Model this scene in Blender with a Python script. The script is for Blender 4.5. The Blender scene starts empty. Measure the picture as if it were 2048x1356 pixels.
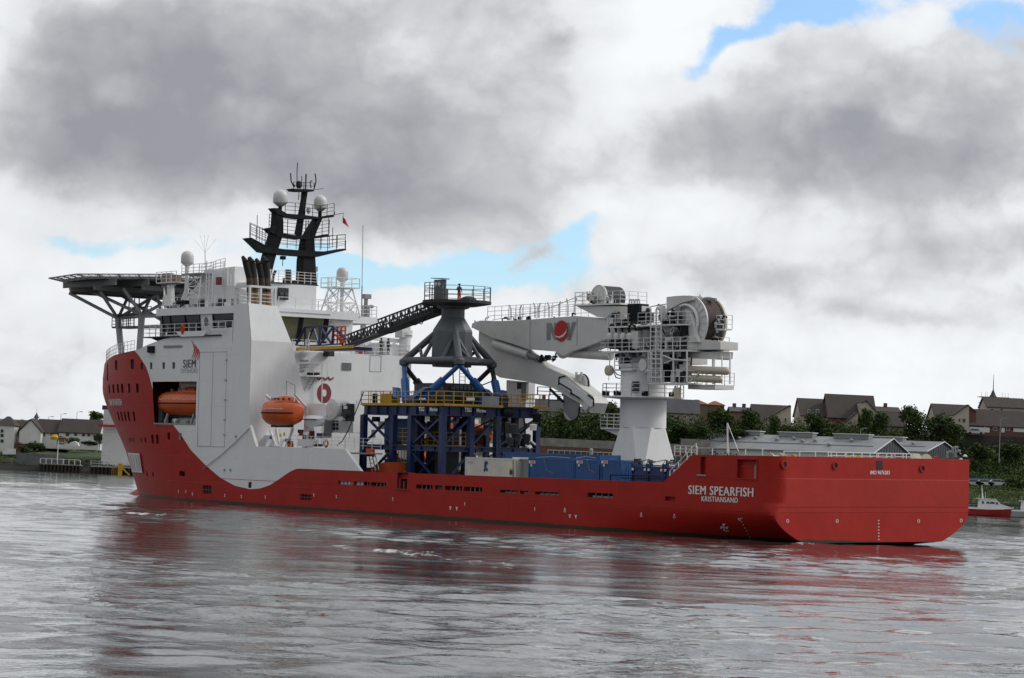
import bpy, bmesh, math, random
from mathutils import Vector as V, Matrix as Mx
random.seed(7)
rad = math.radians
S = bpy.context.scene
COL = S.collection

# ------------------------------------------------------------------ camera
F_PX, PITCH, ROLL, CAM_H = 4961.2, .054, .0459, 4.384
fw = V((0, math.cos(PITCH), math.sin(PITCH)))
rt0 = V((1, 0, 0)); up0 = V((0, -math.sin(PITCH), math.cos(PITCH)))
rt = rt0*math.cos(ROLL)+up0*math.sin(ROLL)
up = up0*math.cos(ROLL)-rt0*math.sin(ROLL)
CAM = V((0, 0, CAM_H))
cd = bpy.data.cameras.new('camera'); cam = bpy.data.objects.new('camera', cd); COL.objects.link(cam)
cd.sensor_width = 36; cd.lens = F_PX/2048*36; cd.clip_start = .5; cd.clip_end = 9000
m = Mx((rt, up, -fw)).transposed().to_4x4(); m.translation = CAM
cam.matrix_world = m
S.camera = cam

# ------------------------------------------------------------------ node helpers
class NT:
    def __init__(s, tree): s.t = tree; s.n = tree.nodes; s.l = tree.links
    def new(s, typ, **k):
        n = s.n.new(typ)
        for a, b in k.items(): setattr(n, a, b)
        return n
    def put(s, sock, val):
        if hasattr(val, 'is_linked') or isinstance(val, bpy.types.NodeSocket): s.l.new(val, sock)
        else: sock.default_value = val
    def m(s, op, a, b=None, c=None, clamp=False):
        n = s.new('ShaderNodeMath', operation=op); n.use_clamp = clamp
        s.put(n.inputs[0], a)
        if b is not None: s.put(n.inputs[1], b)
        if c is not None: s.put(n.inputs[2], c)
        return n.outputs[0]
    def add(s, *a):
        r = a[0]
        for b in a[1:]: r = s.m('ADD', r, b)
        return r
    def mul(s, a, b): return s.m('MULTIPLY', a, b)
    def step(s, x, lo, hi, smooth=True):
        n = s.new('ShaderNodeMapRange'); n.interpolation_type = 'SMOOTHSTEP' if smooth else 'LINEAR'
        s.put(n.inputs[0], x); n.inputs[1].default_value = lo; n.inputs[2].default_value = hi
        return n.outputs[0]
    def noise(s, vec, scale, detail=3, rough=.5, dim='3D', dist=0):
        n = s.new('ShaderNodeTexNoise'); n.noise_dimensions = dim
        if vec is not None: s.l.new(vec, n.inputs['Vector'])
        n.inputs['Scale'].default_value = scale; n.inputs['Detail'].default_value = detail
        n.inputs['Roughness'].default_value = rough; n.inputs['Distortion'].default_value = dist
        return n.outputs[0]
    def mix(s, f, a, b, blend='MIX'):
        n = s.new('ShaderNodeMix', data_type='RGBA', blend_type=blend)
        s.put(n.inputs[0], f)
        for i, c in ((6, a), (7, b)):
            if isinstance(c, (tuple, list)): c = tuple(c)+((1,) if len(c) == 3 else ())
            s.put(n.inputs[i], c)
        return n.outputs[2]
    def mapping(s, vec, scale=(1, 1, 1), loc=(0, 0, 0), rot=(0, 0, 0)):
        n = s.new('ShaderNodeMapping'); s.l.new(vec, n.inputs[0])
        n.inputs['Scale'].default_value = scale; n.inputs['Location'].default_value = loc; n.inputs['Rotation'].default_value = rot
        return n.outputs[0]
    def xyz(s, vec):
        n = s.new('ShaderNodeSeparateXYZ'); s.l.new(vec, n.inputs[0]); return n.outputs
    def comb(s, x, y, z):
        n = s.new('ShaderNodeCombineXYZ')
        for i, c in enumerate((x, y, z)): s.put(n.inputs[i], c)
        return n.outputs[0]

# ------------------------------------------------------------------ world: broken cloud over a Nishita sky
SUN_EL, SUN_AZ = rad(38), rad(78)          # azimuth clockwise from +y
sun_dir = V((math.sin(SUN_AZ)*math.cos(SUN_EL), math.cos(SUN_AZ)*math.cos(SUN_EL), math.sin(SUN_EL)))
W = bpy.data.worlds.new('World'); S.world = W; W.use_nodes = True
W.node_tree.nodes.clear(); n = NT(W.node_tree)
out = n.new('ShaderNodeOutputWorld'); bg = n.new('ShaderNodeBackground'); n.l.new(bg.outputs[0], out.inputs[0])
sky = n.new('ShaderNodeTexSky', sky_type='NISHITA'); sky.sun_disc = False
sky.sun_elevation = SUN_EL; sky.sun_rotation = SUN_AZ; sky.air_density = 1.0; sky.dust_density = .6; sky.ozone_density = 1.5
bg.inputs[1].default_value = .1
tc = n.new('ShaderNodeTexCoord'); D = tc.outputs['Generated']
def pxdir(x, y):
    d = fw*F_PX+rt*(x-1024)+up*(678-y); d.normalize(); return d
dx, dy, dz = n.xyz(D)
# cloud coordinates, stirred by noise so that no outline is a plain shape
w1 = n.noise(D, 9, 4, .5); w2 = n.noise(n.mapping(D, loc=(4, 7, 2)), 9, 4, .5)
w3 = n.noise(n.mapping(D, loc=(9, 3, 5)), 38, 4, .55); w4 = n.noise(n.mapping(D, loc=(1, 8, 5)), 38, 4, .55)
wx = n.add(dx, n.mul(n.m('SUBTRACT', w1, .5), .085), n.mul(n.m('SUBTRACT', w3, .5), .018))
wz = n.add(dz, n.mul(n.m('SUBTRACT', w2, .5), .055), n.mul(n.m('SUBTRACT', w4, .5), .013))
front = n.step(dy, 0, .3)
def blob(px, py, rx, ry, tilt=0, amp=1.0, sharp=False):
    d = pxdir(px, py); rx /= F_PX; ry /= F_PX; c, s_ = math.cos(tilt-ROLL), math.sin(tilt-ROLL)
    a = n.m('SUBTRACT', wx, d.x); b = n.m('SUBTRACT', wz, d.z)
    p = n.m('DIVIDE', n.add(n.mul(a, c), n.mul(b, s_)), rx); q = n.m('DIVIDE', n.add(n.mul(a, -s_), n.mul(b, c)), ry)
    r2 = n.add(n.mul(p, p), n.mul(q, q))
    return n.mul(n.mul(n.m('EXPONENT', n.mul(n.mul(r2, r2) if sharp else r2, -.8)), amp), front)
base = n.noise(n.mapping(D, scale=(1, 1, 2.3), loc=(3, 1, 8)), 4.2, 5, .5)
mid = n.noise(n.mapping(D, scale=(1, 1, 1.8), loc=(2, 9, 4)), 11, 6, .52, dist=.3)
fine = n.noise(n.mapping(D, scale=(1, 1, 1.6), loc=(6, 1, 2)), 30, 7, .58, dist=.25)
def puff(scale, loc, wamp):
    v = n.new('ShaderNodeTexVoronoi', feature='F1'); wv = n.comb(n.add(dx, n.mul(n.m('SUBTRACT', w3, .5), wamp)), n.add(dy, loc), n.mul(n.add(dz, n.mul(n.m('SUBTRACT', w4, .5), wamp)), 1.5))
    n.l.new(wv, v.inputs['Vector']); v.inputs['Scale'].default_value = scale; return v.outputs['Distance']
pf1 = puff(30, .3, .06)
puffs = n.mul(n.m('SUBTRACT', pf1, .44), .46)
strat = n.noise(n.mapping(D, scale=(1, 1, 5.0), loc=(1, 2, 3)), 12, 6, .55, dist=.4)
dark = n.add(n.mul(n.m('SUBTRACT', base, .5), 1.0), n.mul(n.m('SUBTRACT', mid, .5), 1.15), n.mul(n.m('SUBTRACT', fine, .5), .55), puffs, n.mul(n.m('SUBTRACT', strat, .5), n.mul(n.step(dz, .09, .0), 1.1)), n.mul(n.step(dz, .07, .0), -.08), -.03,
    blob(360, 215, 470, 170, -.03, .78, True), blob(110, 290, 260, 90, 0, .18), blob(640, 130, 460, 190, 0, .26), blob(1000, 120, 260, 180, -.1, .22), blob(900, 400, 230, 75, 0, .34), blob(1640, 335, 400, 72, .06, .52, True), blob(1720, 240, 280, 100, .2, .34), blob(1960, 240, 300, 130, .3, .30),
    blob(1900, 470, 330, 60, .05, .30), blob(1420, 560, 280, 40, 0, .22), blob(1800, 620, 260, 26, 0, .22), blob(1130, 105, 40, 22, 0, .25), blob(1280, 105, 50, 24, 0, .25),
    n.mul(blob(150, 480, 520, 80, 0, 1), -.18), n.mul(blob(1350, 60, 120, 200, -.35, 1), -.30), n.mul(blob(1150, 640, 800, 45, 0, 1), -.16), n.mul(blob(1260, 240, 120, 60, .7, 1), -.35), n.mul(blob(20, 80, 60, 90, 0, 1), -.55), n.mul(blob(720, 360, 60, 60, 0, 1), -.2), n.mul(blob(1400, 450, 120, 40, 0, 1), -.2))
gap = n.add(n.mul(n.m('SUBTRACT', base, .62), -.8), n.mul(n.m('SUBTRACT', mid, .5), 1.0), n.mul(n.m('SUBTRACT', fine, .5), 1.0), n.mul(puffs, .9),
    blob(1520, 130, 42, 75, -.5, .78), blob(1640, 60, 130, 30, .5, .60), blob(1730, 20, 120, 45, 0, .5), blob(1985, 35, 110, 55, 0, .72), blob(940, 520, 290, 38, .1, .95), blob(1150, 455, 120, 24, .4, .70), blob(1040, 500, 90, 40, .3, .4), blob(590, 505, 150, 32, 0, .75), blob(230, 490, 130, 24, 0, .55), blob(1470, 190, 45, 30, 0, .35), blob(20, 20, 60, 50, 0, .3))
darkf = n.step(dark, -.36, 1.06, False); gapf = n.mul(n.mul(n.step(gap, .42, .86), .92), n.step(darkf, .62, .42))
sd = n.new('ShaderNodeVectorMath', operation='DOT_PRODUCT'); n.l.new(D, sd.inputs[0])
bd = V((.72, .62, .25)).normalized(); sd.inputs[1].default_value = bd
bright = n.step(sd.outputs['Value'], -.75, .95, False)
bfac = n.add(.62, n.mul(bright, .44))          # clouds are a little brighter on the sun's side
rp = n.new('ShaderNodeValToRGB'); n.l.new(darkf, rp.inputs[0]); e = rp.color_ramp.elements
def lum(l, b_=1.0): return (l*.975/10, l/10, l*(b_+.02)/10, 1)
e[0].position = 0; e[0].color = lum(8.1, 1.01); e[1].position = 1; e[1].color = lum(2.9, 1.08)
for p_, l_, b_ in ((.22, 7.5, 1.01), (.36, 6.9, 1.01), (.50, 5.6, 1.015), (.66, 4.4, 1.03), (.84, 3.5, 1.06)):
    x_ = e.new(p_); x_.color = lum(l_, b_)
sc = n.new('ShaderNodeVectorMath', operation='SCALE'); n.l.new(rp.outputs[0], sc.inputs[0]); n.l.new(n.mul(bfac, 10.0), sc.inputs[3])
skyb = n.new('ShaderNodeVectorMath', operation='MULTIPLY'); n.l.new(sky.outputs[0], skyb.inputs[0]); skyb.inputs[1].default_value = (1.02, 1.26, 1.48)
n.l.new(n.mix(gapf, sc.outputs[0], skyb.outputs[0]), bg.inputs[0])

sl = bpy.data.lights.new('sun', 'SUN'); so = bpy.data.objects.new('sun', sl); COL.objects.link(so)
sl.energy = 1.45; sl.angle = rad(14); sl.color = (1, .96, .9)
so.rotation_euler = (-sun_dir).to_track_quat('-Z', 'Y').to_euler()
S.view_settings.view_transform = 'Standard'; S.view_settings.look = 'None'; S.view_settings.gamma = 1
S.view_settings.use_curve_mapping = False; S.view_settings.exposure = .27
S.render.engine = 'CYCLES'

# ------------------------------------------------------------------ ship frame: x forward, y to port, z up
YAW, HEEL, TRIM = .6911, -.0267, -.0038
SHIP = Mx.Translation((29.613, 198.434, 0)) @ Mx.Rotation(YAW+math.pi/2, 4, 'Z') @ Mx.Rotation(-TRIM, 4, 'Y') @ Mx.Rotation(HEEL, 4, 'X')
SI = SHIP.inverted(); SR = SI.to_3x3()
def _ray(x, y): return SI @ CAM, SR @ (fw*F_PX+rt*(x-1024)+up*(678-y))
def SV(x, y, v): C, d = _ray(x, y); t = (v-C.y)/d.y; return C+d*t
def SU(x, y, u): C, d = _ray(x, y); t = (u-C.x)/d.x; return C+d*t
def QY(x, y, Y):
    d = fw*F_PX+rt*(x-1024)+up*(678-y); return CAM+d*(Y/d.y)
def lerp(a, b, t): return a+(b-a)*t
def pw(x, pts):
    if x <= pts[0][0]: return pts[0][1]
    for (a, b), (c, d) in zip(pts, pts[1:]):
        if x <= c: return b+(d-b)*(x-a)/(c-a) if c > a else d
    return pts[-1][1]

# ------------------------------------------------------------------ object helpers
BASE = {}
def thing(name, label, cat, base=(0, 0, 0), group=None, ship=False, rz=0):
    o = bpy.data.objects.new(name, None); COL.objects.link(o); o.empty_display_size = .3
    b = V(base)
    o.matrix_world = (SHIP @ Mx.Translation(b)) if ship else (Mx.Translation(b) @ Mx.Rotation(rz, 4, 'Z'))
    o['label'] = label; o['category'] = cat
    if group: o['group'] = group
    BASE[o] = b if (ship or True) else b
    o['_'] = 0; del o['_']
    return o
class MB:
    def __init__(s): s.v = []; s.f = []; s.mi = []; s.k = 0
    def a(s, vs, fs):
        o = len(s.v); s.v += [tuple(p) for p in vs]; s.f += [tuple(i+o for i in f) for f in fs]; s.mi += [s.k]*len(fs); return s
    def box(s, x0, x1, y0, y1, z0, z1):
        return s.a([(x, y, z) for z in (z0, z1) for y in (y0, y1) for x in (x0, x1)],
            [(0, 2, 3, 1), (4, 5, 7, 6), (0, 1, 5, 4), (2, 6, 7, 3), (0, 4, 6, 2), (1, 3, 7, 5)])
    def bar(s, p, q, r, n=4, r2=None, cap=True):
        p = V(p); q = V(q); d = q-p
        if d.length < 1e-6: return s
        d.normalize(); h = V((0, 0, 1)) if abs(d.z) < .9 else V((1, 0, 0)); a = d.cross(h).normalized(); b = d.cross(a)
        r2 = r if r2 is None else r2; ph = math.pi/4 if n == 4 else 0; vs = []
        for c, R in ((p, r), (q, r2)):
            for i in range(n):
                t = ph+2*math.pi*i/n; vs.append(c+(a*math.cos(t)+b*math.sin(t))*R)
        fs = [(i, (i+1) % n, n+(i+1) % n, n+i) for i in range(n)]
        if cap: fs += [tuple(range(n-1, -1, -1)), tuple(range(n, 2*n))]
        return s.a(vs, fs)
    def path(s, pts, r, n=6):
        for p, q in zip(pts, pts[1:]): s.bar(p, q, r, n)
        return s
    def ext(s, pts, vec):
        n_ = len(pts); vec = V(vec); vs = [V(p) for p in pts]+[V(p)+vec for p in pts]
        return s.a(vs, [tuple(range(n_-1, -1, -1)), tuple(range(n_, 2*n_))]+[(i, (i+1) % n_, n_+(i+1) % n_, n_+i) for i in range(n_)])
    def lathe(s, c, prof, n=16, axis='z', cap=True, ry=1.0):
        c = V(c); vs = []; fs = []
        for r, h in prof:
            for i in range(n):
                t = 2*math.pi*i/n; a, b = r*math.cos(t), r*math.sin(t)*ry
                vs.append(c+(V((a, b, h)) if axis == 'z' else V((a, h, b)) if axis == 'y' else V((h, a, b))))
        for j in range(len(prof)-1):
            for i in range(n): fs.append((j*n+i, j*n+(i+1) % n, (j+1)*n+(i+1) % n, (j+1)*n+i))
        if cap: fs += [tuple(range(n-1, -1, -1)), tuple(range((len(prof)-1)*n, len(prof)*n))]
        return s.a(vs, fs)
    def rail(s, pts, h=1.1, n=3, r=.035, gap=1.6, up=(0, 0, 1), close=False, lo=0):
        up_ = V(up); pts = [V(p) for p in pts]
        if close: pts.append(pts[0])
        for p, q in zip(pts, pts[1:]):
            L = (q-p).length; k = max(1, round(L/gap))
            for i in range(k+1): a = p.lerp(q, i/k); s.bar(a+up_*lo, a+up_*h, r, 4)
            for j in range(n): z = h*(j+1)/n; s.bar(p+up_*z, q+up_*z, r*.9, 4)
        return s
    def ladder(s, p, q, wvec, r=.04, gap=.35):
        p = V(p); q = V(q); wv = V(wvec); s.bar(p, q, r); s.bar(p+wv, q+wv, r); L = (q-p).length; k = int(L/gap)
        for i in range(1, k): a = p.lerp(q, i/k); s.bar(a, a+wv, r*.7)
        return s
    def build(s, name, mat, parent=None, smooth=False, kind=None, label=None, wn=False):
        me = bpy.data.meshes.new(name); b = V((0, 0, 0)); root = parent
        while root is not None and root.parent: root = root.parent
        if root is not None: b = BASE.get(root, b)
        me.from_pydata([tuple(V(v)-b) for v in s.v], [], s.f)
        mats = mat if isinstance(mat, (list, tuple)) else [mat]
        for mm in mats: me.materials.append(mm)
        me.polygons.foreach_set('material_index', s.mi)
        if smooth: me.polygons.foreach_set('use_smooth', [True]*len(me.polygons))
        bm = bmesh.new(); bm.from_mesh(me); bmesh.ops.recalc_face_normals(bm, faces=bm.faces); bm.to_mesh(me); bm.free()
        o = bpy.data.objects.new(name, me); COL.objects.link(o)
        if parent: o.parent = parent
        if kind: o['kind'] = kind
        if label: o['label'] = label
        if smooth == 'auto':
            try: me.shade_auto_smooth
            except Exception: pass
        return o
def autosmooth(o, ang=35):
    me = o.data; bm = bmesh.new(); bm.from_mesh(me); bmesh.ops.remove_doubles(bm, verts=bm.verts, dist=1e-4)
    for f in bm.faces: f.smooth = True
    for e in bm.edges:
        if len(e.link_faces) != 2 or e.calc_face_angle(0) > rad(ang): e.smooth = False
    bm.to_mesh(me); bm.free(); return o
def struct(o): o['kind'] = 'structure'; return o
def local(parent, fn):
    """world-frame thing: write its parts in its own local frame"""
    BASE[parent] = V((0, 0, 0)); return parent
FONT = {}
def text(s, size, parent, fn, mat, name='lettering', offset=.01, sx=1.0, sp=1.0, align='CENTER', label=None, sub=0, bold=0, bvec=(0, 0, 0)):
    cu = bpy.data.curves.new('t', 'FONT'); cu.body = s; cu.size = size; cu.align_x = align; cu.align_y = 'CENTER'; cu.offset = offset
    cu.space_character = sp; cu.resolution_u = 3; cu.extrude = 0
    to = bpy.data.objects.new('t', cu); COL.objects.link(to)
    dg = bpy.context.evaluated_depsgraph_get(); me = bpy.data.meshes.new_from_object(to.evaluated_get(dg))
    bpy.data.objects.remove(to); me.name = name; me.materials.clear(); me.materials.append(mat)
    root = parent
    while root.parent: root = root.parent
    b = BASE[root]
    if bold:
        V0 = [tuple(v.co) for v in me.vertices]; F0 = [tuple(p.vertices) for p in me.polygons]; m2 = bpy.data.meshes.new(name); vv_ = []; ff_ = []
        for kq, sh_ in enumerate((-bold, 0, bold)):
            o_ = len(vv_); vv_ += [tuple(V(fn(x*sx+sh_, y))-b+V(bvec)*kq) for x, y, z in V0]; ff_ += [tuple(i+o_ for i in f) for f in F0]
        m2.from_pydata(vv_, [], ff_); m2.materials.append(mat); me = m2
    else:
        for v in me.vertices: v.co = V(fn(v.co.x*sx, v.co.y))-b
    o = bpy.data.objects.new(name, me); COL.objects.link(o); o.parent = parent
    if label: o['label'] = label
    return o

# ------------------------------------------------------------------ materials
MATS = {}
def mat(name, col, rough=.5, metal=0, var=.12, scale=.6, streak=0, bump=0, spec=.5, coat=0, bscale=8, dirt=None):
    m_ = bpy.data.materials.new(name); m_.use_nodes = True; t = NT(m_.node_tree); b = t.n['Principled BSDF']
    co = t.new('ShaderNodeTexCoord').outputs['Object']
    a = t.noise(co, scale, 5, .6)
    c = t.mix(t.step(a, .3, .7, False), tuple(x*(1-var) for x in col), tuple(min(1, x*(1+var)) for x in col))
    if streak:
        st = t.noise(t.mapping(co, scale=(3, 3, .22)), 1.4, 5, .65)
        dc = dirt or (.22, .17, .12)
        c = t.mix(t.mul(t.step(st, .55, .8), streak), c, dc)
    t.l.new(c, b.inputs['Base Color'])
    r = t.m('MULTIPLY_ADD', t.noise(co, scale*3, 3), .2, rough-.1); t.l.new(r, b.inputs['Roughness'])
    b.inputs['Metallic'].default_value = metal; b.inputs['Specular IOR Level'].default_value = spec
    b.inputs['Coat Weight'].default_value = coat
    if bump:
        bn = t.new('ShaderNodeBump'); bn.inputs['Strength'].default_value = 1; bn.inputs['Distance'].default_value = bump
        t.l.new(t.noise(co, bscale, 3), bn.inputs['Height']); t.l.new(bn.outputs[0], b.inputs['Normal'])
    MATS[name] = m_; return m_
WHITE = mat('white_paint', (.72, .73, .74), .45, var=.05, streak=.28, scale=.35, bump=.012, bscale=.9, dirt=(.36, .34, .32))
WHITE2 = mat('white_crane_paint', (.60, .595, .58), .5, var=.08, streak=.38, scale=.5, dirt=(.27, .25, .22))
RAILW = mat('rail_white', (.68, .68, .67), .5, var=.06)
RED = mat('red_paint', (.36, .015, .009), .5, spec=.25)
ORANGE = mat('lifeboat_orange', (.62, .10, .016), .38, var=.14, streak=.2, dirt=(.35, .10, .05), bump=.01, bscale=3)
DORANGE = mat('orange_cloth', (.55, .08, .02), .8)
BLACK = mat('black_mast_paint', (.008, .009, .011), .75, spec=.2)
DARK = mat('dark_grey_steel', (.034, .036, .04), .65, bump=.02, spec=.3)
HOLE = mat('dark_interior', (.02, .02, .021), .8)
GREY = mat('grey_gangway_paint', (.075, .088, .10), .5, streak=.2, dirt=(.05, .05, .05))
MGREY = mat('mid_grey_steel', (.24, .25, .26), .55, bump=.01)
NAVY = mat('navy_tower_paint', (.010, .022, .085), .42, streak=.25, dirt=(.03, .03, .05))
BLUE = mat('cylinder_blue', (.012, .085, .27), .4, var=.2)
CBLUE = mat('container_blue', (.012, .080, .25), .45, streak=.3, dirt=(.08, .06, .06))
DBLUE = mat('dark_blue_basket', (.012, .025, .12), .5, streak=.3)
CWHITE = mat('container_white', (.62, .61, .55), .5, streak=.25, dirt=(.4, .34, .25))
YELLOW = mat('safety_yellow', (.48, .28, .02), .55, var=.2)
BROWNP = mat('sooty_exhaust_pipe', (.20, .12, .065), .7, var=.4, scale=1.2, streak=.5, dirt=(.02, .02, .02))
ROPE = mat('brown_wire_rope', (.035, .02, .017), .75)
BEIGE = mat('beige_pressure_vessel', (.50, .45, .34), .5)
GLASS = mat('dark_window_glass', (.014, .017, .02), .08, spec=.8, var=.3)
OLIVE = mat('olive_blind_glass', (.13, .125, .07), .15)
MAROON = mat('maroon_logo_paint', (.19, .018, .03), .5)
BLK = mat('black_lettering', (.03, .03, .035), .5)
GRYL = mat('grey_lettering', (.25, .25, .27), .5)
LOGR = mat('logo_red', (.42, .02, .018), .5)
LW = mat('white_lettering', (.72, .72, .72), .5, var=.03)
STRAW = mat('yellow_sign', (.6, .45, .03), .6)
BOOT = mat('weed_stained_bottom', (.05, .035, .02), .7)
DOME = mat('radome_plastic', (.58, .58, .57), .45, var=.04)
SOOT = mat('soot_black', (.012, .011, .01), .85)

# red/white hull paint: the boundary is painted as a curve along the ship
HULL = bpy.data.materials.new('hull_paint'); HULL.use_nodes = True
t = NT(HULL.node_tree); b = t.n['Principled BSDF']
co = t.new('ShaderNodeTexCoord').outputs['Object']; hx, hy, hzz = t.xyz(co)
fc = t.new('ShaderNodeFloatCurve'); cm = fc.mapping; cv = cm.curves[0]
RWB = [(0, 10), (30, 10), (50.5, 10), (52, 4.46), (64.1, 4.44), (65.0, 4.2), (65.71, 3.95), (66.97, 3.39), (68.67, 2.71), (70.4, 2.32), (72.16, 2.2), (74.87, 2.45), (77.64, 3.21), (80.49, 4.4), (83.4, 5.87), (85.4, 7.39), (87.2, 8.5), (89.4, 9.9), (91.2, 11.6), (91.7, 12.6), (92.2, 13.6), (92.8, 14.4), (93.7, 15.15), (94.7, 15.8), (95.9, 16.4), (97, 16.9), (120, 16.9)]
while len(cv.points) < len(RWB): cv.points.new(.5, .5)
for p_, (a, c) in zip(cv.points, RWB): p_.location = (a/120, c/20); p_.handle_type = 'VECTOR'
cm.update()
t.l.new(t.m('DIVIDE', hx, 120), fc.inputs['Value'])
bnd = t.mul(fc.outputs[0], 20)
isr = t.m('LESS_THAN', hzz, bnd)
na = t.noise(co, .35, 5, .6); nb = t.noise(t.mapping(co, scale=(2, 2, .15)), 1.2, 5, .65)
cr = t.mix(t.step(na, .3, .7, False), (.33, .012, .007), (.39, .018, .011))
cr = t.mix(t.mul(t.step(nb, .54, .8), .4), cr, (.20, .025, .02))
cw = t.mix(t.step(na, .3, .7, False), (.70, .71, .725), (.75, .755, .76))
cw = t.mix(t.mul(t.step(nb, .55, .8), .34), cw, (.42, .38, .33))
fine_ = t.noise(t.mapping(co, scale=(4, 4, .12)), 1.6, 5, .7)
cw = t.mix(t.mul(t.step(fine_, .6, .75), .28), cw, (.33, .24, .16)); cr = t.mix(t.mul(t.step(fine_, .6, .75), .35), cr, (.13, .03, .02))
c = t.mix(isr, cw, cr)
wl = t.add(hzz, t.mul(t.m('SUBTRACT', t.noise(t.mapping(co, scale=(.5, .5, 1)), 1.5, 4), .5), .25))
wref = t.add(wl, t.mul(hy, -.0267), t.mul(hx, -.0038))
c = t.mix(t.step(wref, .33, .22), c, (.045, .032, .02))
t.l.new(c, b.inputs['Base Color'])
seam = t.new('ShaderNodeTexBrick'); t.l.new(t.comb(hx, hzz, 0), seam.inputs['Vector']); seam.inputs['Scale'].default_value = 1
seam.inputs['Brick Width'].default_value = 9; seam.inputs['Row Height'].default_value = 2.6; seam.inputs['Mortar Size'].default_value = .03
seam.inputs['Mortar Smooth'].default_value = 1
c = t.mix(t.mul(seam.outputs['Fac'], .16), c, t.mix(isr, (.45, .45, .45), (.42, .06, .05))); t.l.new(c, b.inputs['Base Color'])
bn = t.new('ShaderNodeBump'); bn.inputs['Distance'].default_value = .022; t.l.new(t.m('SUBTRACT', t.noise(co, .9, 3), t.mul(seam.outputs['Fac'], -.5)), bn.inputs['Height'])
t.l.new(bn.outputs[0], b.inputs['Normal']); b.inputs['Roughness'].default_value = .5; b.inputs['Specular IOR Level'].default_value = .22

# ------------------------------------------------------------------ water
def plane_grid(x0, x1, y0, y1): return [(x0, y0, 0), (x1, y0, 0), (x1, y1, 0), (x0, y1, 0)], [(0, 1, 2, 3)]
WM = bpy.data.materials.new('river_water'); WM.use_nodes = True; t = NT(WM.node_tree); b = t.n['Principled BSDF']
co = t.new('ShaderNodeTexCoord').outputs['Object']
b.inputs['Base Color'].default_value = (.022, .027, .026, 1); b.inputs['IOR'].default_value = 1.33; b.inputs['Roughness'].default_value = .02
wo = t.noise(co, .03, 3); wo2 = t.noise(t.mapping(co, loc=(30, 0, 0)), .012, 3)
calm = t.step(t.noise(t.mapping(co, scale=(1, .5, 1)), .022, 4, .6, dist=.5), .38, .64)
gust = t.step(t.noise(t.mapping(co, loc=(70, 10, 0), scale=(1, .45, 1)), .05, 4, .65, dist=.8), .36, .66)
h = t.add(t.mul(t.noise(t.mapping(co, rot=(0, 0, .8)), 1.5, 3, .6, dist=.8), t.m('MULTIPLY_ADD', gust, .044, .014)),
          t.mul(t.noise(co, 5, 2, .6), t.m('MULTIPLY_ADD', calm, .009, .003)))
bn = t.new('ShaderNodeBump'); bn.inputs['Strength'].default_value = 1; bn.inputs['Distance'].default_value = 1.0
t.l.new(h, bn.inputs['Height']); t.l.new(bn.outputs[0], b.inputs['Normal'])
# bow wave foam, plus wash streaks painted pale as bright sky reflection
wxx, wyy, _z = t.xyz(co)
def foam_glint(ax, ay, bx, by, wd, amp):
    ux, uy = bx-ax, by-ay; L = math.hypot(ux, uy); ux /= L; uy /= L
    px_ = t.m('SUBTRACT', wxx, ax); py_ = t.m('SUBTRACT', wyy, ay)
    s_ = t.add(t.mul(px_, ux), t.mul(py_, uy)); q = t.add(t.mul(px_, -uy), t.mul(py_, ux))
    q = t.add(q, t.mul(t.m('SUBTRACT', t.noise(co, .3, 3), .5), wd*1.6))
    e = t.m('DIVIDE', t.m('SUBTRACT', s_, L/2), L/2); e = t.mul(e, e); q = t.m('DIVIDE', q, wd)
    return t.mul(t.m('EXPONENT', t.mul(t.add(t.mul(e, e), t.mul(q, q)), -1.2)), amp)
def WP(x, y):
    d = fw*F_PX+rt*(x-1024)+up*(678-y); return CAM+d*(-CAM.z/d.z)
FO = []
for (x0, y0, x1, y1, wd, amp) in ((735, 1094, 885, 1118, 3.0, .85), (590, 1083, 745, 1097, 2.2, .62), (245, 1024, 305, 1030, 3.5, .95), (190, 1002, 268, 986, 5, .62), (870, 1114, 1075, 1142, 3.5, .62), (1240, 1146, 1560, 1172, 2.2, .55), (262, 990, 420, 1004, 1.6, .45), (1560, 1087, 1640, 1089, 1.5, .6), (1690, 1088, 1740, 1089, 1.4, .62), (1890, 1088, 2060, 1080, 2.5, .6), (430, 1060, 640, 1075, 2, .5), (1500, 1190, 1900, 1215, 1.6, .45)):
    a = WP(x0, y0); c = WP(x1, y1); FO.append(foam_glint(a.x, a.y, c.x, c.y, wd, amp))
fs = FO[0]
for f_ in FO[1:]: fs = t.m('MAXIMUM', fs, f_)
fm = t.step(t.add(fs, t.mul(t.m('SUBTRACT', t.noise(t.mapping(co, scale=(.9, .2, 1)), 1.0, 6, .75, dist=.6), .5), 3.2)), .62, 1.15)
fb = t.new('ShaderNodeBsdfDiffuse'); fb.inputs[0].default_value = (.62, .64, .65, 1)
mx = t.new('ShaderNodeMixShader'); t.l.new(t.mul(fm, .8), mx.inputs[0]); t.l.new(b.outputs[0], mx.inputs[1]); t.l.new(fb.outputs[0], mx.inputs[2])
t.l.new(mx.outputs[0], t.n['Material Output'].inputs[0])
import numpy as np
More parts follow.
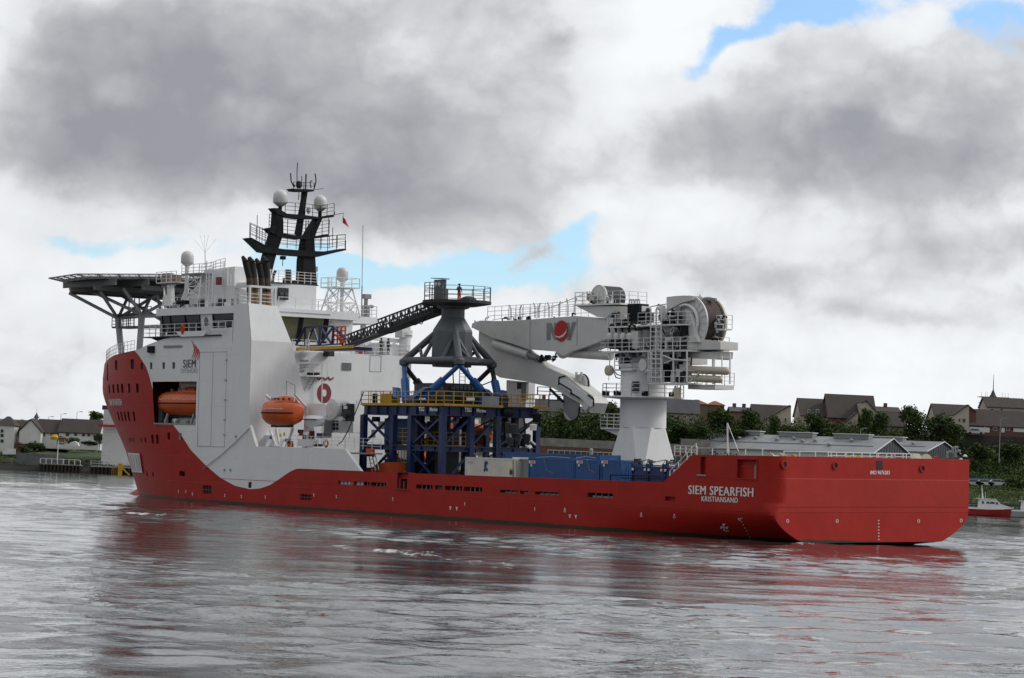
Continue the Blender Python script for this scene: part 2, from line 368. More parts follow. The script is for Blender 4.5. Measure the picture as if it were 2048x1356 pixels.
def wave_z(X, Y):
    r = np.random.RandomState(4); Z = np.zeros_like(X); N_ = 110
    lam = 1.2*(11/1.2)**(r.rand(N_)**1.25); th_ = math.pi/2+.35+r.randn(N_)*.62; ph = r.rand(N_)*2*math.pi
    def patch(s_, a_): return .5+.5*np.tanh(1.6*(np.sin(X*s_+1.3*np.sin(Y*s_*.7+a_))+np.sin(Y*s_*.8-a_+1.1*np.sin(X*s_*.6))+.6*np.sin((X+Y)*s_*2.1+a_)))
    g1, g2 = patch(.045, 1.), patch(.09, 4.)
    for i_ in range(N_):
        k_ = 2*math.pi/lam[i_]; sl_ = .0068*(.75 if lam[i_] > 4 else 1.4); env = (.45+.75*g1) if lam[i_] > 4 else (.22+1.0*g2)
        Z += env*sl_/k_*1.35*np.sin(k_*(X*math.cos(th_[i_])+Y*math.sin(th_[i_]))+ph[i_]+.8*np.sin(X*.05*(1+i_ % 3)+i_))
    # the ship's own wash: low crests trailing back from the hull
    for (ax_, ay_, bx_, by_, am_, wl_) in ((-62, 225, 40, 120, .07, 7), (-75, 262, -20, 190, .06, 6), (-5, 165, 62, 120, .06, 6), (10, 180, 75, 150, .045, 5)):
        ux, uy = bx_-ax_, by_-ay_; L_ = math.hypot(ux, uy); ux /= L_; uy /= L_; s1 = (X-ax_)*ux+(Y-ay_)*uy; q1 = -(X-ax_)*uy+(Y-ay_)*ux
        Z += am_*np.exp(-(q1/9)**2)*np.clip(s1/12, 0, 1)*np.clip((L_+10-s1)/15, 0, 1)*np.sin(q1*2*math.pi/wl_+.6*np.sin(s1*.2))
    return Z
def wsheet(x0, x1, y0, y1, d_):
    nx_, ny_ = int((x1-x0)/d_)+1, int((y1-y0)/d_)+1; gx = np.linspace(x0, x1, nx_); gy = np.linspace(y0, y1, ny_); X, Y = np.meshgrid(gx, gy)
    e_ = np.clip(np.minimum.reduce([X-x0, x1-X, Y-y0, y1-Y])/6, 0, 1); Z = wave_z(X, Y)*e_*np.clip(1.25-Y/520, .35, 1)
    co_ = np.stack([X, Y, Z], -1).reshape(-1, 3); idx = np.arange(nx_*ny_).reshape(ny_, nx_); F_q = np.stack([idx[:-1, :-1], idx[:-1, 1:], idx[1:, 1:], idx[1:, :-1]], -1).reshape(-1, 4); return co_, F_q
co_, fq = wsheet(-100, 92, 42, 300, .45)
co2, fq2 = wsheet(-150, 150, 300, 556, 1.5)
def rect(x0, x1, y0, y1): return np.array([(x0, y0, 0), (x1, y0, 0), (x1, y1, 0), (x0, y1, 0)], float)
RC = [(-2500, 2500, -600, 42), (-2500, 2500, 556, 4000), (-2500, -150, 42, 556), (150, 2500, 42, 556), (-150, -100, 42, 300), (92, 150, 42, 300)]
cos_ = [co_, co2]+[rect(*r_) for r_ in RC]; fqs = [fq, fq2]+[np.array([[0, 1, 2, 3]])]*len(RC); off = 0; FF = []
for c_, f_ in zip(cos_, fqs): FF.append(f_+off); off += len(c_)
CC = np.concatenate(cos_); FF = np.concatenate(FF); me = bpy.data.meshes.new('water'); me.vertices.add(len(CC)); me.vertices.foreach_set('co', CC.ravel()); me.loops.add(FF.size); me.loops.foreach_set('vertex_index', FF.ravel().astype(np.int32))
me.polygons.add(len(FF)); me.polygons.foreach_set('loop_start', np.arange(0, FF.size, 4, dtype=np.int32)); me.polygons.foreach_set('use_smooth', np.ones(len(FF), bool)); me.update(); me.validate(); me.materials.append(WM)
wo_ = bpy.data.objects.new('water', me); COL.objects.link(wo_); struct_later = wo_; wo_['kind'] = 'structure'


# ------------------------------------------------------------------ the ship
ship = thing('supply_ship', 'large red and white offshore ship with black mast and helideck over its bow', 'ship', (0, 0, 0), ship=True)
US = [(0, 108.3), (1.53, 109.26), (2.96, 110.13), (5.54, 111.63), (7.86, 113.69), (8.97, 114.74), (10.15, 115.78), (11.2, 116.5), (12.06, 116.9), (13.63, 116.6), (15.13, 115.9), (18, 114.5)]
def hv(u, w, rr=True):
    w_ = max(w, -1.5)
    if u > 60:
        u1 = 74+(max(w_, 0)/15)*14; us = pw(w_, US); tt = min(1, max(0, (u-u1)/(us-u1)))
        return 11.5*(1-tt**2)**(1/1.6)
    v = 11.5
    if w < 2.7 and u < 22: v -= .53*(1-u/22)**1.5*(2.7-w)**2
    r = pw(w, [(2.0, .05), (3.3, 1.35)])
    if u < r and rr: v -= r-math.sqrt(max(0, r*r-(r-u)**2))
    return v
TOP = [(0, 6.94), (9.1, 6.84), (12.5, 4.55), (53.65, 4.41), (56.3, 6.45), (71.3, 6.45), (72.6, 8.7), (72.7, 17.0), (73.4, 20.75), (75.95, 20.6), (76.0, 16.75), (77.6, 17.2), (79.2, 17.55), (81.2, 17.85), (84, 17.9), (89, 17.4), (92, 16.9), (94.9, 16.35), (98, 16.15), (102.5, 15.9), (106, 15.5), (110, 15.0), (113, 14.7), (116.9, 14.3)]
TOPS = [(0, 6.94), (9.1, 6.84), (12.5, 4.55), (72, 4.41), (74, 6.45), (76.5, 8.6), (76.55, 16.3), (94.9, 16.3), (98, 16.0), (103, 15.75), (108, 15.3), (113, 14.9), (116.9, 14.5)]
# holes: (u0,u1,w0,w1,kind)
PORTS = [(55.02, 57.28), (52.25, 54.71), (49.69, 52.03), (42.71, 45.16), (41.25, 42.35), (38.44, 40.9), (35.62, 38.17), (30.68, 33.13), (29.2, 30.41), (25.26, 28.4), (18.49, 21.62)]
HOLES = [(a, c, 3.08, 3.46 if a > 34 or a < 20 else 3.34, 'port') for a, c in PORTS]+[(25.26, 27.3, 3.04, 3.29, 'port')][:0]
HOLES += [(11.0, 12.18, 3.1, 3.45, 'port'), (61.54, 63.49, 1.45, 1.98, 'grille'), (79.22, 81.13, 1.5, 2.33, 'grille'), (71.9, 72.45, 2.32, 2.9, 'port'), (46.34, 48.0, 3.0, 4.47, 'gate')]
HOLES += [(82.5, 91.45, 8.42, 12.92, 'recess')]
for a in (101.7, 96.4): HOLES.append((a-.45, a+.45, 14.3, 15.35, 'window'))
HOLES.append((105.6, 106.3, 13.2, 15.0, 'window'))
for a in (105.2, 103.2, 101.4, 99.9, 97.7, 95.3): HOLES.append((a-.36, a+.36, 11.8, 12.75, 'window'))
for a in (103.1, 101.6, 100.2, 98.9, 97.1): HOLES.append((a-.3, a+.3, 8.75, 9.75, 'window'))
for a in (100.3, 99.6, 98.8): HOLES.append((a-.16, a+.16, 6.5, 6.95, 'window'))
for a in (95.9, 94.6): HOLES.append((a-.2, a+.2, 6.5, 7.0, 'window'))
for a in (92.4, 91.1): HOLES.append((a-.32, a+.32, 6.4, 7.35, 'window'))
for a in (95.6, 93.5): HOLES.append((a-.2, a+.2, 2.9, 3.4, 'window'))
for a in (93.9, 91.7, 89.0, 87.0): HOLES.append((a-.28, a+.28, 14.25, 14.95, 'window'))
for a in (88.2, 85.6): HOLES.append((a-.28, a+.28, 6.9, 7.6, 'window'))
HOLES.append((84.9, 86.2, 3.15, 3.65, 'gratew'))
HOLES += [(7.55, 8.15, 5.35, 6.7, 'stern'), (1.9, 4.0, 5.15, 6.6, 'sternw')]
us_ = set([0, .03, .12, .28, .5, .75, 1.0, 1.35])
for u in [2, 3.2, 5, 7, 9.1, 12.5, 14, 16, 19, 22, 26, 30, 35, 40, 46, 50, 53.65, 56.3, 60, 64, 68, 71.3, 72.6, 72.7, 73.4, 75.95, 76, 77.6, 79.2, 81.2, 84]: us_.add(u)
u = 86.
while u < 117: us_.add(round(u, 2)); u += 1.0 if u < 106 else .5
HR = [h_ for h_ in HOLES]
for h_ in HR: us_.add(h_[0]); us_.add(h_[1])
US_ = sorted(us_)
ws_ = set([-1.5, -.6, .2, .55, .9, 1.2, 1.45, 1.8, 2.4, 2.65, 2.1, 2.9, 3.2, 3.6, 4.0, 4.42, 4.9, 5.5, 6.2, 6.9, 8.1, 9.6, 11, 12.4, 13.6, 15, 16.2, 17, 17.9, 20.8])
for h_ in HR: ws_.add(h_[2]); ws_.add(h_[3])
WS_ = sorted(ws_)
def side(mb, sgn, top, holes):
    cols = US_
    def pt(u, w):
        us = pw(w, US); tp = pw(u, top); w = min(w, tp)
        if u < 15: w = max(w, .2-u*.11)
        us = pw(w, US)
        if u > us: return (us, 0.0, w)
        return (u, sgn*hv(u, w, sgn > 0), w)
    for i in range(len(cols)-1):
        a, c = cols[i], cols[i+1]
        for j in range(len(WS_)-1):
            p, q = WS_[j], WS_[j+1]
            um, wm_ = (a+c)/2, (p+q)/2
            if p >= max(pw(a+1e-6, top), pw(c-1e-6, top)): continue
            if any(h_[0] < um < h_[1] and h_[2] < wm_ < h_[3] for h_ in holes): continue
            P = [pt(a+1e-5, p), pt(c-1e-5, p), pt(c-1e-5, q), pt(a+1e-5, q)]
            Q = []
            for x in P:
                if not any((V(x)-V(y)).length < 3e-4 for y in Q): Q.append(x)
            if len(Q) >= 3: mb.a(Q, [tuple(range(len(Q)))])
hb = MB(); side(hb, 1, TOP, HR); side(hb, -1, TOPS, [])
# transom
hw = [w for w in WS_ if .2 <= w < 6.9]+[6.94]
TH = [(-3.2, -2.5, 5.85, 6.6)]       # stern hawse opening
for p, q in zip(hw, hw[1:]):
    a, c = hv(0, p), hv(0, q); A_s, C_s = hv(0, p, False), hv(0, q, False)
    vs = sorted(set([-99, -10, -6, -3.2, -2.5, 0, 4, 8, 99]))
    for x, y in zip(vs, vs[1:]):
        P = [(0, max(-A_s, min(a, x)), p), (0, max(-A_s, min(a, y)), p), (0, max(-C_s, min(c, y)), q), (0, max(-C_s, min(c, x)), q)]
        hb.a(P, [(0, 1, 2, 3)])
aa = hv(0, .2); hb.a([(0, -aa, .2), (0, aa, .2), (14, 10.4, -1.4), (14, -10.4, -1.4)], [(0, 1, 2, 3)])
# bulbous bow
hb.lathe((0, 0, 0), [(.01, 0)], 3) if False else None
bl = []; hull = hb.build('hull', HULL, ship)
autosmooth(hull, 28)
bb = MB(); bb.lathe((108.4, 0, -.75), [(2.2, -4), (2.3, 0), (2.1, 2.6), (1.6, 4.3), (.8, 5.4), (.05, 5.8)], 20, 'x', ry=1.0); bb.build('bow_bulb', RED, hull, smooth=True)
# inner skin, bulwark cap and deck
ib = MB()
def cap(top, sgn, u0, u1, th=.32, down=3.2):
    us = [u for u in US_ if u0 < u < u1]; us = [u0]+us+[u1]
    for a, c in zip(us, us[1:]):
        pa, pc = pw(a+1e-6, top), pw(c-1e-6, top)
        va, vc = hv(a, pa), hv(c, pc)
        O1, O2 = (a, sgn*va, pa+.004), (c, sgn*vc, pc+.004); I1, I2 = (a, sgn*max(0, va-th), pa+.004), (c, sgn*max(0, vc-th), pc+.004)
        ib.a([O1, O2, I2, I1], [(0, 1, 2, 3)]); ib.a([I1, I2, (c, I2[1], down), (a, I1[1], down)], [(0, 1, 2, 3)])
cap(TOP, 1, 1.35, 12.5, down=3.05); cap(TOP, 1, 12.5, 53.6, down=3.9); cap(TOPS, -1, 1.35, 76, down=3.05)
ib.box(.12, .42, -10.2, 10.2, 3.05, 6.944)
ib.build('bulwark_inner_face', RED, hull)
ib = MB(); cap(TOP, 1, 53.7, 72.5, down=3.05); ib.build('bulwark_inner_face', WHITE, hull); ib = MB(); cap(TOP, 1, 76.05, 95, .25, 15.9); cap(TOP, 1, 95, 115.0, .75, 14.0); ib.build('bulwark_inner_face', WHITE, hull); ib = MB(); cap(TOP, -1, 76.05, 116.3, .3, 14.0)
ib.build('bulwark_inner_face', WHITE, hull)
db = MB()
def deckpoly(u0, u1, w, nm, m_, th=.12, inset=.12, k=24):
    d = MB(); L = [(lerp(u0, u1, i/k)) for i in range(k+1)]
    A = [(u, hv(u, w, False)-inset) for u in L if hv(u, w, False) > inset]
    pts = [(u, v, w) for u, v in A]+[(u, -v, w) for u, v in reversed(A)]
    d.ext(pts, (0, 0, -th)); return d.build(nm, m_, ship)
deckpoly(.2, 76.6, 3.0, 'main_deck', DARK, .1, .45)
deckpoly(76.7, 95.5, 16.22, 'upper_deck', MGREY); deckpoly(95.5, 115.8, 14.6, 'bow_deck', MGREY, .1, .2)
# recess boxes behind the hull openings
def recess(u0, u1, w0, w1, dep, m_in, m_back, nm, sgn=1, fr=0):
    e = [(u0, w0), (u1, w0), (u1, w1), (u0, w1)]
    O = [(u, sgn*hv(u, w), w) for u, w in e]
    vi = min(hv(u, w) for u, w in e)-dep; I = [(u, sgn*vi, w) for u, w in e]
    k = MB(); k.a(O+I, [(0, 1, 5, 4), (1, 2, 6, 5), (2, 3, 7, 6), (3, 0, 4, 7)]); k.k = 1; k.a(I, [(0, 1, 2, 3)])
    return k.build(nm, [m_in, m_back], hull)
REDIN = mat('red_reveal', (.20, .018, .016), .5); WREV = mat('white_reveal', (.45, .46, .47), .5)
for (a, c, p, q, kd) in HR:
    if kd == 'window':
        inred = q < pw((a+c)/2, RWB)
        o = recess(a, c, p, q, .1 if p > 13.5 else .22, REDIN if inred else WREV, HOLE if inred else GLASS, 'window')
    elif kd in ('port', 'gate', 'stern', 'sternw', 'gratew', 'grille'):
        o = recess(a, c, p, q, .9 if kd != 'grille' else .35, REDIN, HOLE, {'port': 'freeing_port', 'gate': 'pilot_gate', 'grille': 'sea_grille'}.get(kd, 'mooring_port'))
        vv = hv((a+c)/2, (p+q)/2)
        if kd == 'grille':
            g = MB()
            for i in range(4): x = lerp(a, c, (i+.5)/4); g.bar((x, vv-.06, p), (x, vv-.06, q), .05)
            g.bar((a, vv-.06, (p+q)/2), (c, vv-.06, (p+q)/2), .05); g.build('grille_bar', REDIN, hull, kind='stuff')
        if kd == 'port' and a > 17:
            g = MB()
            for i in range(1, 4): x = lerp(a, c, i/4); g.bar((x, vv-.25, p), (x, vv-.25, q), .05)
            if a < 34: g.box(a+.15, c-.3, vv-.5, vv-.3, p, p+.14)
            g.build('port_bar', MGREY, hull, kind='stuff')
        if kd == 'gate':
            g = MB(); g.box(a-.05, c+.05, vv-.05, vv+.12, p-.1, p); g.box(a+.1, a+.3, vv-.3, vv-.1, p, p+.9); g.box(c-.35, c-.15, vv-.3, vv-.1, p, p+.9); g.box(a+.7, a+.9, vv-.3, vv-.1, p, p+.7)
            g.build('gate_frame', REDIN, hull)
        if kd == 'stern': MB().box(a-.1, c+.3, vv-.1, vv+.1, p-.16, p-.04).build('sill', MGREY, hull)
        if kd == 'sternw':
            g = MB(); g.box(a-.1, a, vv, vv+.06, p-.1, q+.1); g.box(c, c+.1, vv, vv+.06, p-.1, q+.1); g.box(a, c, vv, vv+.06, p-.1, p); g.box(a, c, vv, vv+.06, q, q+.1); g.build('port_frame', RED, hull)
            g = MB(); g.lathe(((a+.45), vv-.5, p), [(.22, 0), (.22, 1.0), (.3, 1.1)], 10); g.lathe(((c-.35), vv-.5, p), [(.18, 0), (.18, .9), (.26, 1.0)], 10); g.box(c-1.1, c-.4, vv-.7, vv-.5, p+.8, q-.05); g.build('mooring_roller', MGREY, hull)
# chain pipes: round openings near the top edge
def ring(c, nrm, r, rin, m_, nm, parent, dark=True):
    c = V(c); nrm = V(nrm).normalized(); a = nrm.cross(V((0, 0, 1))).normalized(); b_ = nrm.cross(a); k = MB(); N = 14; vs = []
    for R, z in ((r, 0), (r*.92, .09), (rin, .09), (rin, -.12)):
        for i in range(N): th = 2*math.pi*i/N; vs.append(c+(a*math.cos(th)+b_*math.sin(th))*R+nrm*z)
    k.a(vs, [(j*N+i, j*N+(i+1) % N, (j+1)*N+(i+1) % N, (j+1)*N+i) for j in range(3) for i in range(N)])
    k.k = 1; k.a([c+(a*math.cos(2*math.pi*i/N)+b_*math.sin(2*math.pi*i/N))*rin+nrm*.02 for i in range(N)], [tuple(range(N))])
    return k.build(nm, [m_, HOLE], parent)
for (x, y) in ((1568, 929), (1670, 931), (1844, 937)):
    p = SU(x, y, -.01); ring((-.01, p.y, p.z), (-1, 0, 0), .34, .22, RED, 'fairlead', hull)
p = SU(1759, 931, 0)
k = MB(); k.box(-.03, .02, p.y-.36, p.y+.36, p.z-.3, p.z+.38); k.build('stern_hawse', HOLE, hull)
# rubbing lines and weld beads
k = MB(); k.box(-.03, 0, -11.3, 11.2, 3.04, 3.08); k.build('rubbing_strip', RED, hull)
for (u0, u1, w) in ((1.6, 46, 1.95), (48, 79, 2.2)):
    k = MB(); k.box(u0, u1, 11.49, 11.525, w+.9, w+.93) if u0 > 20 else None
    if k.v: k.build('weld_strip', RED, hull)
# lettering on the hull
def onside(u0, w0, flip=-1): return lambda x, y: (u0-x, hv(u0-x, w0+y)+.02, w0+y)
tp = lambda px, py, v=11.52: SV(px, py, v)
A = tp(1441, 983); text('SIEM SPEARFISH', 1.0, ship, onside(A.x, A.z), LW, offset=0, sx=.97, sp=1.1, bold=.035, bvec=(0, .004, 0), label='ship name in white capitals')
A = tp(1439, 999.5); text('KRISTIANSAND', .58, ship, onside(A.x, A.z), LW, offset=0, sx=.92, sp=1.14, bold=.022, bvec=(0, .004, 0))
A = SU(1760, 945.5, -.02); text('IMO 9676283', .42, ship, lambda x, y, A=A: (-.02, A.y-x, A.z+y), LW, offset=.006)
A = tp(379, 728); text('SIEM', 1.2, ship, onside(A.x, A.z), BLK, offset=0, sx=.98, sp=1.1, bold=.045, bvec=(0, .004, 0)); A = tp(378, 742); text('OFFSHORE', .7, ship, onside(A.x, A.z), GRYL, offset=-.002, sx=.97)
def bowtxt(x, y): u = 103.4-x*.86; w = 10.75+y; return (u, hv(u, w)+.04, w)
text('SIEM SPEARFISH', .95, ship, bowtxt, LW, offset=.02, sx=1.05)
for (x0, y0, x1, y1, x2, y2) in ((383.4, 681, 390.2, 697, 383.4, 716.6), (389.2, 688, 393.6, 702, 386.8, 717.8), (392.6, 692.5, 396.6, 706, 389.9, 719), (396.6, 697.5, 399.8, 709, 394, 721)):
    g = MB(); L = []; R_ = []
    for j in range(13):
        f = j/12; cxx = 2*x1-(x0+x2)/2; a_ = (1-f)**2; b_ = 2*f*(1-f); c_ = f*f
        p = tp(a_*x0+b_*cxx+c_*x2, lerp(y0, y2, f)); w_ = 3.1*math.sin(math.pi*min(1, f*.92+.04))**.6; q = tp(a_*x0+b_*cxx+c_*x2-w_*.8, lerp(y0, y2, f)+.3)
        L.append((p.x, 11.53, p.z)); R_.append((q.x, 11.53, q.z))
    for j in range(12): g.a([L[j], L[j+1], R_[j+1], R_[j]], [(0, 1, 2, 3)])
    g.build('sail_stripe', LOGR, ship)
# white block with dark bars low on the bow
def hp(u, w, e=.14): return (u, hv(u, w)+e, w)
g = MB(); UU = [97.0+i*.5 for i in range(13)]
for a, c in zip(UU, UU[1:]):
    for p, q in ((3.2, 3.9), (3.9, 4.6), (4.6, 5.3)): g.a([hp(a, p), hp(c, p), hp(c, q), hp(a, q)], [(0, 1, 2, 3)])
g.build('white_name_block', LW, ship)
for u in (102.2, 101.1, 99.9, 98.5, 97.5):
    g = MB()
    for p, q in ((3.4, 4.25), (4.25, 5.1)): g.a([hp(u, p, .18), hp(u+.16, p, .18), hp(u+.16, q, .18), hp(u, q, .18)], [(0, 1, 2, 3)])
    g.build('red_bar', REDIN, ship)
# draught marks, frame marks, thruster symbol
def mark(cx, cy, pts, nm='hull_mark', v=None, u=None):
    g = MB()
    for P in pts:
        L = []
        for (a, c) in P:
            if u is None:
                q = SV(cx+a, cy+c, 11.5)
                for _ in range(3): q = SV(cx+a, cy+c, hv(q.x, q.z))
                L.append((q.x, hv(q.x, q.z)+.025, q.z))
            else: q = SU(cx+a, cy+c, u); L.append((u-.02, q.y, q.z))
        g.a(L, [tuple(range(len(L)))])
    g.build(nm, LW, ship)
tri = lambda s: [[(-s, -s), (s, -s), (0, s*1.1)]]
for x, y in ((901, 1016), (914, 1017), (1140, 1032), (1152, 1033)): mark(x, y, [[(-2.6, -3), (2.6, -3), (1, 0), (1, 3.5), (-1, 3.5), (-1, 0)]])
rg = lambda rx, ry, w_=1.0: [[(rx*math.cos(t), ry*math.sin(t)), (rx*math.cos(t2), ry*math.sin(t2)), ((rx-w_)*math.cos(t2), (ry-w_)*math.sin(t2)), ((rx-w_)*math.cos(t), (ry-w_)*math.sin(t))] for t, t2 in ((i*math.pi/5, (i+1)*math.pi/5) for i in range(10))]
for x, y in ((1130, 1022), (1283, 1031), (1349, 1034)): mark(x, y, rg(2.4, 2.8)+[[(-1, -6), (1, -6), (1, -3), (-1, -3)]])
for x, y in ((1070, 1018), (930, 1008), (786, 998), (673, 993), (628, 990), (531, 994), (483, 993), (450, 991), (385, 988), (372, 983), (357, 983)): mark(x, y, [[(-.8, -3), (.8, -3), (.8, 0), (-.8, 0)], [(-.8, 1), (.8, 1), (.8, 3), (-.8, 3)]])
for x, y in ((1575, 1042), (1674, 1042), (1837, 1042), (1922, 1041)): mark(x, y, rg(2.6, 3.6), u=0)
for i in range(7): mark(1757, 1041+i*6.3, [[(-1.2, -1), (1.2, -1), (1.2, 1), (-1.2, 1)]], u=0)
for i in range(6): mark(1484+i*3.2, 1044+i*6, [[(-.9, -.9), (.9, -.9), (.9, .9), (-.9, .9)]])
mark(1480, 1039, [[(-4, -3), (-1, -3), (-3, 3)], [(0, -3), (1.4, -3), (1.4, 3), (0, 3)], [(2, -3), (5, -3), (5, -2), (2, -2)]])
mark(1449, 1055, [[(0, 0), (-4.5, -7), (2, -8)], [(0, 0), (8, -2), (7, 4)], [(0, 0), (2.5, 7), (-3, 6)], [(0, 0), (-8, 3), (-7, -3)], [(2, 7), (9, 6), (9, 7.4), (3, 8.6)]])
# shell door outline and small hull fittings
g = MB(); u0, u1, w0, w1 = 76.95, 82.05, 6.3, 15.95
for a, c, p, q in ((u0, u1, w0, w0+.05), (u0, u1, w1-.05, w1), (u0, u0+.05, w0, w1), (u1-.05, u1, w0, w1), (79.5, 79.53, w0, w1)): g.box(a, c, 11.5, 11.53, p, q)
for w in (7.5, 9, 11, 13, 15): g.box(u0-.1, u0+.25, 11.5, 11.6, w, w+.14)
g.build('shell_door', mat('door_seam_grey', (.38, .39, .40), .6), hull)
g = MB()
for x, y in ((472, 873), (449, 940), (461, 940)): p = tp(x, y); g.box(p.x-.12, p.x+.12, 11.5, 11.56, p.z-.12, p.z+.12)
g.build('hull_fitting', MGREY, hull)
p = tp(307, 699, 11.3); MB().box(p.x-.55, p.x+.55, 11.2, 11.75, p.z-.35, p.z+.35).build('side_lamp', BLACK, ship)
g = MB(); p = tp(348, 693)
for i in range(7): g.box(p.x+1.6-i*.5, p.x+1.95-i*.5, 11.5, 11.58, p.z-.13, p.z+.13)
g.box(p.x-1.7, p.x+2.1, 11.5, 11.55, p.z-.05, p.z+.05); g.build('vent_grille', GRYL, hull)
# mooring line hanging along the side
g = MB(); P = [tp(x, y, 11.6) for x, y in ((404, 939), (440, 912), (470, 885), (498, 857))]; g.path(P, .035); g.build('side_line', MGREY, ship)
# aft rails on the stern bulwark
g = MB(); g.rail([(1.6, 11.2, 6.95), (9.0, 11.2, 6.86)], .55, 1, .04, 1.9); g.rail([(9.0, 11.2, 6.86), (12.2, 11.0, 4.6)], .9, 2, .04, 1.2); g.rail([(9.2, 10.9, 6.8), (11.8, 10.9, 6.8)], .75, 3, .04, .6); g.build('railing', RAILW, ship)
g = MB(); g.rail([(.3, 10.2, 6.95), (.3, -4, 6.95)], .38, 1, .05, 1.7); g.rail([(3.3, -9, 6.8), (3.3, 2, 6.8)], .5, 2, .05, 1.0); g.build('railing', RAILW, ship)
p = SV(1455, 905, 10.5); q = SV(1455, 846, 10.5); g = MB(); g.bar(p, q, .07, 6); g.bar(q, SV(1477, 903, 10.5), .025); g.build('stern_staff', RAILW, ship)
# mooring gear peeping over the stern bulwark
def drumg(c, r, L, m_, nm, axis='y'):
    g = MB(); g.lathe(c, [(r, -L/2), (r, -L/2+.12), (r*.6, -L/2+.14), (r*.6, L/2-.14), (r, L/2-.12), (r, L/2)], 16, axis); g.box(c[0]-.5, c[0]+.5, c[1]-L/2, c[1]+L/2, c[2]-1.4, c[2]-r*.5); return g.build(nm, m_, ship)
for x, y, r in ((1843, 920, .75), (1863, 921, .6), (1706, 917, .5), (1776, 916, .45), (1550, 912, .5), (1577, 912, .4)):
    p = SU(x, y, 2.2); drumg((2.2, p.y, p.z-.25), r, 1.2, [CWHITE, MGREY, RED, YELLOW, MGREY, BEIGE][(x // 7) % 6], 'mooring_winch', 'x' if x > 1700 else 'y')

# ---- funnel casing (port)
g = MB(); top_, bot = 20.72, 17.0
AF = [(72.8, 11.4, 3), (72.72, 11.45, 17.0), (72.72, 6.62, 17.0), (72.8, 4.58, 11.23), (72.8, 4.0, 9.3), (72.8, 4.0, 3)]
g.a(AF, [tuple(range(6))]); UPF = [(72.72, 11.45, 17.0), (73.42, 11.45, 20.74), (73.42, 8.0, 20.6), (72.72, 6.62, 17.0)]; g.a(UPF, [(0, 1, 2, 3)])
g.a([(73.42, 11.45, 20.74), (73.42, 8.0, 20.6), (79, 8.0, 20.5), (75.96, 11.45, 20.6)], [(0, 1, 2, 3)])
g.a([(73.42, 8.0, 20.6), (72.72, 6.62, 17.0), (79, 6.62, 17), (79, 8, 20.5)], [(0, 1, 2, 3)]); g.a([(72.72, 6.62, 17), (72.8, 4.58, 11.23), (72.8, 4, 9.3), (72.8, 4, 3), (77, 4, 3), (77, 6.62, 17)], [tuple(range(6))])
g.a([(75.96, 11.45, 20.6), (79, 8.0, 20.5), (79, 8, 16), (75.96, 11.45, 16)], [(0, 1, 2, 3)])
g.build('funnel_casing', WHITE, ship)
# guard frame and exhaust pipes
g = MB()
c4 = [SV(490, 608, 11.2), SU(558, 613, 73.6), V((78.5, 8.2, 20.6)), V((77.3, 11.2, 20.6))]
Z0 = 20.65; Z1 = 22.45
pts = [(73.6, 11.2), (73.6, 8.15), (78.4, 8.15), (76.2, 11.2)]
for a, c in pts+[(73.6, 9.9)]: g.box(a-.1, a+.1, c-.1, c+.1, Z0, Z1)
for (a, c), (d, e) in zip(pts, pts[1:]+pts[:1]):
    g.bar((a, c, Z1), (d, e, Z1), .15)
    for z in (.35, .7, 1.05): g.bar((a, c, Z0+z), (d, e, Z0+z), .04)
g.build('guard_frame', RAILW, ship)
for (x0, x1, v) in ((487, 499, 10.6), (499, 513, 10.3), (515, 526, 9.4), (526, 543, 9.1)):
    pass
for (xb, xm, xt, yt, r) in ((503, 499, 490, 515, .36), (510.5, 507, 503, 517, .42), (526.5, 523, 517, 520, .36), (535, 533, 530.5, 516, .44)):
    U_ = 75.3; p = SU(xb, 612, U_); p.z = 20.3; q0 = SU(xm, 556, U_); q1 = SU(xt+1, yt+9, U_); e = SU(xt-1, yt, U_)
    g = MB(); g.bar(p, p.lerp(q0, .55), r, 14, r*.98); g.build('exhaust_pipe', BROWNP, ship)
    g = MB(); g.bar(p.lerp(q0, .55), q0, r, 14, r*.95); g.build('exhaust_pipe', mat('sooty_brown', (.05, .032, .02), .8, var=.5, scale=1.5) if 'sooty_brown' not in MATS else MATS['sooty_brown'], ship)
    g = MB(); g.bar(q0, q1, r*.95, 14, r*.9); g.bar(q1, e+V((.35, 0, .12)), r*.9, 14, r*.45); g.build('exhaust_pipe', SOOT, ship)
g = MB(); g.box(75.2, 76.2, 7.7, 8.5, 20.55, 21.5); g.build('vent_box', DARK, ship)

# ---- accommodation block
g = MB(); AW = 76.55
pts = [(AW, 9.5), (AW, -11.46), (89.5, -9.6), (89.5, 9.2)]
g.ext([(a, c, 3.0) for a, c in pts], (0, 0, 13.3)); g.build('accommodation_block', WHITE, ship)
# aft wall details
def onwall(x0, y0, x1, y1, nm, m_, th=.06, u=AW):
    a = SU(x0, y0, u); c = SU(x1, y1, u); return MB().box(u-th, u, min(a.y, c.y), max(a.y, c.y), min(a.z, c.z), max(a.z, c.z)).build(nm, m_, ship)
g = MB(); a = SU(684, 725, AW); c = SU(702, 741, AW)
for i in range(9): z = lerp(c.z, a.z, (i+.3)/9); g.box(AW-.09, AW, c.y, a.y, z, z+.04)
g.build('vent_louvre', MGREY, ship); onwall(684, 725, 702, 741, 'louvre_back', GRYL, .03)
for i, y in enumerate((719, 727, 733, 740)): onwall(600, y, 616 if i < 3 else 608, y+4.5, 'vent_louvre', GRYL, .08)
for x in (740,): 
    g = MB(); a = SU(740, 710, AW); c = SU(762, 744, AW)
    for p_, q_, r_, s_ in ((c.y, a.y, c.z, c.z+.04), (c.y, a.y, a.z-.04, a.z), (c.y, c.y+.04, c.z, a.z), (a.y-.04, a.y, c.z, a.z)): g.box(AW-.03, AW, p_, q_, r_, s_)
    g.build('wall_panel', MGREY, ship)
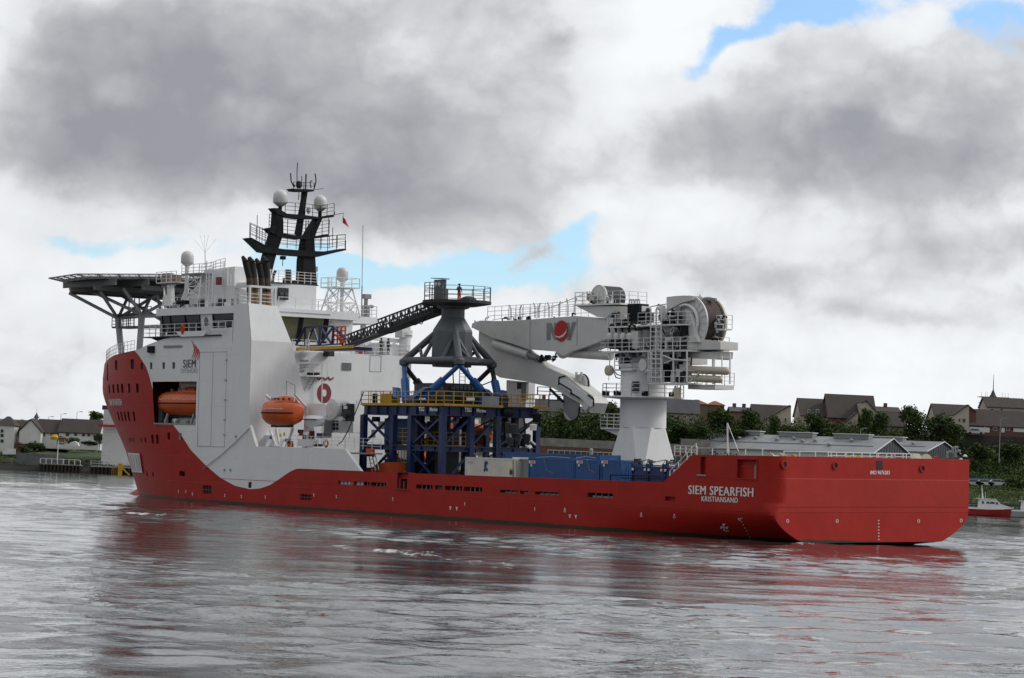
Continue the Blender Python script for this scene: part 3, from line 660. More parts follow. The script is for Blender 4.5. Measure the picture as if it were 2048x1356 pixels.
C = SU(648.5, 786.5, AW-.02); g = MB(); N = 40
for i in range(N):
    t0, t1 = 2*math.pi*i/N, 2*math.pi*(i+1)/N
    f = lambda t_, ry, rz, oy=0, oz=0: (AW-.02, C.y+oy+ry*math.cos(t_), C.z+oz+rz*math.sin(t_))
    g.a([f(t0, .9, 1.03), f(t1, .9, 1.03), f(t1, .30, .40, -.02, .04), f(t0, .30, .40, -.02, .04)], [(0, 1, 2, 3)])
g.build('ring_emblem', MAROON, ship)
g = MB(); Z = [(634, 756), (638, 760), (643, 755)], [(646, 755), (651, 760), (656, 754), (661, 760), (667, 755)]
for L in Z:
    for a, c in zip(L, L[1:]): g.bar(SU(*a, AW-.02), SU(*c, AW-.02), .09, 4)
g.build('zigzag_emblem', MAROON, ship)
g = MB(); a = SU(644.5, 726, AW-.5); c = SU(643, 890, AW-.5); g.bar(a, c, .07, 6); a2 = SU(605, 725, AW-.5); g.bar(a, a2, .05); g.bar(SU(606, 750, AW-.5), SU(645, 750, AW-.5), .05); g.bar(SU(606, 737, AW-.5), SU(645, 737, AW-.5), .04)
g.build('wall_pipe', RAILW, ship)
g = MB()
for x0, y0, x1, y1 in ((615, 744, 624, 750), (626, 744, 635, 750)): a = SU(x0, y0, AW-.5); c = SU(x1, y1, AW-.5); g.box(AW-.9, AW-.4, c.y, a.y, c.z, a.z)
g.build('floodlight', BLACK, ship)
g = MB(); a = SU(632, 752, AW-.6); c = SU(618, 780, AW-.6)
g.ladder(c, a, SU(623, 752, AW-.6)-a, .05, .3); g.build('stair', MGREY, ship); g = MB()
a = SU(603, 751, AW-.2); c = SU(645, 751, AW-.2); g.box(AW-1.1, AW, c.y, a.y, a.z-.1, a.z); g.rail([(AW-1.1, c.y, a.z), (AW-1.1, a.y, a.z)], 1.0, 3, .03, 1.0); g.build('wall_gallery', RAILW, ship)
# slanting starboard screen next to the deck cargo
a = SU(715, 800, 74); c = SU(726, 797, 74); d_ = SU(726, 885, 74); e = SU(697, 885, 74)
g = MB(); g.ext([a, c, d_, e], (.2, 0, 0)); g.build('screen_plate', WHITE, ship)

# ---- bridge level
def prism(pts, z0, z1, nm, m_, parent=ship, **k): return MB().ext([(a, c, z0) for a, c in pts], (0, 0, z1-z0)).build(nm, m_, parent, **k)
# port wing: outer face v = 11, u 79.4..91
def slab(pts, z0, z1, nm, m_): return prism(pts, z0, z1, nm, m_)
slab([(76.1, 11.0), (90.9, 11.4), (91.7, 10.2), (91.9, -10.2), (90.9, -11.4), (82.5, -11.4), (82.5, -4.8), (77.0, -4.8), (77.0, 8)], 19.85, 20.6, 'wing_roof', WHITE)

# glazing band, leaning outwards at the top
g = MB()
def lean(p0, p1, z0, z1, out, nm, m_, th=.12):
    a, c = V((*p0, z0)), V((*p1, z0)); o = V((*out, 0)); k = MB()
    k.a([a, c, c+o+V((0, 0, z1-z0)), a+o+V((0, 0, z1-z0)), a-o.normalized()*th, c-o.normalized()*th, c-o.normalized()*th+o+V((0, 0, z1-z0)), a-o.normalized()*th+o+V((0, 0, z1-z0))],
        [(0, 1, 2, 3), (4, 7, 6, 5), (0, 4, 5, 1), (3, 2, 6, 7), (0, 3, 7, 4), (1, 5, 6, 2)]); return k.build(nm, m_, ship)
ZB0, ZB1 = 17.9, 19.84
for (a, c) in ((90.4, 88.9), (88.8, 86.0), (85.9, 83.2)): lean((a, 10.6), (c, 10.6), ZB0+.2, ZB1-.05, (0, .35), 'bridge_window', GLASS)
for a in (90.45, 88.85, 85.95, 83.1): lean((a+.06, 10.66), (a-.06, 10.66), ZB0, ZB1, (0, .37), 'window_post', BLACK)
lean((83.0, 10.62), (80.9, 10.62), ZB0-.9, ZB1, (0, .34), 'bridge_door', WHITE)
k = MB(); k.lathe((81.9, 10.98, 19.1), [(.28, 0), (.28, .03)], 12, 'y', ry=1.7); k.build('door_window', GLASS, ship)
lean((80.8, 10.5), (77.0, 10.5), ZB0+.35, ZB1, (0, .3), 'bridge_window', GLASS)
lean((91.6, 9.8), (90.5, 10.6), ZB0+.2, ZB1-.05, (.2, .3), 'bridge_window', GLASS)
for c, d in ((-10.4, -6.8), (-6.6, -3), (-2.8, .8), (1, 4.6), (4.8, 9.6)): lean((91.6, c), (91.6, d), ZB0, ZB1-.05, (.35, 0), 'bridge_window', GLASS)
slab([(77.2, 10.4), (90.4, 10.6), (91.5, 9.8), (91.5, -9.8), (90.4, -10.6), (84.3, -10.6), (84.3, 10.0)], 16.3, 17.9, 'bridge_base', WHITE)
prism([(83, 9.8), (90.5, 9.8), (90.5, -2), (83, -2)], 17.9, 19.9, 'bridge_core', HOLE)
# starboard wing: see-through corner window
for c, d in ((-10.9, -10.4), (-7.4, -6.9)): slab([(83.9, c), (84.3, c), (84.3, d), (83.9, d)], 17.9, 19.95, 'window_post', WHITE)
slab([(84.0, -7.0), (84.2, -7.0), (84.2, -4.0), (84.0, -4.0)], 17.9, 19.95, 'bridge_bulkhead', WHITE)
lean((84.05, -10.4), (84.05, -7.4), 17.9, 18.5, (-.01, 0), 'window_sill', DARK)
# aft control room with blinds
lean((77.9, 5.2), (77.9, 2.4), 17.4, 20.0, (-.5, 0), 'aft_window', OLIVE); lean((77.9, 2.0), (77.9, -.9), 17.4, 20.0, (-.5, 0), 'aft_window', OLIVE)
lean((77.88, 2.5), (77.88, 1.9), 17.3, 20.02, (-.52, 0), 'window_post', BLACK); lean((77.88, -.7), (77.88, -1.3), 17.3, 20.02, (-.52, 0), 'window_post', BLACK)
lean((78.0, -1.4), (78.0, -4.6), 16.3, 20.0, (-.3, 0), 'aft_bulkhead', WHITE)
slab([(77.9, 6), (84, 6), (84, -4.6), (77.9, -4.6)], 16.3, 17.35, 'control_room_base', WHITE)
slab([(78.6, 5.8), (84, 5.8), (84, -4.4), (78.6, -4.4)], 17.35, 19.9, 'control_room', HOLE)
slab([(76.9, 8.1), (84, 8.1), (84, -1.9), (76.9, -1.2)], 20.3, 20.66, 'aft_roof', WHITE)
k = MB(); k.ext([(77.5, 8, 20.3), (77.5, -.6, 20.3), (78.4, -.6, 19.95), (78.4, 8, 19.95)], (6, 0, 0)) ; k.build('roof_edge', WHITE, ship)
# open wing balcony, port
k = MB(); z = 17.55; bp = [(93.0, 11.6), (93.0, 8.6), (91.5, 8.4), (88, 11.0), (83, 11.2), (78, 11.2), (78, 11.75), (88, 11.75)]
k.ext([(a, c, z) for a, c in bp], (0, 0, .12)); k.build('wing_balcony', DARK, ship)
k = MB(); k.ext([(92.5, 11.0, z), (88, 11.2, z), (85.6, 11.2, z-.95), (88.5, 11.2, z-.95)], (0, -2, 0)); k.build('balcony_bracket', DARK, ship)
k = MB(); k.rail([(93.0, 8.6, z+.1), (93.0, 11.6, z+.1), (88, 11.75, z+.1), (77, 11.75, z+.1)], 1.25, 3, .035, 1.3); k.build('railing', RAILW, ship)
k = MB(); k.ext([(85.3, 11.78, z), (81, 11.78, z), (80.2, 11.78, z+.55), (86.5, 11.78, z+.55)], (0, -.05, 0)); k.build('balcony_kick_plate', WHITE, ship)
k = MB(); k.ext([(80, 11.52, 16.3), (76.1, 11.52, 16.3), (76.1, 11.52, 18.35), (80, 11.52, 18.35)], (0, -.1, 0)); k.build('bulwark_screen', WHITE, ship)
k = MB(); k.rail([(76.2, 11.45, 18.35), (80, 11.45, 18.35)], .7, 1, .05, 1.3); k.build('railing', RAILW, ship)
# lifebuoy by the door
k = MB(); p = V((85.0, 11.85, 18.35)); N = 14
for i in range(N):
    t0, t1 = 2*math.pi*i/N, 2*math.pi*(i+1)/N; k.bar(p+V((.3*math.cos(t0), 0, .3*math.sin(t0))), p+V((.3*math.cos(t1), 0, .3*math.sin(t1))), .07, 6)
k.box(84.8, 85.2, 11.6, 11.8, 17.8, 18.8); k.build('lifebuoy', DORANGE, ship)

# ---- deck house with the mast on top
prism([(78.6, 7.6), (84.5, 8.0), (84.5, .0), (78.0, .0)], 20.66, 23.25, 'upper_deck_house', WHITE)
k = MB(); k.ext([(84.4, 8.2, 20.55), (92.2, 8.2, 20.55), (88.2, 8.2, 23.2), (86.8, 8.2, 24.7), (81, 8.2, 24.9), (81, 8.2, 20.55)], (0, -4.5, 0)); k.build('forward_deck_house', WHITE, ship)
k = MB(); k.ext([(78.2, -.4, 23.26), (78.2, 6.2, 23.26), (84, 6.2, 23.26), (84, -.4, 23.26)], (0, 0, .12)); k.build('house_roof_edge', DARK, ship)
a = SU(558, 575, 77.95); c = SU(577, 600, 77.95); k = MB(); k.box(77.96, 78.2, c.y, a.y, c.z, a.z); k.build('roller_shutter', DARK, ship)
k = MB()
for i in range(2):
    for j in range(2): k.box(77.86, 77.96, lerp(c.y, a.y, .05+i*.5), lerp(c.y, a.y, .4+i*.5), c.z+.05+j*.4, c.z+.35+j*.4)
k.build('window', GLASS, ship)
k = MB(); k.rail([(77.1, 5.3, 20.66), (77.1, -1.0, 20.66), (80, -1.7, 20.66), (84, -1.7, 20.66)], 1.15, 2, .045, 2.2); k.build('railing', RAILW, ship)
k = MB(); k.rail([(78.3, 6.2, 23.38), (78.3, -.3, 23.38)], 1.2, 4, .035, .8); k.build('railing', RAILW, ship)
k = MB(); k.rail([(83, 8.1, 24.85), (87.5, 8.1, 24.3)], 1.0, 3, .035, .9); k.rail([(90.5, 10.9, 20.6), (76.4, 10.7, 20.6)], 1.15, 3, .035, 1.4); k.build('railing', RAILW, ship)
for x, y, h_ in ((572, 562, 1.2), (590, 566, .7), (577, 545, .9)):
    p = SU(x, y, 79); k = MB(); k.box(78.8, 79.2, p.y-.2, p.y+.3, 23.3, p.z+.3); k.build('roof_fitting', DARK, ship)
p = SU(545, 558, 79.5); k = MB(); k.path([(79.5, p.y, 23.3), (79.5, p.y, p.z-.3), (79.5, p.y-.1, p.z+.4), (79.5, p.y-.35, p.z+.9)], .16, 8); k.build('goose_neck_vent', DARK, ship)

# ---- black mast at u = 82
MU = 81.5
mast = MB()
def mpoly(P, th=1.3, u=MU, mb=None, pinch=None): (mb or mast).ext([SU(x, y, u) for x, y in P], (th, 0, 0))
mpoly([(524, 557), (541, 557), (551, 516), (567, 467), (567, 442), (563, 418), (556, 418), (554, 450), (546, 477), (536, 510)], 1.2)
mast.build('mast_leg', BLACK, ship); mast = MB()
mpoly([(604, 572), (634, 572), (631, 520), (629, 477), (634, 462), (645, 437), (637, 437), (626, 455), (613, 476), (609, 500), (606, 520)], 1.2); mast.build('mast_leg', BLACK, ship); mast = MB()
a = SU(596, 470, MU+.5); c = SU(610, 382, MU+.5); mast.bar(a, c, .42, 4, .3); mast.build('mast_pole', BLACK, ship); mast = MB()
mpoly([(497, 476), (503, 475), (538, 494), (567, 498), (610, 501), (652, 503), (690, 497), (694, 500), (668, 506), (635, 514), (600, 512), (560, 509), (526, 504)], 1.2, MU-.2); mast.build('mast_platform', BLACK, ship); mast = MB()
mpoly([(536, 457), (542, 455), (556, 465), (590, 470), (630, 474), (656, 468), (661, 473), (632, 477), (600, 478), (560, 473), (544, 466)], 1.0, MU-.1); mast.build('mast_platform', BLACK, ship); mast = MB()
mpoly([(546, 416), (556, 416), (574, 427), (610, 430), (640, 434), (668, 429), (668, 434), (640, 438), (600, 438), (572, 434), (556, 428)], 1.0, MU-.1); mast.build('mast_platform', BLACK, ship); mast = MB()
mpoly([(585, 377), (629, 379), (627, 383), (600, 383), (590, 382)], 1.2, MU-.2); mast.build('mast_platform', BLACK, ship)
def mrail(P, u, h, n, gap=1.1, r=.035): 
    k = MB(); k.rail([SU(x, y, u) for x, y in P], h, n, r, gap); return k.build('mast_railing', BLACK, ship)
mrail([(499, 475), (538, 493), (610, 500), (655, 502), (690, 497)], MU-.4, 1.55, 4); mrail([(499, 474), (538, 492), (610, 499), (690, 496)], MU+1.0, 1.4, 3)
mrail([(538, 456), (556, 465), (630, 473), (658, 468)], MU-.2, 1.5, 4); mrail([(570, 427), (610, 430), (640, 434), (668, 429)], MU-.1, 1.2, 3); mrail([(587, 377), (628, 379)], MU-.2, .7, 2)
k = MB(); k.ladder(SU(600, 572, MU), SU(601, 514, MU), SU(606, 572, MU)-SU(600, 572, MU)); k.build('mast_ladder', BLACK, ship)
k = MB(); k.ladder(SU(610, 475, MU), SU(612, 440, MU), SU(615, 475, MU)-SU(610, 475, MU)); k.ladder(SU(597, 400, MU), SU(598, 384, MU), SU(602, 400, MU)-SU(597, 400, MU)); k.build('mast_ladder', BLACK, ship)
def radome(c, r, h, stalk, m_=DOME, rs=.2, nm='radome', sm=BLACK):
    c = V(c); k = MB(); pr = [(r*.35, -h*.5-r*.5), (r*.97, -h*.5), (r, -h*.5+.03), (r, h*.5-r*.85)]+[(r*math.cos(a_*math.pi/16), h*.5-r*.85+r*.95*math.sin(a_*math.pi/16)) for a_ in range(1, 8)]+[(.02, h*.5+r*.1)]
    k.lathe(c, pr, 24); o = k.build(nm, m_, ship); autosmooth(o, 40)
    k = MB(); k.bar(c+V((0, 0, -h*.5-r*.4)), c+V((0, 0, -h*.5-r*.4-stalk)), rs, 8); k.build('radome_stalk', sm, o); return o
p = SU(561, 393, MU+.6); radome(p, .78, 1.35, .9, sm=BLACK); p = SU(640.5, 404, MU+.6); radome(p, .70, 1.3, 1.1, sm=BLACK)
p = SU(598, 369, MU+.4); k = MB(); k.lathe(p, [(.2, -.4), (.32, -.2), (.32, .2), (.1, .4)], 12); k.build('radar_pod', DARK, ship)
p = SU(617, 421, MU+.2); k = MB(); k.lathe(p, [(.1, -.35), (.24, 0), (.24, .2), (.05, .38)], 12); k.build('satellite_pod', DOME, ship)
for P, r in (([(594, 372), (594, 342), (595, 325)], .05), ([(611, 378), (612, 348)], .08), ([(588, 374), (582, 362), (581, 346)], .07), ([(628, 378), (632, 362), (630, 347)], .07), ([(590, 374), (587, 366)], .05), ([(622, 376), (620, 364), (624, 361)], .06), ([(604, 372), (603, 352)], .04)):
    k = MB(); k.path([SU(x, y, MU+.3) for x, y in P], r, 5); k.build('mast_antenna', BLACK, ship)
for x, y0, y1, u in ((512, 483, 454, MU), (524, 488, 455, MU), (530, 490, 458, MU), (501, 475, 448, MU), (655, 497, 470, MU), (665, 495, 455, MU), (691, 498, 481, MU), (543, 455, 430, MU), (669, 430, 424, MU), (575, 470, 440, MU), (514, 480, 430, MU+1), (657, 470, 435, MU)):
    k = MB(); k.bar(SU(x, y0, u), SU(x+.6, y1, u), .035, 4); k.build('mast_antenna', BLACK, ship)
k = MB(); k.bar(SU(628, 380, MU), SU(647, 377, MU), .035, 4); k.bar(SU(668, 430, MU), SU(687, 426, MU), .04, 4); k.build('flag_yard', BLACK, ship)
k = MB(); k.box(MU, MU+.4, SU(632, 530, MU).y-.25, SU(632, 530, MU).y+.1, SU(632, 543, MU).z, SU(632, 533, MU).z); k.build('mast_light', MGREY, ship)
k = MB(); k.box(MU, MU+.4, SU(568, 515, MU).y-.25, SU(568, 515, MU).y+.25, SU(568, 519, MU).z, SU(568, 512, MU).z); k.bar(SU(566, 516, MU), SU(565, 532, MU), .04); k.build('mast_light', BLACK, ship)
# flag
fl = thing('ships_flag', 'small red flag hanging limp from the yard of the black mast', 'flag', SU(686, 430, MU), ship=True)
k = MB(); NX, NY = 6, 10; vs = []
for j in range(NY+1):
    for i in range(NX+1):
        f, g_ = i/NX, j/NY; p = SU(lerp(lerp(686, 687, g_)-1, lerp(690, 698, g_), f), lerp(433+f*5, 446+f*9, g_), MU+.25*math.sin(f*5+g_*3)*.6); vs.append(p)
k.a(vs, [(j*(NX+1)+i, j*(NX+1)+i+1, (j+1)*(NX+1)+i+1, (j+1)*(NX+1)+i) for j in range(NY) for i in range(NX)])
o = k.build('cloth', DORANGE, fl, smooth=True); o.data.materials[0] = mat('flag_red', (.36, .03, .03), .8)
sm_ = o.modifiers.new('s', 'SOLIDIFY'); sm_.thickness = .02
k = MB(); k.bar(SU(687, 426, MU), SU(685.5, 446, MU), .02, 4); k.build('halyard', BLACK, fl)

# ---- radome towers, whip antennas, aerials
def lattice(c, s0, s1, z0, z1, nm, m_, n=2, r=.07):
    k = MB(); c = V(c); A = [V((c.x+a*s0, c.y+b_*s0, z0)) for a, b_ in ((-1, -1), (1, -1), (1, 1), (-1, 1))]; B = [V((c.x+a*s1, c.y+b_*s1, z1)) for a, b_ in ((-1, -1), (1, -1), (1, 1), (-1, 1))]
    for a, b_ in zip(A, B): k.bar(a, b_, r, 6)
    for i in range(4):
        j = (i+1) % 4
        for q in range(n):
            t0, t1 = q/n, (q+1)/n
            k.bar(A[i].lerp(B[i], t0), A[j].lerp(B[j], t1), r*.6, 4); k.bar(A[j].lerp(B[j], t0), A[i].lerp(B[i], t1), r*.6, 4)
            k.bar(A[i].lerp(B[i], t1), A[j].lerp(B[j], t1), r*.6, 4)
    return k.build(nm, m_, ship)
# starboard tower
p = SU(681, 577, 84); cz = p.z
lattice((84, p.y, 0), 1.6, .9, 20.5, cz, 'lattice_tower', RAILW, 2, .09)
prism([(82.6, p.y+1.6), (85.4, p.y+1.6), (85.4, p.y-1.5), (82.6, p.y-1.5)], cz, cz+.12, 'tower_platform', RAILW)
k = MB(); k.rail([(82.6, p.y+1.6, cz), (82.6, p.y-1.5, cz), (85.4, p.y-1.5, cz), (85.4, p.y+1.6, cz)], 1.1, 2, .04, 1.2, close=True); k.ladder((83, p.y+1.9, 20.5), (83, p.y+1.9, cz+1), (0, .5, 0), .05); k.build('railing', RAILW, ship)
q = SU(685, 547, 84); radome(q, .65, 1.25, q.z-20.5-1.2, sm=RAILW, rs=.2)
k = MB(); k.rail([(82.6, -4.9, 20.55), (82.6, -11.3, 20.55), (90, -11.3, 20.55)], 1.25, 3, .035, .9); k.build('railing', RAILW, ship)
k = MB(); p = SU(731, 640, 83.2); k.bar((83.2, p.y, 20.5), (83.2, p.y, 21.9), .45, 10); k.bar((83.2, p.y, 21.9), (83.2, p.y, 22.7), .22, 8); k.box(82.9, 83.5, p.y-.5, p.y+.35, 22.6, 23.1); k.bar((83, p.y-.5, 21.8), (83, p.y-.8, 21.8), .18, 8); k.build('searchlight_post', MGREY, ship)
for x, y0, y1 in ((723, 637, 450), (411, 560, 505)):
    v_ = -10 if x > 500 else 8; k = MB(); a = SV(x, y0, v_); c = SV(x+(3 if x > 500 else -1), y1, v_); k.bar(a, a.lerp(c, .35), .07, 6); k.bar(a.lerp(c, .35), c, .035, 4)
    if x < 500:
        for xx in (388, 400, 409, 417, 432): k.bar(c, SV(xx, 478 if xx in (388, 432) else 470, v_), .012, 3)
    k.build('whip_antenna', MGREY, ship)
# port tower
p = SV(385, 549, 9.6); cz = p.z
lattice((p.x-.2, 8.3, 0), 1.9, 1.0, 20.5, cz, 'lattice_tower', RAILW, 3, .09)
prism([(p.x-1.6, 9.8), (p.x+1.8, 9.8), (p.x+1.8, 7), (p.x-1.6, 7)], cz, cz+.14, 'tower_platform', MGREY)
k = MB(); k.rail([(p.x+1.8, 9.8, cz), (p.x-1.6, 9.8, cz), (p.x-4.3, 9.8, cz), (p.x-4.3, 8.5, cz)], 1.05, 3, .04, 1.1); k.ladder((p.x-4.2, 9.8, 20.5), (p.x-4.2, 9.8, cz+.6), (.7, 0, 0), .06, .45)
k.bar((p.x-3, 9.8, 20.5), (p.x-3, 9.8, cz+1.3), .06); k.bar((p.x-4.3, 8.5, 20.5), (p.x-4.3, 8.5, cz+1.3), .06); k.build('railing', RAILW, ship)
q = SV(375, 514.5, 8.6); radome(q, .68, 1.25, 4.6, sm=RAILW, rs=.24)
for (x, y, w_, h_) in ((334, 556, .7, 1.0), (352, 557, .5, .6)):
    q = SV(x, y, 9); k = MB(); k.box(q.x-w_, q.x+w_, 8.6, 9.2, q.z-h_, q.z+h_*.5); k.build('panel_cabinet', mat('cabinet_brown', (.22, .15, .14), .6) if 'cabinet_brown' not in MATS else MATS['cabinet_brown'], ship)
k = MB(); a = SV(322, 566, 9); c = SV(362, 566, 9); k.box(c.x, a.x, 8.3, 9.6, a.z-.1, a.z); k.rail([(a.x, 9.6, a.z), (c.x, 9.6, a.z)], 1.1, 3, .04, .9); k.bar((a.x-1, 9, 20.5), (a.x-.6, 9, a.z), .1); k.bar((a.x-2.8, 9, 20.5), (a.x-2.4, 9, a.z), .12); k.build('cabinet_gallery', RAILW, ship)
for (x, y0, y1, r) in ((340, 612, 570, .4), (331, 612, 590, .3), (455, 572, 536, .09), (468, 572, 545, .16), (461, 572, 548, .07)):
    a = SV(x, y0, 9); c = SV(x, y1, 9); k = MB(); k.bar(a, c, r, 8, r*.8); k.build('roof_fitting', RAILW, ship)
for x in range(352, 470, 13):
    a = SV(x, 612, 9.8); k = MB(); k.box(a.x-.35, a.x+.25, 9.5, 10.1, 20.5, 20.5+random.uniform(.5, 1.5)); k.build('roof_fitting', [RAILW, MGREY, DARK][x % 3], ship)
q = SV(368, 606, 11); k = MB(); k.box(q.x-.9, q.x+.9, 10.9, 11.4, q.z-.15, q.z+.25); k.build('floodlight', BLACK, ship)
q = SV(437, 562, 9); k = MB(); k.box(q.x-.35, q.x+.35, 8.8, 9.1, q.z-.4, q.z+.4); k.build('fire_box', MAROON, ship)

# ---- helideck
HC = V((107.9, .1, 24.6)); HR_ = 11.4
def octa(r, z, dz=0, rot=10.9, c=HC): return [V((c.x+r*math.cos(rad(rot+45*i)), c.y+r*math.sin(rad(rot+45*i)), z)) for i in range(8)]
DKD = mat('helideck_steel', (.14, .14, .14), .6, var=.15)
DKT = mat('helideck_plate', (.22, .22, .22), .6, streak=.2)
k = MB(); O = octa(HR_, 24.3); k.ext(O, (0, 0, .3)); deck = k.build('helideck', DKT, ship)
for i in range(8):
    a, b_ = octa(HR_, 24.4)[i], octa(HR_, 24.4)[(i+1) % 8]; c, d_ = octa(HR_+1.5, 24.72)[i], octa(HR_+1.5, 24.72)[(i+1) % 8]
    k = MB(); k.bar(c, d_, .09)
    for j in range(4): k.bar(a.lerp(b_, j/4), c.lerp(d_, j/4), .1)
    k.build('safety_net_frame', DKD, deck)
    k = MB()
    for f_ in (.33, .66): k.bar(a.lerp(c, f_), b_.lerp(d_, f_), .03)
    for j in range(12): k.bar(a.lerp(b_, (j+.5)/12), c.lerp(d_, (j+.5)/12), .025)
    k.build('safety_net', DKD, deck)
for j in range(-4, 5):
    y = HC.y+j*2.4; hl = min(HR_*.92, math.sqrt(max(0, (HR_*.98)**2-(j*2.4)**2))); k = MB(); k.box(HC.x-hl, HC.x+hl, y-.12, y+.12, 23.6, 24.3); k.build('deck_girder', DKD, deck)
for j in (-3, -1, 1, 3):
    x = HC.x+j*2.6; hl = math.sqrt(max(0, (HR_*.95)**2-(j*2.6)**2)); k = MB(); k.box(x-.2, x+.2, HC.y-hl, HC.y+hl, 23.1, 23.6); k.build('deck_girder', DKD, deck)
cols = []
CB = mat('support_steel', (.42, .43, .43), .5)
for s_ in (1, -1):
    for (bx, by, tx, ty) in ((247, 704, 236, 637), (277, 700, 284, 630)):
        a = SV(bx, by, 2.6); a.z = 14.6; c = SV(tx, ty, 3.0)
        a.y *= s_; c.y *= s_
        k = MB(); k.bar(a, c, .36, 12); k.build('support_column', CB, deck)
        for dx_, dy_ in ((3.9, 4.2), (-3.6, 4.6), (3.6, -3.4), (-3.4, -3.0)):
            e = V((c.x+dx_, c.y+dy_*s_, 23.3)); k = MB(); k.bar(c, e, .19, 8); k.build('support_brace', CB, deck)
k = MB(); a = SV(236, 637, 3); c = SV(284, 632, 3); k.bar(a, c, .2, 8); k.bar(c, (93, 3, c.z-.2), .22, 8); k.bar(c+V((0, 0, -1.2)), (93, 3, c.z-1.5), .18, 8); k.build('support_brace', CB, deck)
k = MB(); zz = SV(262, 655, 2).z; x0, x1 = SV(242, 655, 2).x, SV(286, 655, 2).x
k.box(x1, x0, 1, 3.2, zz-.1, zz+.1); k.rail([(x1, 3.2, zz), (x0, 3.2, zz), (x0, 1, zz)], 1.1, 3, .05, .8); k.rail([(x1, 1, zz+1.4), (x0, 1, zz+1.4)], 1.0, 3, .05, .8)
for xx in (x0-.8, x0-2, x0-3): k.bar((xx, 1.5, zz), (xx, 1.5, 23.6), .07)
k.box(x1-.5, x0, .5, 3.4, zz+1.35, zz+1.5); k.build('access_platform', DKD, deck)
k = MB(); k.rail([(u, hv(u, 15.9)-.1, w) for u, w in ((96, 16.15), (99, 16), (102, 15.8), (105, 15.55), (108, 15.3), (110.5, 15.05))], 1.25, 3, .035, 1.1); k.build('railing', RAILW, ship)
k = MB(); k.ladder((92.8, 9.6, 16.2), (91.8, 9.6, 17.6), (0, -.8, 0), .06, .3); k.build('stair', RAILW, ship)

# aft end equipment on the superstructure roof
k = MB(); k.rail([(AW+.1, 3.8, 16.3), (AW+.1, -11.3, 16.3), (84, -11.3, 16.3)], 1.2, 3, .04, 1.5); k.build('railing', RAILW, ship)
p = SU(653, 655, 78.5); k = MB(); pr = [(.1, -1.6), (1.0, -1.4), (1.0, 0)]+[(.98*math.cos(a_*math.pi/16), .98*math.sin(a_*math.pi/16)) for a_ in range(1, 8)]+[(.02, 1)]
k.lathe((78.5, p.y, p.z), pr, 24); autosmooth(k.build('radome', DOME, ship), 40)
# small knuckle crane folded on the starboard side
p = SU(811, 690, 77.5); k = MB(); k.bar((77.6, p.y, 13.5), (77.6, p.y, 18.6), .62, 16); k.bar((77.6, p.y, 18.6), (77.6, p.y, 18.9), .8, 16); kc = k.build('crane_post', WHITE, ship, label='white post of the small folded deck crane')
k = MB(); a = SU(798, 666, 77.6); c = SU(818, 676, 77.6); k.box(77, 78.3, c.y, a.y, c.z, a.z+.3); k.bar(V((77.2, (a.y+c.y)/2, a.z+.3)), V((78.2, (a.y+c.y)/2, a.z+.3)), .62, 14); k.build('slewing_head', WHITE2, kc)
k = MB(); a = SU(742, 676, 78); c = SU(797, 682, 78); k.bar(a, c, .3, 4); k.bar(SU(742, 676, 78), SU(728, 690, 78), .3, 4); k.bar(SU(770, 679, 78), SU(772, 697, 78), .25); k.build('crane_arm', WHITE, kc)
k = MB(); a = SU(775, 684, 77.8); c = SU(805, 700, 77.8); k.ext([SU(775, 690, 77.8), SU(790, 686, 77.8), SU(806, 697, 77.8), SU(806, 713, 77.8), SU(775, 713, 77.8)], (.2, 0, 0)); k.build('crane_rest', WHITE, kc)
for x, y in ((723, 700), (731, 697), (716, 697)): p = SU(x, y, 77); k = MB(); k.box(76.8, 77.2, p.y-.2, p.y+.2, p.z-.4, p.z+.3); k.build('roof_fitting', DORANGE if x != 731 else MGREY, ship)

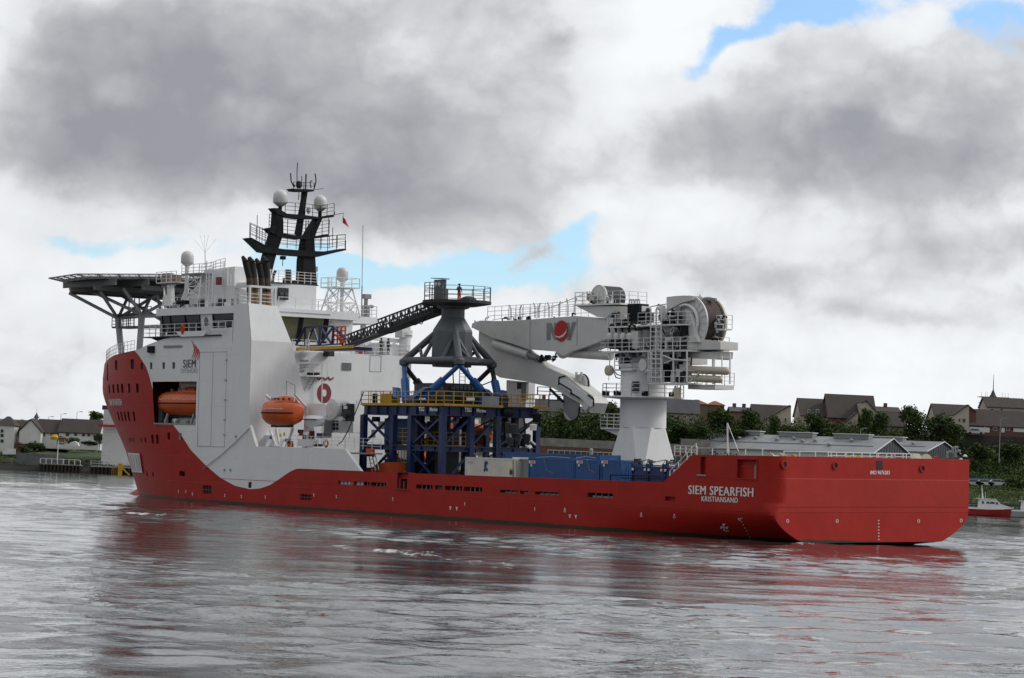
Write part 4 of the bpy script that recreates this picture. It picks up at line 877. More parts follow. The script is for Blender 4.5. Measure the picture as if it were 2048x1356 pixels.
# ------------------------------------------------------------------ lifeboats
def lifeboat(c, L, Bm, Hh, label, canopy=True):
    c = V(c); th = thing('lifeboat', label, 'lifeboat', c, 'enclosed orange lifeboats carried by the ship', ship=True)
    N = 17; M_ = 24; k = MB(); vs = []
    prof = [(-1, .42, .55), (-.94, .68, .74), (-.8, .80, .82), (-.6, .95, .95), (-.3, 1, 1), (0, 1, 1), (.3, 1, 1), (.6, .96, .96), (.8, .84, .86), (.94, .66, .72), (1, .4, .5)]
    for (a, b_, d_) in prof:
        for i in range(M_):
            t_ = 2*math.pi*i/M_; y, z = math.cos(t_), math.sin(t_)
            y = math.copysign(abs(y)**.62, y)*b_; z = math.copysign(abs(z)**.72, z)*d_
            if z < 0: y *= 1-.38*abs(z)**1.5; z *= 1.0
            vs.append(c+V((a*L/2, y*Bm/2, z*Hh*.42)))
    n_ = len(prof); k.a(vs, [(j*M_+i, j*M_+(i+1) % M_, (j+1)*M_+(i+1) % M_, (j+1)*M_+i) for j in range(n_-1) for i in range(M_)]+[tuple(range(M_-1, -1, -1)), tuple(range((n_-1)*M_, n_*M_))])
    o = k.build('hull', ORANGE, th); autosmooth(o, 50)
    if canopy:
        k = MB(); cu = c+V((-L*.10, 0, Hh*.36)); k.lathe(cu, [(L*.30, 0), (L*.27, Hh*.10), (L*.15, Hh*.19), (.05, Hh*.21)], 18, ry=.40*Bm/(L*.30)); o2 = k.build('canopy', ORANGE, th); autosmooth(o2, 60)
        for i in range(4): k = MB(); a_ = rad(60+i*30); p = cu+V((L*.27*math.cos(a_), .37*Bm*math.sin(a_)*.98, Hh*.10)); k.box(p.x-.13, p.x+.13, p.y-.05, p.y+.08, p.z-.08, p.z+.1); k.build('hatch_window', GLASS, o2)
    k = MB()
    for (a, b_, d_), (e, f, g_) in zip(prof, prof[1:]):
        k.bar(c+V((a*L/2, b_*Bm/2*1.01, 0)), c+V((e*L/2, f*Bm/2*1.01, 0)), .07, 6)
    k.build('fender', BLACK, th)
    k = MB()
    for i in range(8): x = lerp(-L*.36, L*.36, i/8); p0 = c+V((x, Bm/2*1.01, Hh*.15)); p1 = c+V((x+L*.045, Bm/2*1.03, Hh*.11)); p2 = c+V((x+L*.09, Bm/2*1.01, Hh*.15)); k.path([p0, p1, p2], .025, 4)
    k.build('grab_line', LW, th)
    for x in (-.33, .33): k = MB(); q = c+V((x*L, 0, Hh*.42)); k.box(q.x-.15, q.x+.15, q.y-.12, q.y+.12, q.z-.1, q.z+.22); k.build('lifting_hook', MGREY, th)
    k = MB(); k.box(c.x-L*.34, c.x+L*.34, c.y-.12, c.y+.12, c.z-Hh*.47, c.z-Hh*.38); k.build('keel', DARK, th)
    return th
c = SV(565, 826, 10.6); lifeboat(c, 5.3, 2.5, 3.0, 'orange lifeboat hung outboard beside the funnel casing, in front of white davits')
c = V((86.9, 9.6, 10.7)); lifeboat(c, 10.0, 2.8, 3.1, 'orange lifeboat sheltered in the recess in the ship\'s white side')
k = MB(); k.box(82.6, 91.3, 7.9, 11.1, 8.44, 8.6); rc = k.build('recess_floor', MGREY, ship)
for u in (84.2, 89.3): k = MB(); k.bar((u, 10.9, 8.6), (u, 10.6, 9.6), .14); k.build('boat_cradle', MGREY, ship); k = MB(); k.bar((u, 9, 12.9), (u, 9.4, 12.0), .12); k.build('davit_arm', MGREY, ship)
k = MB(); k.box(90.4, 91.2, 9.3, 10.6, 8.6, 10.8); k.build('winch_cabinet', DARK, ship)
for i in range(9):
    x = 83+random.random()*7.8; k = MB(); k.lathe((x, 10.7, 8.6), [(.2, 0), (.26, .25), (.12, .5)], 8); k.build('recess_gear', random.choice([MGREY, RAILW, DARK]), ship)
# davits beside the aft lifeboat
for x0, y0, x1, y1, x2, y2 in ((531, 789, 551, 807, 556, 858), (589, 787, 614, 815, 612, 862)):
    A, B, C_ = SV(x0, y0, 10.9), SV(x1, y1, 8.9), SV(x2, y2, 8.7); k = MB(); k.bar(A, B, .16); k.bar(B, C_, .22); k.bar(C_, (C_.x, 8.8, 6.2), .3); k.bar(A, A+V((0, 0, -.8)), .05); k.build('davit', WHITE, ship)
k = MB(); A, B = SV(573, 762, 10.9), SV(590, 771, 10.9); k.bar(SV(573, 790, 10.9), A, .04); k.bar(A, B, .04); k.bar(B, SV(590, 790, 10.9), .04); k.build('davit_guide', MGREY, ship)
# side deck with its gear
prism([(56.4, 11.2), (72.7, 11.2), (72.7, 4.2), (56.4, 7)], 6.0, 6.12, 'side_deck', MGREY)
k = MB(); k.rail([SV(582, 893, 11.2), SV(690, 897, 11.2)], 1.05, 3, .035, 1.1); k.rail([SV(690, 897, 11.2), V((56.4, 7.2, 6.4))], 1.05, 3, .035, 1.1); k.build('railing', RAILW, ship)
for x in (531, 556): k = MB(); A = SV(x, 893, 10.9); k.ext([A, A+V((-.6, 0, 0)), A+V((-.85, -.2, .7)), A+V((-.3, -.2, .7))], (0, .1, 0)); k.build('chute_plate', LW, ship)
def gear(x0, y0, x1, y1, v, th, m_, nm):
    a = SV(x0, y0, v); c = SV(x1, y1, v); return MB().box(min(a.x, c.x), max(a.x, c.x), v-th, v, min(a.z, c.z), max(a.z, c.z)).build(nm, m_, ship)
gear(512, 862, 527, 893, 9.6, 1, WHITE, 'deck_locker'); gear(530, 870, 548, 893, 9.4, 1, WHITE, 'deck_locker'); gear(596, 878, 620, 893, 10.4, 1, WHITE, 'deck_locker')
for x, y, v in ((517, 872, 9.65), (522, 868, 9.65), (541, 874, 9.45), (560, 870, 9.3), (568, 868, 9.0)): gear(x-1.5, y-3, x+1.5, y+4, v, .05, [STRAW, BLUE, MGREY, STRAW, DARK][int(x) % 5], 'deck_sign')
k = MB(); A = SV(553, 856, 9.6); B = SV(560, 893, 9.6); k.bar(A, B, .12); k.bar(SV(586, 856, 9.6), SV(574, 893, 9.6), .14); k.bar(SV(540, 860, 9.6), SV(553, 893, 9.6), .1); k.bar(SV(586, 858, 10), SV(570, 893, 10), .05); k.build('cradle_strut', WHITE, ship)
for i, (x, y) in enumerate(((515, 862), (517, 857), (600, 868), (609, 866), (598, 862), (577, 885), (572, 880), (578, 890))): gear(x-2.5, y-3, x+2.5, y+4, 9.4+i*.1, .4, [DARK, MGREY, DORANGE, WHITE, DARK][i % 5], 'deck_fitting')
# white deck crane (man-riding winch) beside the aft wall
k = MB(); A = SV(622, 893, 8.6); k.bar(A, SV(617, 812, 8.6), .45, 12); ccr = k.build('crane_column', WHITE, ship, label='white column of the small deck crane by the aft lifeboat')
k = MB(); k.ext([SV(613, 806, 8.9), SV(650, 808, 8.9), SV(655, 815, 8.9), SV(652, 834, 8.9), SV(622, 834, 8.9), SV(615, 830, 8.9)], (0, -.8, 0)); k.build('crane_jib', WHITE, ccr)
k = MB(); A = SV(672, 818, 8.6); k.lathe((A.x, 8.6, A.z), [(.3, -1.2), (.95, -1.0), (1.0, .0), (.98, .5), (.55, .6)], 20, 'y'); k.box(A.x-1.6, A.x+1.5, 7.8, 8.9, A.z-1.1, A.z-.75); k.build('winch_drum', WHITE2, ccr)
k = MB(); A = SV(694, 828, 8.4); k.box(A.x-.4, A.x+.6, 7.8, 8.6, A.z-.7, A.z+1.0); k.lathe((A.x-.3, 8.7, A.z), [(.35, -.3), (.35, .3)], 12, 'y'); k.build('winch_motor', DARK, ccr)
for x, y in ((668, 832), (676, 834), (684, 836), (690, 815), (688, 808), (664, 810), (660, 806)): gear(x-3, y-3, x+3, y+3, 8.7, .5, [DARK, MGREY, RAILW][int(x+y) % 3], 'winch_fitting')
gear(648, 835, 660, 876, 7.6, .2, GRYL, 'deck_door'); gear(656, 834, 696, 866, 7.2, .6, WHITE, 'winch_platform')
for j in range(3):
    for i in range(3): gear(660+i*6, 838+j*8, 664+i*6, 844+j*8, 7.25, .05, DARK, 'platform_opening')
k = MB(); k.rail([SV(646, 893, 9.5), SV(646, 836, 9.5)], .1, 1, .04, 1); k.rail([SV(600, 836, 8), SV(646, 836, 8)], .8, 2, .04, 1); k.rail([SV(646, 866, 7), SV(719, 868, 7)], .1, 1, .04, 3); k.build('railing', RAILW, ship)
gear(617, 862, 624, 877, 9, .3, MAROON, 'fire_hose_box'); gear(633, 866, 641, 876, 8.6, .5, BLUE, 'blue_barrel'); gear(605, 868, 610, 885, 9, .3, DARK, 'deck_fitting'); gear(629, 887, 637, 893, 10, .5, DARK, 'deck_fitting')
k = MB(); P = SV(652, 887, 10.6); k.lathe(P, [(.3, -.12), (.42, 0), (.3, .12)], 14, 'y', cap=False); k.build('lifebuoy', DORANGE, ship)
# orange painter dangling from tower rail to winch
k = MB(); k.path([SV(727, 784, 6), SV(712, 822, 7), SV(696, 862, 8), SV(684, 883, 8.5), SV(674, 891, 9)], .055, 5); k.build('umbilical_hose', BLACK, ship)
# small rescue boat on the side deck
rb = thing('rescue_boat', 'small white covered boat hanging beside the white crane column', 'boat', SV(626, 846, 9.6), ship=True)
k = MB(); c0 = SV(628, 843, 9.6)
vs = []; ST = [(-1.5, .25, .1), (-1.2, .6, .4), (0, .75, .5), (1.0, .55, .45), (1.5, .05, .1)]
for a, b_, d_ in ST: vs += [c0+V((a, -b_, .25)), c0+V((a, -b_*.5, -d_)), c0+V((a, b_*.5, -d_)), c0+V((a, b_, .25)), c0+V((a, b_*.5, .25+d_*.7)), c0+V((a, -b_*.5, .25+d_*.7))]
k.a(vs, [(j*6+i, j*6+(i+1) % 6, (j+1)*6+(i+1) % 6, (j+1)*6+i) for j in range(4) for i in range(6)]+[(5, 4, 3, 2, 1, 0), tuple(range(24, 30))]); autosmooth(k.build('hull', WHITE, rb), 40)
k = MB(); k.box(c0.x-1.3, c0.x+1.2, c0.y+.66, c0.y+.74, c0.z+.15, c0.z+.25); k.build('gunwale', DARK, rb)

# ------------------------------------------------------------------ people
SKIN = mat('skin', (.35, .2, .14), .6)
PM = {}
def person(loc, label, cloth, hat=None, face=0, group=None, ship_=True, pose='stand', s=1.0, legs=None):
    th = thing('person', label, 'person', loc, group, ship=ship_)
    J = {'pelvis': (0, 0, .93), 'belly': (0, 0, 1.1), 'chest': (.02, 0, 1.32), 'neck': (.02, 0, 1.5), 'head': (.04, 0, 1.62), 'top': (.03, 0, 1.74),
         'shL': (0, .19, 1.42), 'elL': (-.03, .27, 1.15), 'wrL': (.12, .24, .95), 'haL': (.18, .22, .88), 'shR': (0, -.19, 1.42), 'elR': (.02, -.29, 1.16), 'wrR': (.22, -.2, 1.1), 'haR': (.3, -.17, 1.1),
         'hiL': (0, .1, .86), 'knL': (.05, .12, .48), 'anL': (-.02, .12, .1), 'toL': (.15, .14, .04), 'hiR': (0, -.1, .86), 'knR': (.02, -.12, .48), 'anR': (-.04, -.12, .1), 'toR': (.13, -.14, .04)}
    Rr = {'pelvis': .15, 'belly': .135, 'chest': .16, 'neck': .06, 'head': .1, 'top': .07, 'shL': .075, 'elL': .05, 'wrL': .038, 'haL': .045, 'shR': .075, 'elR': .05, 'wrR': .038, 'haR': .045, 'hiL': .095, 'knL': .07, 'anL': .05, 'toL': .045, 'hiR': .095, 'knR': .07, 'anR': .05, 'toR': .045}
    E_ = 'pelvis-belly belly-chest chest-neck neck-head head-top chest-shL shL-elL elL-wrL wrL-haL chest-shR shR-elR elR-wrR wrR-haR pelvis-hiL hiL-knL knL-anL anL-toL pelvis-hiR hiR-knR knR-anR anR-toR'.split()
    key = ('b',)
    if 'me' not in PM:
        names = list(J); me = bpy.data.meshes.new('p'); me.from_pydata([J[n_] for n_ in names], [tuple(names.index(x) for x in e.split('-')) for e in E_], []); o = bpy.data.objects.new('p', me); COL.objects.link(o)
        o.modifiers.new('s', 'SKIN'); sub = o.modifiers.new('u', 'SUBSURF'); sub.levels = 1; sub.render_levels = 1
        for i, n_ in enumerate(names): me.skin_vertices[0].data[i].radius = (Rr[n_], Rr[n_]*(.85 if n_ in ('pelvis', 'belly', 'chest') else 1))
        me.skin_vertices[0].data[0].use_root = True
        dg = bpy.context.evaluated_depsgraph_get(); PM['me'] = bpy.data.meshes.new_from_object(o.evaluated_get(dg)); bpy.data.objects.remove(o)
    me = PM['me'].copy(); me.name = 'body'; me.materials.clear()
    for q in (cloth, SKIN, legs or cloth, DARK): me.materials.append(q)
    for f in me.polygons:
        z = f.center.z; f.use_smooth = True
        f.material_index = 1 if z > 1.52 or (abs(f.center.y) < .35 and z < 1.16 and f.center.x > .2) or (z < .95 and abs(f.center.y) > .19 and f.center.x > .1 and z > .8) else (3 if z < .12 else (2 if z < .92 else 0))
    o = bpy.data.objects.new('body', me); COL.objects.link(o); o.parent = th; o.rotation_euler = (0, 0, face); o.scale = (s, s, s)
    b_ = V(loc); BB = BASE[th]; BASE[th] = V((0, 0, 0))
    k = MB(); hm = hat or DARK
    k.lathe((0, 0, 1.66 if hat else 1.64), [(.125, 0), (.13, .05), (.1, .13), (.03, .17)], 12); h_ = k.build('helmet' if hat else 'hair', hm, th, smooth=True); h_.rotation_euler = (0, 0, face); h_.location = (0, 0, 0); h_.scale = (s, s, s)
    BASE[th] = BB; return th
HIV = mat('orange_coverall', (.5, .07, .015), .8); NVC = mat('dark_jacket', (.02, .025, .04), .8); HATW = mat('white_hardhat', (.65, .65, .62), .4)

# ------------------------------------------------------------------ blue deck tower under the gangway
tw = thing('blue_steel_tower', 'dark blue steel tower of columns and cross braces with yellow railed platform on the deck', 'tower', (54.9, 0, 3), ship=True)
U0, U1, V0, V1, ZT = 48.75, 61.2, -5.75, 5.75, 10.75
def beam(u0, u1, v0, v1, z0, z1, nm='beam', m_=NAVY, p=tw, **k): return MB().box(u0, u1, v0, v1, z0, z1).build(nm, m_, p, **k)
def ibeam(a, c, h_, w_, m_=NAVY, nm='beam', n=6):
    a = V(a); c = V(c); d = (c-a).normalized(); s_ = d.cross(V((0, 0, 1))).normalized(); k = MB()
    for z0, z1, w in ((0, .08, w_), (h_-.08, h_, w_), (.08, h_-.08, .06)):
        k.ext([a+s_*w/2+V((0, 0, z0)), a-s_*w/2+V((0, 0, z0)), a-s_*w/2+V((0, 0, z1)), a+s_*w/2+V((0, 0, z1))], c-a)
    for i in range(n): p = a.lerp(c, (i+.5)/n); k.ext([p+s_*w_*.45+V((0, 0, .08)), p-s_*w_*.45+V((0, 0, .08)), p-s_*w_*.45+V((0, 0, h_-.08)), p+s_*w_*.45+V((0, 0, h_-.08))], d*.04)
    return k.build(nm, m_, tw)
H = ZT-.95
for a, c in (((U0, V1, H), (U1, V1, H)), ((U0, V0, H), (U0, V1, H)), ((U1, V0, H), (U1, V1, H)), ((U0, V0, H), (U1, V0, H)), ((53.6, V0, H), (53.6, V1, H)), ((56.4, V0, H), (56.4, V1, H)), ((U0, -.8, H), (U1, -.8, H)), ((U0, 2.4, H), (U1, 2.4, H))): ibeam(a, c, .93, .45, n=8)
legs = [(u, v) for u in (U0, 53.6, 56.4, U1) for v in (V1, 2.4, -.8, V0) if not (u in (53.6,) and v == 2.4)]
for u, v in legs:
    w = .27 if v == V1 or u == U0 else .24; beam(u-w, u+w, v-w, v+w, 3.0, H, 'leg')
ZM = 6.45
for a, c in (((U0, V1, ZM), (U1, V1, ZM)), ((U0, V0, ZM), (U0, V1, ZM)), ((U0, V0, ZM), (U1, V0, ZM)), ((53.6, V0, ZM), (53.6, V1, ZM)), ((U1, V0, ZM), (U1, V1, ZM))): ibeam(a, c, .5, .4)
def brace(a, c, r=.14): MB().bar(a, c, r, 4).build('brace', NAVY, tw)
brace((U1, V1, H), (56.4, V1, ZM+.5)); brace((U1, V1, ZM-1), (56.4, V1, 3.2)) if False else brace((56.4, V1, ZM), (U1, V1, 3.6), .12)
for z0, z1 in ((ZM+.5, H), (3.2, ZM)):
    for v in (V1-.02, V0):
        brace((53.6, v, z1), (U0, v, z0)); 
        if v != V1-.02 or z0 > 5: brace((53.6, v, z0), (U0, v, z1))
    for u in (U0, 53.6, U1):
        brace((u, V1, z0), (u, 2.4, z1)); brace((u, -.8, z1), (u, 2.4, z0)) if z0 > 5 else brace((u, 2.4, z1), (u, -.8, z0), .22)
        brace((u, -.8, z0), (u, V0, z1)); 
        if u == U0: brace((u, V0, z0), (u, -.8, z1)) if z0 < 5 else None
    brace((56.4, -.8, z0), (U1, -.8, z1)); brace((53.6, 2.4, z0), (U0, -.8, z1), .1)
beam(U0-.4, U1+.2, V0-1.1, V1+.25, ZT, ZT+.1, 'platform', DARK)
beam(U0-.45, U0-.38, V0+4.6, V1+.3, ZT-.02, ZT+.2, 'toe_board', YELLOW); beam(U0-.4, U1+.2, V1+.26, V1+.33, ZT-.02, ZT+.2, 'toe_board', YELLOW); beam(U0-.45, U0-.38, V0-1.1, V0+.8, ZT-.02, ZT+.2, 'toe_board', YELLOW)
RPT = [(U1+.2, V0-1, ZT+.1), (U1+.2, V1+.25, ZT+.1), (U0-.4, V1+.25, ZT+.1), (U0-.4, V0-1.1, ZT+.1), (U1, V0-1.1, ZT+.1)]
for a, c in zip(RPT, RPT[1:]): k = MB(); k.rail([a, c], 1.25, 3, .04, 1.15); k.build('railing', YELLOW, tw)
k = MB(); k.rail([(51.5, 3.5, ZT+.1), (58, 3.5, ZT+.1)], 1.25, 3, .04, 1.2); k.rail([(50, -3, ZT+.1), (58, -4, ZT+.1)], 1.25, 3, .04, 1.2); k.build('railing', YELLOW, tw)
# lower walkways and ladders in yellow
k = MB(); k.rail([(57.6, V1-.6, ZM+.5), (53.9, V1-.6, ZM+.5)], 1.6, 4, .04, .9); k.rail([(57, 2.6, ZM+.6), (49.2, 2.6, ZM+.6)], 1.2, 3, .04, 1); k.build('railing', YELLOW, tw)
beam(53.9, 57.6, V1-1.4, V1-.55, ZM+.42, ZM+.52, 'walkway', YELLOW); beam(49, 57.6, 1.6, 2.5, ZM+.42, ZM+.6, 'walkway', YELLOW)
k = MB()
for i in range(7): z = 3.2+i*.42; k.bar((56.2, V1-.5, z), (53.9, V1-.5, z), .035)
for i in range(6): x = lerp(56.2, 53.9, i/5); k.bar((x, V1-.5, 3), (x, V1-.5, ZM), .035)
k.build('ladder_cage', YELLOW, tw)
beam(56.9, 60.6, 3.4, 3.7, ZM+.6, H-.3, 'blue_tank', CBLUE); beam(56.9, 60.6, 3.0, 3.6, 3.1, ZM-.9, 'blue_tank', CBLUE)
beam(53.9, 56.2, 1.0, 1.9, 3.1, H-.5, 'equipment_stack', DARK); beam(49.4, 52.2, 3.3, 3.9, 3.1, ZM-.1, 'equipment_stack', DARK)
for y in (-2.2, -3.2, -3.9, -4.6): k = MB(); k.path([(49.3, y, H), (49.2+.3*math.sin(y*3), y+.15, 8.5), (49.3, y-.1, 7), (49.2, y, 3)], .09, 6); k.build('hanging_hose', BLACK, tw)
k = MB(); k.box(48.9, 49.6, -3.6, -3.2, 3, H); k.build('cable_duct', DARK, tw)
k = MB(); k.lathe((48.9, -1.9, H+.5), [(.55, -.6), (.62, 0), (.55, .6)], 16, 'y'); k.build('hose_bundle', BLACK, tw)
for i, (x, y, t_, sz) in enumerate(((842, 818.5, 'TSG', .55), (866, 819, 'Marine', .48))):
    A = SV(x, y, V1+.35); text(t_, sz, tw, lambda a, b_, A=A: (A.x-a, V1+.3, A.z+b_), LW, sx=.9, offset=.012)
for i, (x, y, t_, sz) in enumerate(((937, 820, 'TSG', .55), (963, 821.5, 'Marine', .48))):
    A = SU(x, y, U0-.35); text(t_, sz, tw, lambda a, b_, A=A: (U0-.3, A.y-a, A.z+b_), LW, sx=.85, offset=.012)
for A, B in (((842, 819), (866, 819)),): pass
# plant standing on the platform
def pf(x0, y0, x1, y1, v, d_, m_, nm, root=tw):
    a = SV(x0, y0, v); c = SV(x1, y1, v); return MB().box(min(a.x, c.x), max(a.x, c.x), v-d_, v, min(a.z, c.z), max(a.z, c.z)).build(nm, m_, root)
pf(762, 787, 783, 808, 5, 1, YELLOW, 'yellow_cabinet'); pf(745, 787, 750, 806, 5.6, .3, BLACK, 'control_box'); pf(838, 796, 850, 800, 5.9, .05, LW, 'notice_plate'); pf(933, 795, 948, 801, 5.9, .05, LW, 'notice_plate')
for i in range(10):
    x = 812+i*19; pf(x, 790+random.random()*6, x+14, 812, 4-random.random()*6, 1.2, [MGREY, DARK, DARK, CBLUE][i % 4] if i % 3 else DARK, 'deck_machinery')
k = MB(); k.box(53.2, 58.2, -2.4, 2.0, ZT+.1, 13.0); k.build('machinery_house', DARK, tw)
for j in range(3):
    for i in range(8):
        k = MB(); k.box(52.9, 53.2, lerp(-2.3, 1.5, i/8)+.05, lerp(-2.3, 1.5, i/8)+.42, 11.2+j*.6, 11.65+j*.6); k.build('rack_box', GREY, tw)
for i in range(9): k = MB(); k.box(lerp(53.4, 57.9, i/9), lerp(53.4, 57.9, i/9)+.38, 2.0, 2.2, 11.3, 12.9); k.build('rack_box', GREY, tw)
k = MB(); k.box(53.4, 54.9, -3.6, -2.4, ZT, 12.2); k.build('machinery_house', DARK, tw)
k = MB(); k.rail([(48.0, -6.6, ZT+.3), (47.0, -9.5, ZT+.3)], 1.1, 2, .05, 1.4); k.build('handrail_frame', NAVY, tw)

# ------------------------------------------------------------------ motion-compensated gangway
GX, GY = 54.9, 0
gw = thing('access_gangway', 'grey slewing gangway on a tripod frame with blue cylinders above the blue tower', 'gangway', (GX, GY, ZT+.1), ship=True)
GB = lambda: MB()
Zt = 15.2; TR = [V((GX+5.0*math.cos(rad(a)), 5.0*math.sin(rad(a)), Zt)) for a in (30, 150, 270)]
HUB = [V((GX+1.75*math.cos(rad(a)), 1.75*math.sin(rad(a)), 17.9)) for a in (30, 150, 270)]
def gb(p, q, r, nm='frame_tube', m_=GREY, n=12, r2=None): return MB().bar(p, q, r, n, r2).build(nm, m_, gw)
for i in range(3):
    a, c = TR[i], TR[(i+1) % 3]; gb(a, c, .33)
    gb(a, HUB[i], .33)
    s1 = a.lerp(c, .33); s2 = a.lerp(c, .67); 
    gb(s1, HUB[i]+V((0, 0, -.2)), .2); gb(s2, HUB[(i+1) % 3]+V((0, 0, -.2)), .2)
    gb(a.lerp(HUB[i], .5), s1, .16); gb(s1, (GX, GY, 15.4), .28)
    k = MB(); k.lathe(a+V((0, 0, -.2)), [(.3, -.35), (.5, -.2), (.5, .2), (.3, .4)], 12); k.build('corner_joint', GREY, gw)
k = MB(); k.lathe((GX, GY, 0), [(1.9, 14.6), (2.0, 15.2), (1.95, 18.0), (1.9, 18.2), (1.15, 19.4), (1.15, 20.2), (1.6, 20.35), (1.7, 20.6)], 12); k.build('pedestal_column', GREY, gw)
k = MB(); q = TR[1]; k.box(q.x-.2, q.x+.6, q.y-2.2, q.y+.4, 15.0, 15.5); k.build('front_beam', GREY, gw)
BSE = [V((GX+4.6*math.cos(rad(a)), 4.6*math.sin(rad(a)), ZT+.5)) for a in (90, 210, 330)]
for i in range(3):
    b_ = BSE[i]; t1, t2 = TR[i], TR[(i+1) % 3]
    tang = (t2-t1).normalized()*1.15
    for tt, off in ((t1, -tang), (t2, tang)):
        lo = b_+off; hi = tt+V((0, 0, -.5)); d = (hi-lo); mdl = lo+d*.58
        gb(lo, mdl, .40, 'cylinder_barrel', BLUE if i != 2 else DARK); gb(mdl, hi, .24, 'cylinder_rod', BLUE if (tt is t2 and i == 0) or (tt is t1 and i == 1) or i == 0 else DARK)
        k = MB(); o_ = (lo-V((GX, GY, lo.z))).normalized()*.75; k.ext([lo+o_+V((0, .3, .2)), lo+o_+V((0, -.3, .2)), lo+o_+d*.34+V((0, -.3, 0)), lo+o_+d*.34+V((0, .3, 0))], (.55, 0, .1)); k.build('accumulator_box', BLUE, gw)
    k = MB(); k.lathe(b_, [(1.1, -.4), (1.0, .1), (.6, .35)], 10); k.build('base_joint', NAVY, gw)
k = MB(); k.ladder((GX-1, -.9, 13), (GX-1, -.9, 15), (0, .7, 0), .04, .3); k.build('ladder', MGREY, gw)
for P in (([(GX-2.2, 1.6, 14.8), (GX-2.4, 1.7, 13.6), (GX-2.4, 1.6, 12.6)]), ([(GX-2.4, .2, 14.8), (GX-2.6, -.5, 13.4), (GX-2.8, -1.6, 12.9), (GX-3, -2.6, 13.3), (GX-2.8, -3.0, 14.6)])):
    k = MB(); k.path(P, .06, 6); k.build('cable', BLACK, gw)
# rotating top platform
TPZ = 20.75; k = MB(); k.lathe((GX-.2, -.3, TPZ), [(1.9, -.25), (3.35, 0), (3.35, .28)], 20); k.build('top_platform', DARK, gw)
k = MB(); pts = [(GX-.2+3.3*math.cos(t_), -.3+3.3*math.sin(t_), TPZ+.28) for t_ in [rad(a) for a in range(70, 400, 25)]]; k.rail(pts, 1.35, 3, .04, 1.3); k.build('railing', GREY, gw)
A = SV(872, 605, .6); B = SV(892, 572, .6); k = MB(); k.box(B.x, A.x, .3, .9, TPZ+.28, SV(880, 578, .6).z); cab = k.build('operator_cab', GREY, gw)
zc = SV(880, 578, .6).z
k = MB(); k.box(B.x+.2, A.x, .4, .9, zc, zc+.9); k.build('cab_upper', GREY, cab); k = MB(); k.ext([(B.x-.1, .95, zc+.9), (A.x+.5, .95, zc+1.05), (A.x+.5, .95, zc+1.12), (B.x-.1, .95, zc+1.0)], (0, -.7, 0)); k.build('cab_roof', GREY, cab)
for x in (.35, .75):
    k = MB(); k.lathe((lerp(B.x+.2, A.x, x), .92, zc+.45), [(.2, -.02), (.2, .02)], 12, 'y'); k.build('cab_window', DOME, cab)
k = MB(); k.lathe((GX-.6, -1.4, TPZ+.3), [(.9, 0), (.7, .35), (.3, .5)], 10); k.build('slewing_motor', DARK, gw)
p = SV(850, 620, .7); k = MB(); k.box(p.x-2.6, p.x+.4, -.8, .8, TPZ-.1, TPZ+.25); k.rail([(p.x, .8, TPZ+.25), (p.x-2.4, .8, TPZ+.25)], 1.9, 3, .045, .9); k.build('entry_platform', DARK, gw)
# telescopic boom
GA = SV(880, 624, .3); GB_ = SV(688, 695, .3)
def truss(a, c, h_, w_, n, nm, m_, r=.07, rail=True, deck_=True):
    a = V(a); c = V(c); k = MB(); d = (c-a); dn = d.normalized(); s_ = dn.cross(V((0, 0, 1))).normalized(); upv = s_.cross(dn)
    for s in (1, -1):
        o = s_*s*w_/2; k.bar(a+o, c+o, r*1.5); k.bar(a+o+upv*h_, c+o+upv*h_, r*1.3)
        for i in range(n):
            p = a.lerp(c, i/n)+o; q = a.lerp(c, (i+1)/n)+o; k.bar(p, p+upv*h_, r); k.bar(p if i % 2 else q, (q if i % 2 else p)+upv*h_, r*.9)
    o1 = k.build(nm, m_, gw)
    k = MB(); k.ext([a+s_*w_/2, a-s_*w_/2, c-s_*w_/2, c+s_*w_/2], (0, 0, -.1)); k.build('walkway', m_, o1)
    return o1, upv, s_
dGA = GB_-GA
t1, upv, ss = truss(GA, GA+dGA*.56, 1.25, 1.5, 14, 'outer_boom', DARK, .075)
k = MB(); a = GA+ss*.72; k.ext([a+upv*.15, GA+dGA*.56+ss*.72+upv*.15, GA+dGA*.56+ss*.72+upv*1.0, a+upv*1.0], ss*.04); k.build('mesh_panel', MATS.get('mesh') or mat('mesh', (.06, .065, .07), .8), t1)
t2, upv2, ss2 = truss(GA+dGA*.52, GB_, .95, 1.15, 14, 'inner_boom', DARK, .065)
k = MB(); k.rail([GA+upv*1.25+ss*.7, GA+dGA*.56+upv*1.25+ss*.7], .35, 1, .03, 1); k.rail([GA+dGA*.56+upv*.95+ss*.6, GB_+upv*.95+ss*.6], .5, 1, .03, 1); k.build('railing', MGREY, gw)
k = MB(); k.bar(GA+dGA*.98+V((0, .7, -.15)), GA+dGA*.56+V((0, .7, -.2)), .16, 10); k.build('luffing_cylinder', GREY, gw)
for i in range(12): f = .1+.04*i; p = GA+dGA*f+ss*.78+upv*.55; k = MB(); k.box(p.x-.22, p.x+.18, p.y-.04, p.y+.05, p.z-.28, p.z+.25); k.build('boom_label', GRYL if i % 2 else MGREY, gw)
k = MB(); k.path([GA+dGA*.1+V((0, .5, -.1)), GA+dGA*.14+V((0, .5, -.7)), GA+dGA*.17+V((0, .5, -.5)), GA+dGA*.21+V((0, .5, -.55)), GA+dGA*.24+V((0, .5, -.1))], .05, 5); k.build('cable', BLACK, gw)
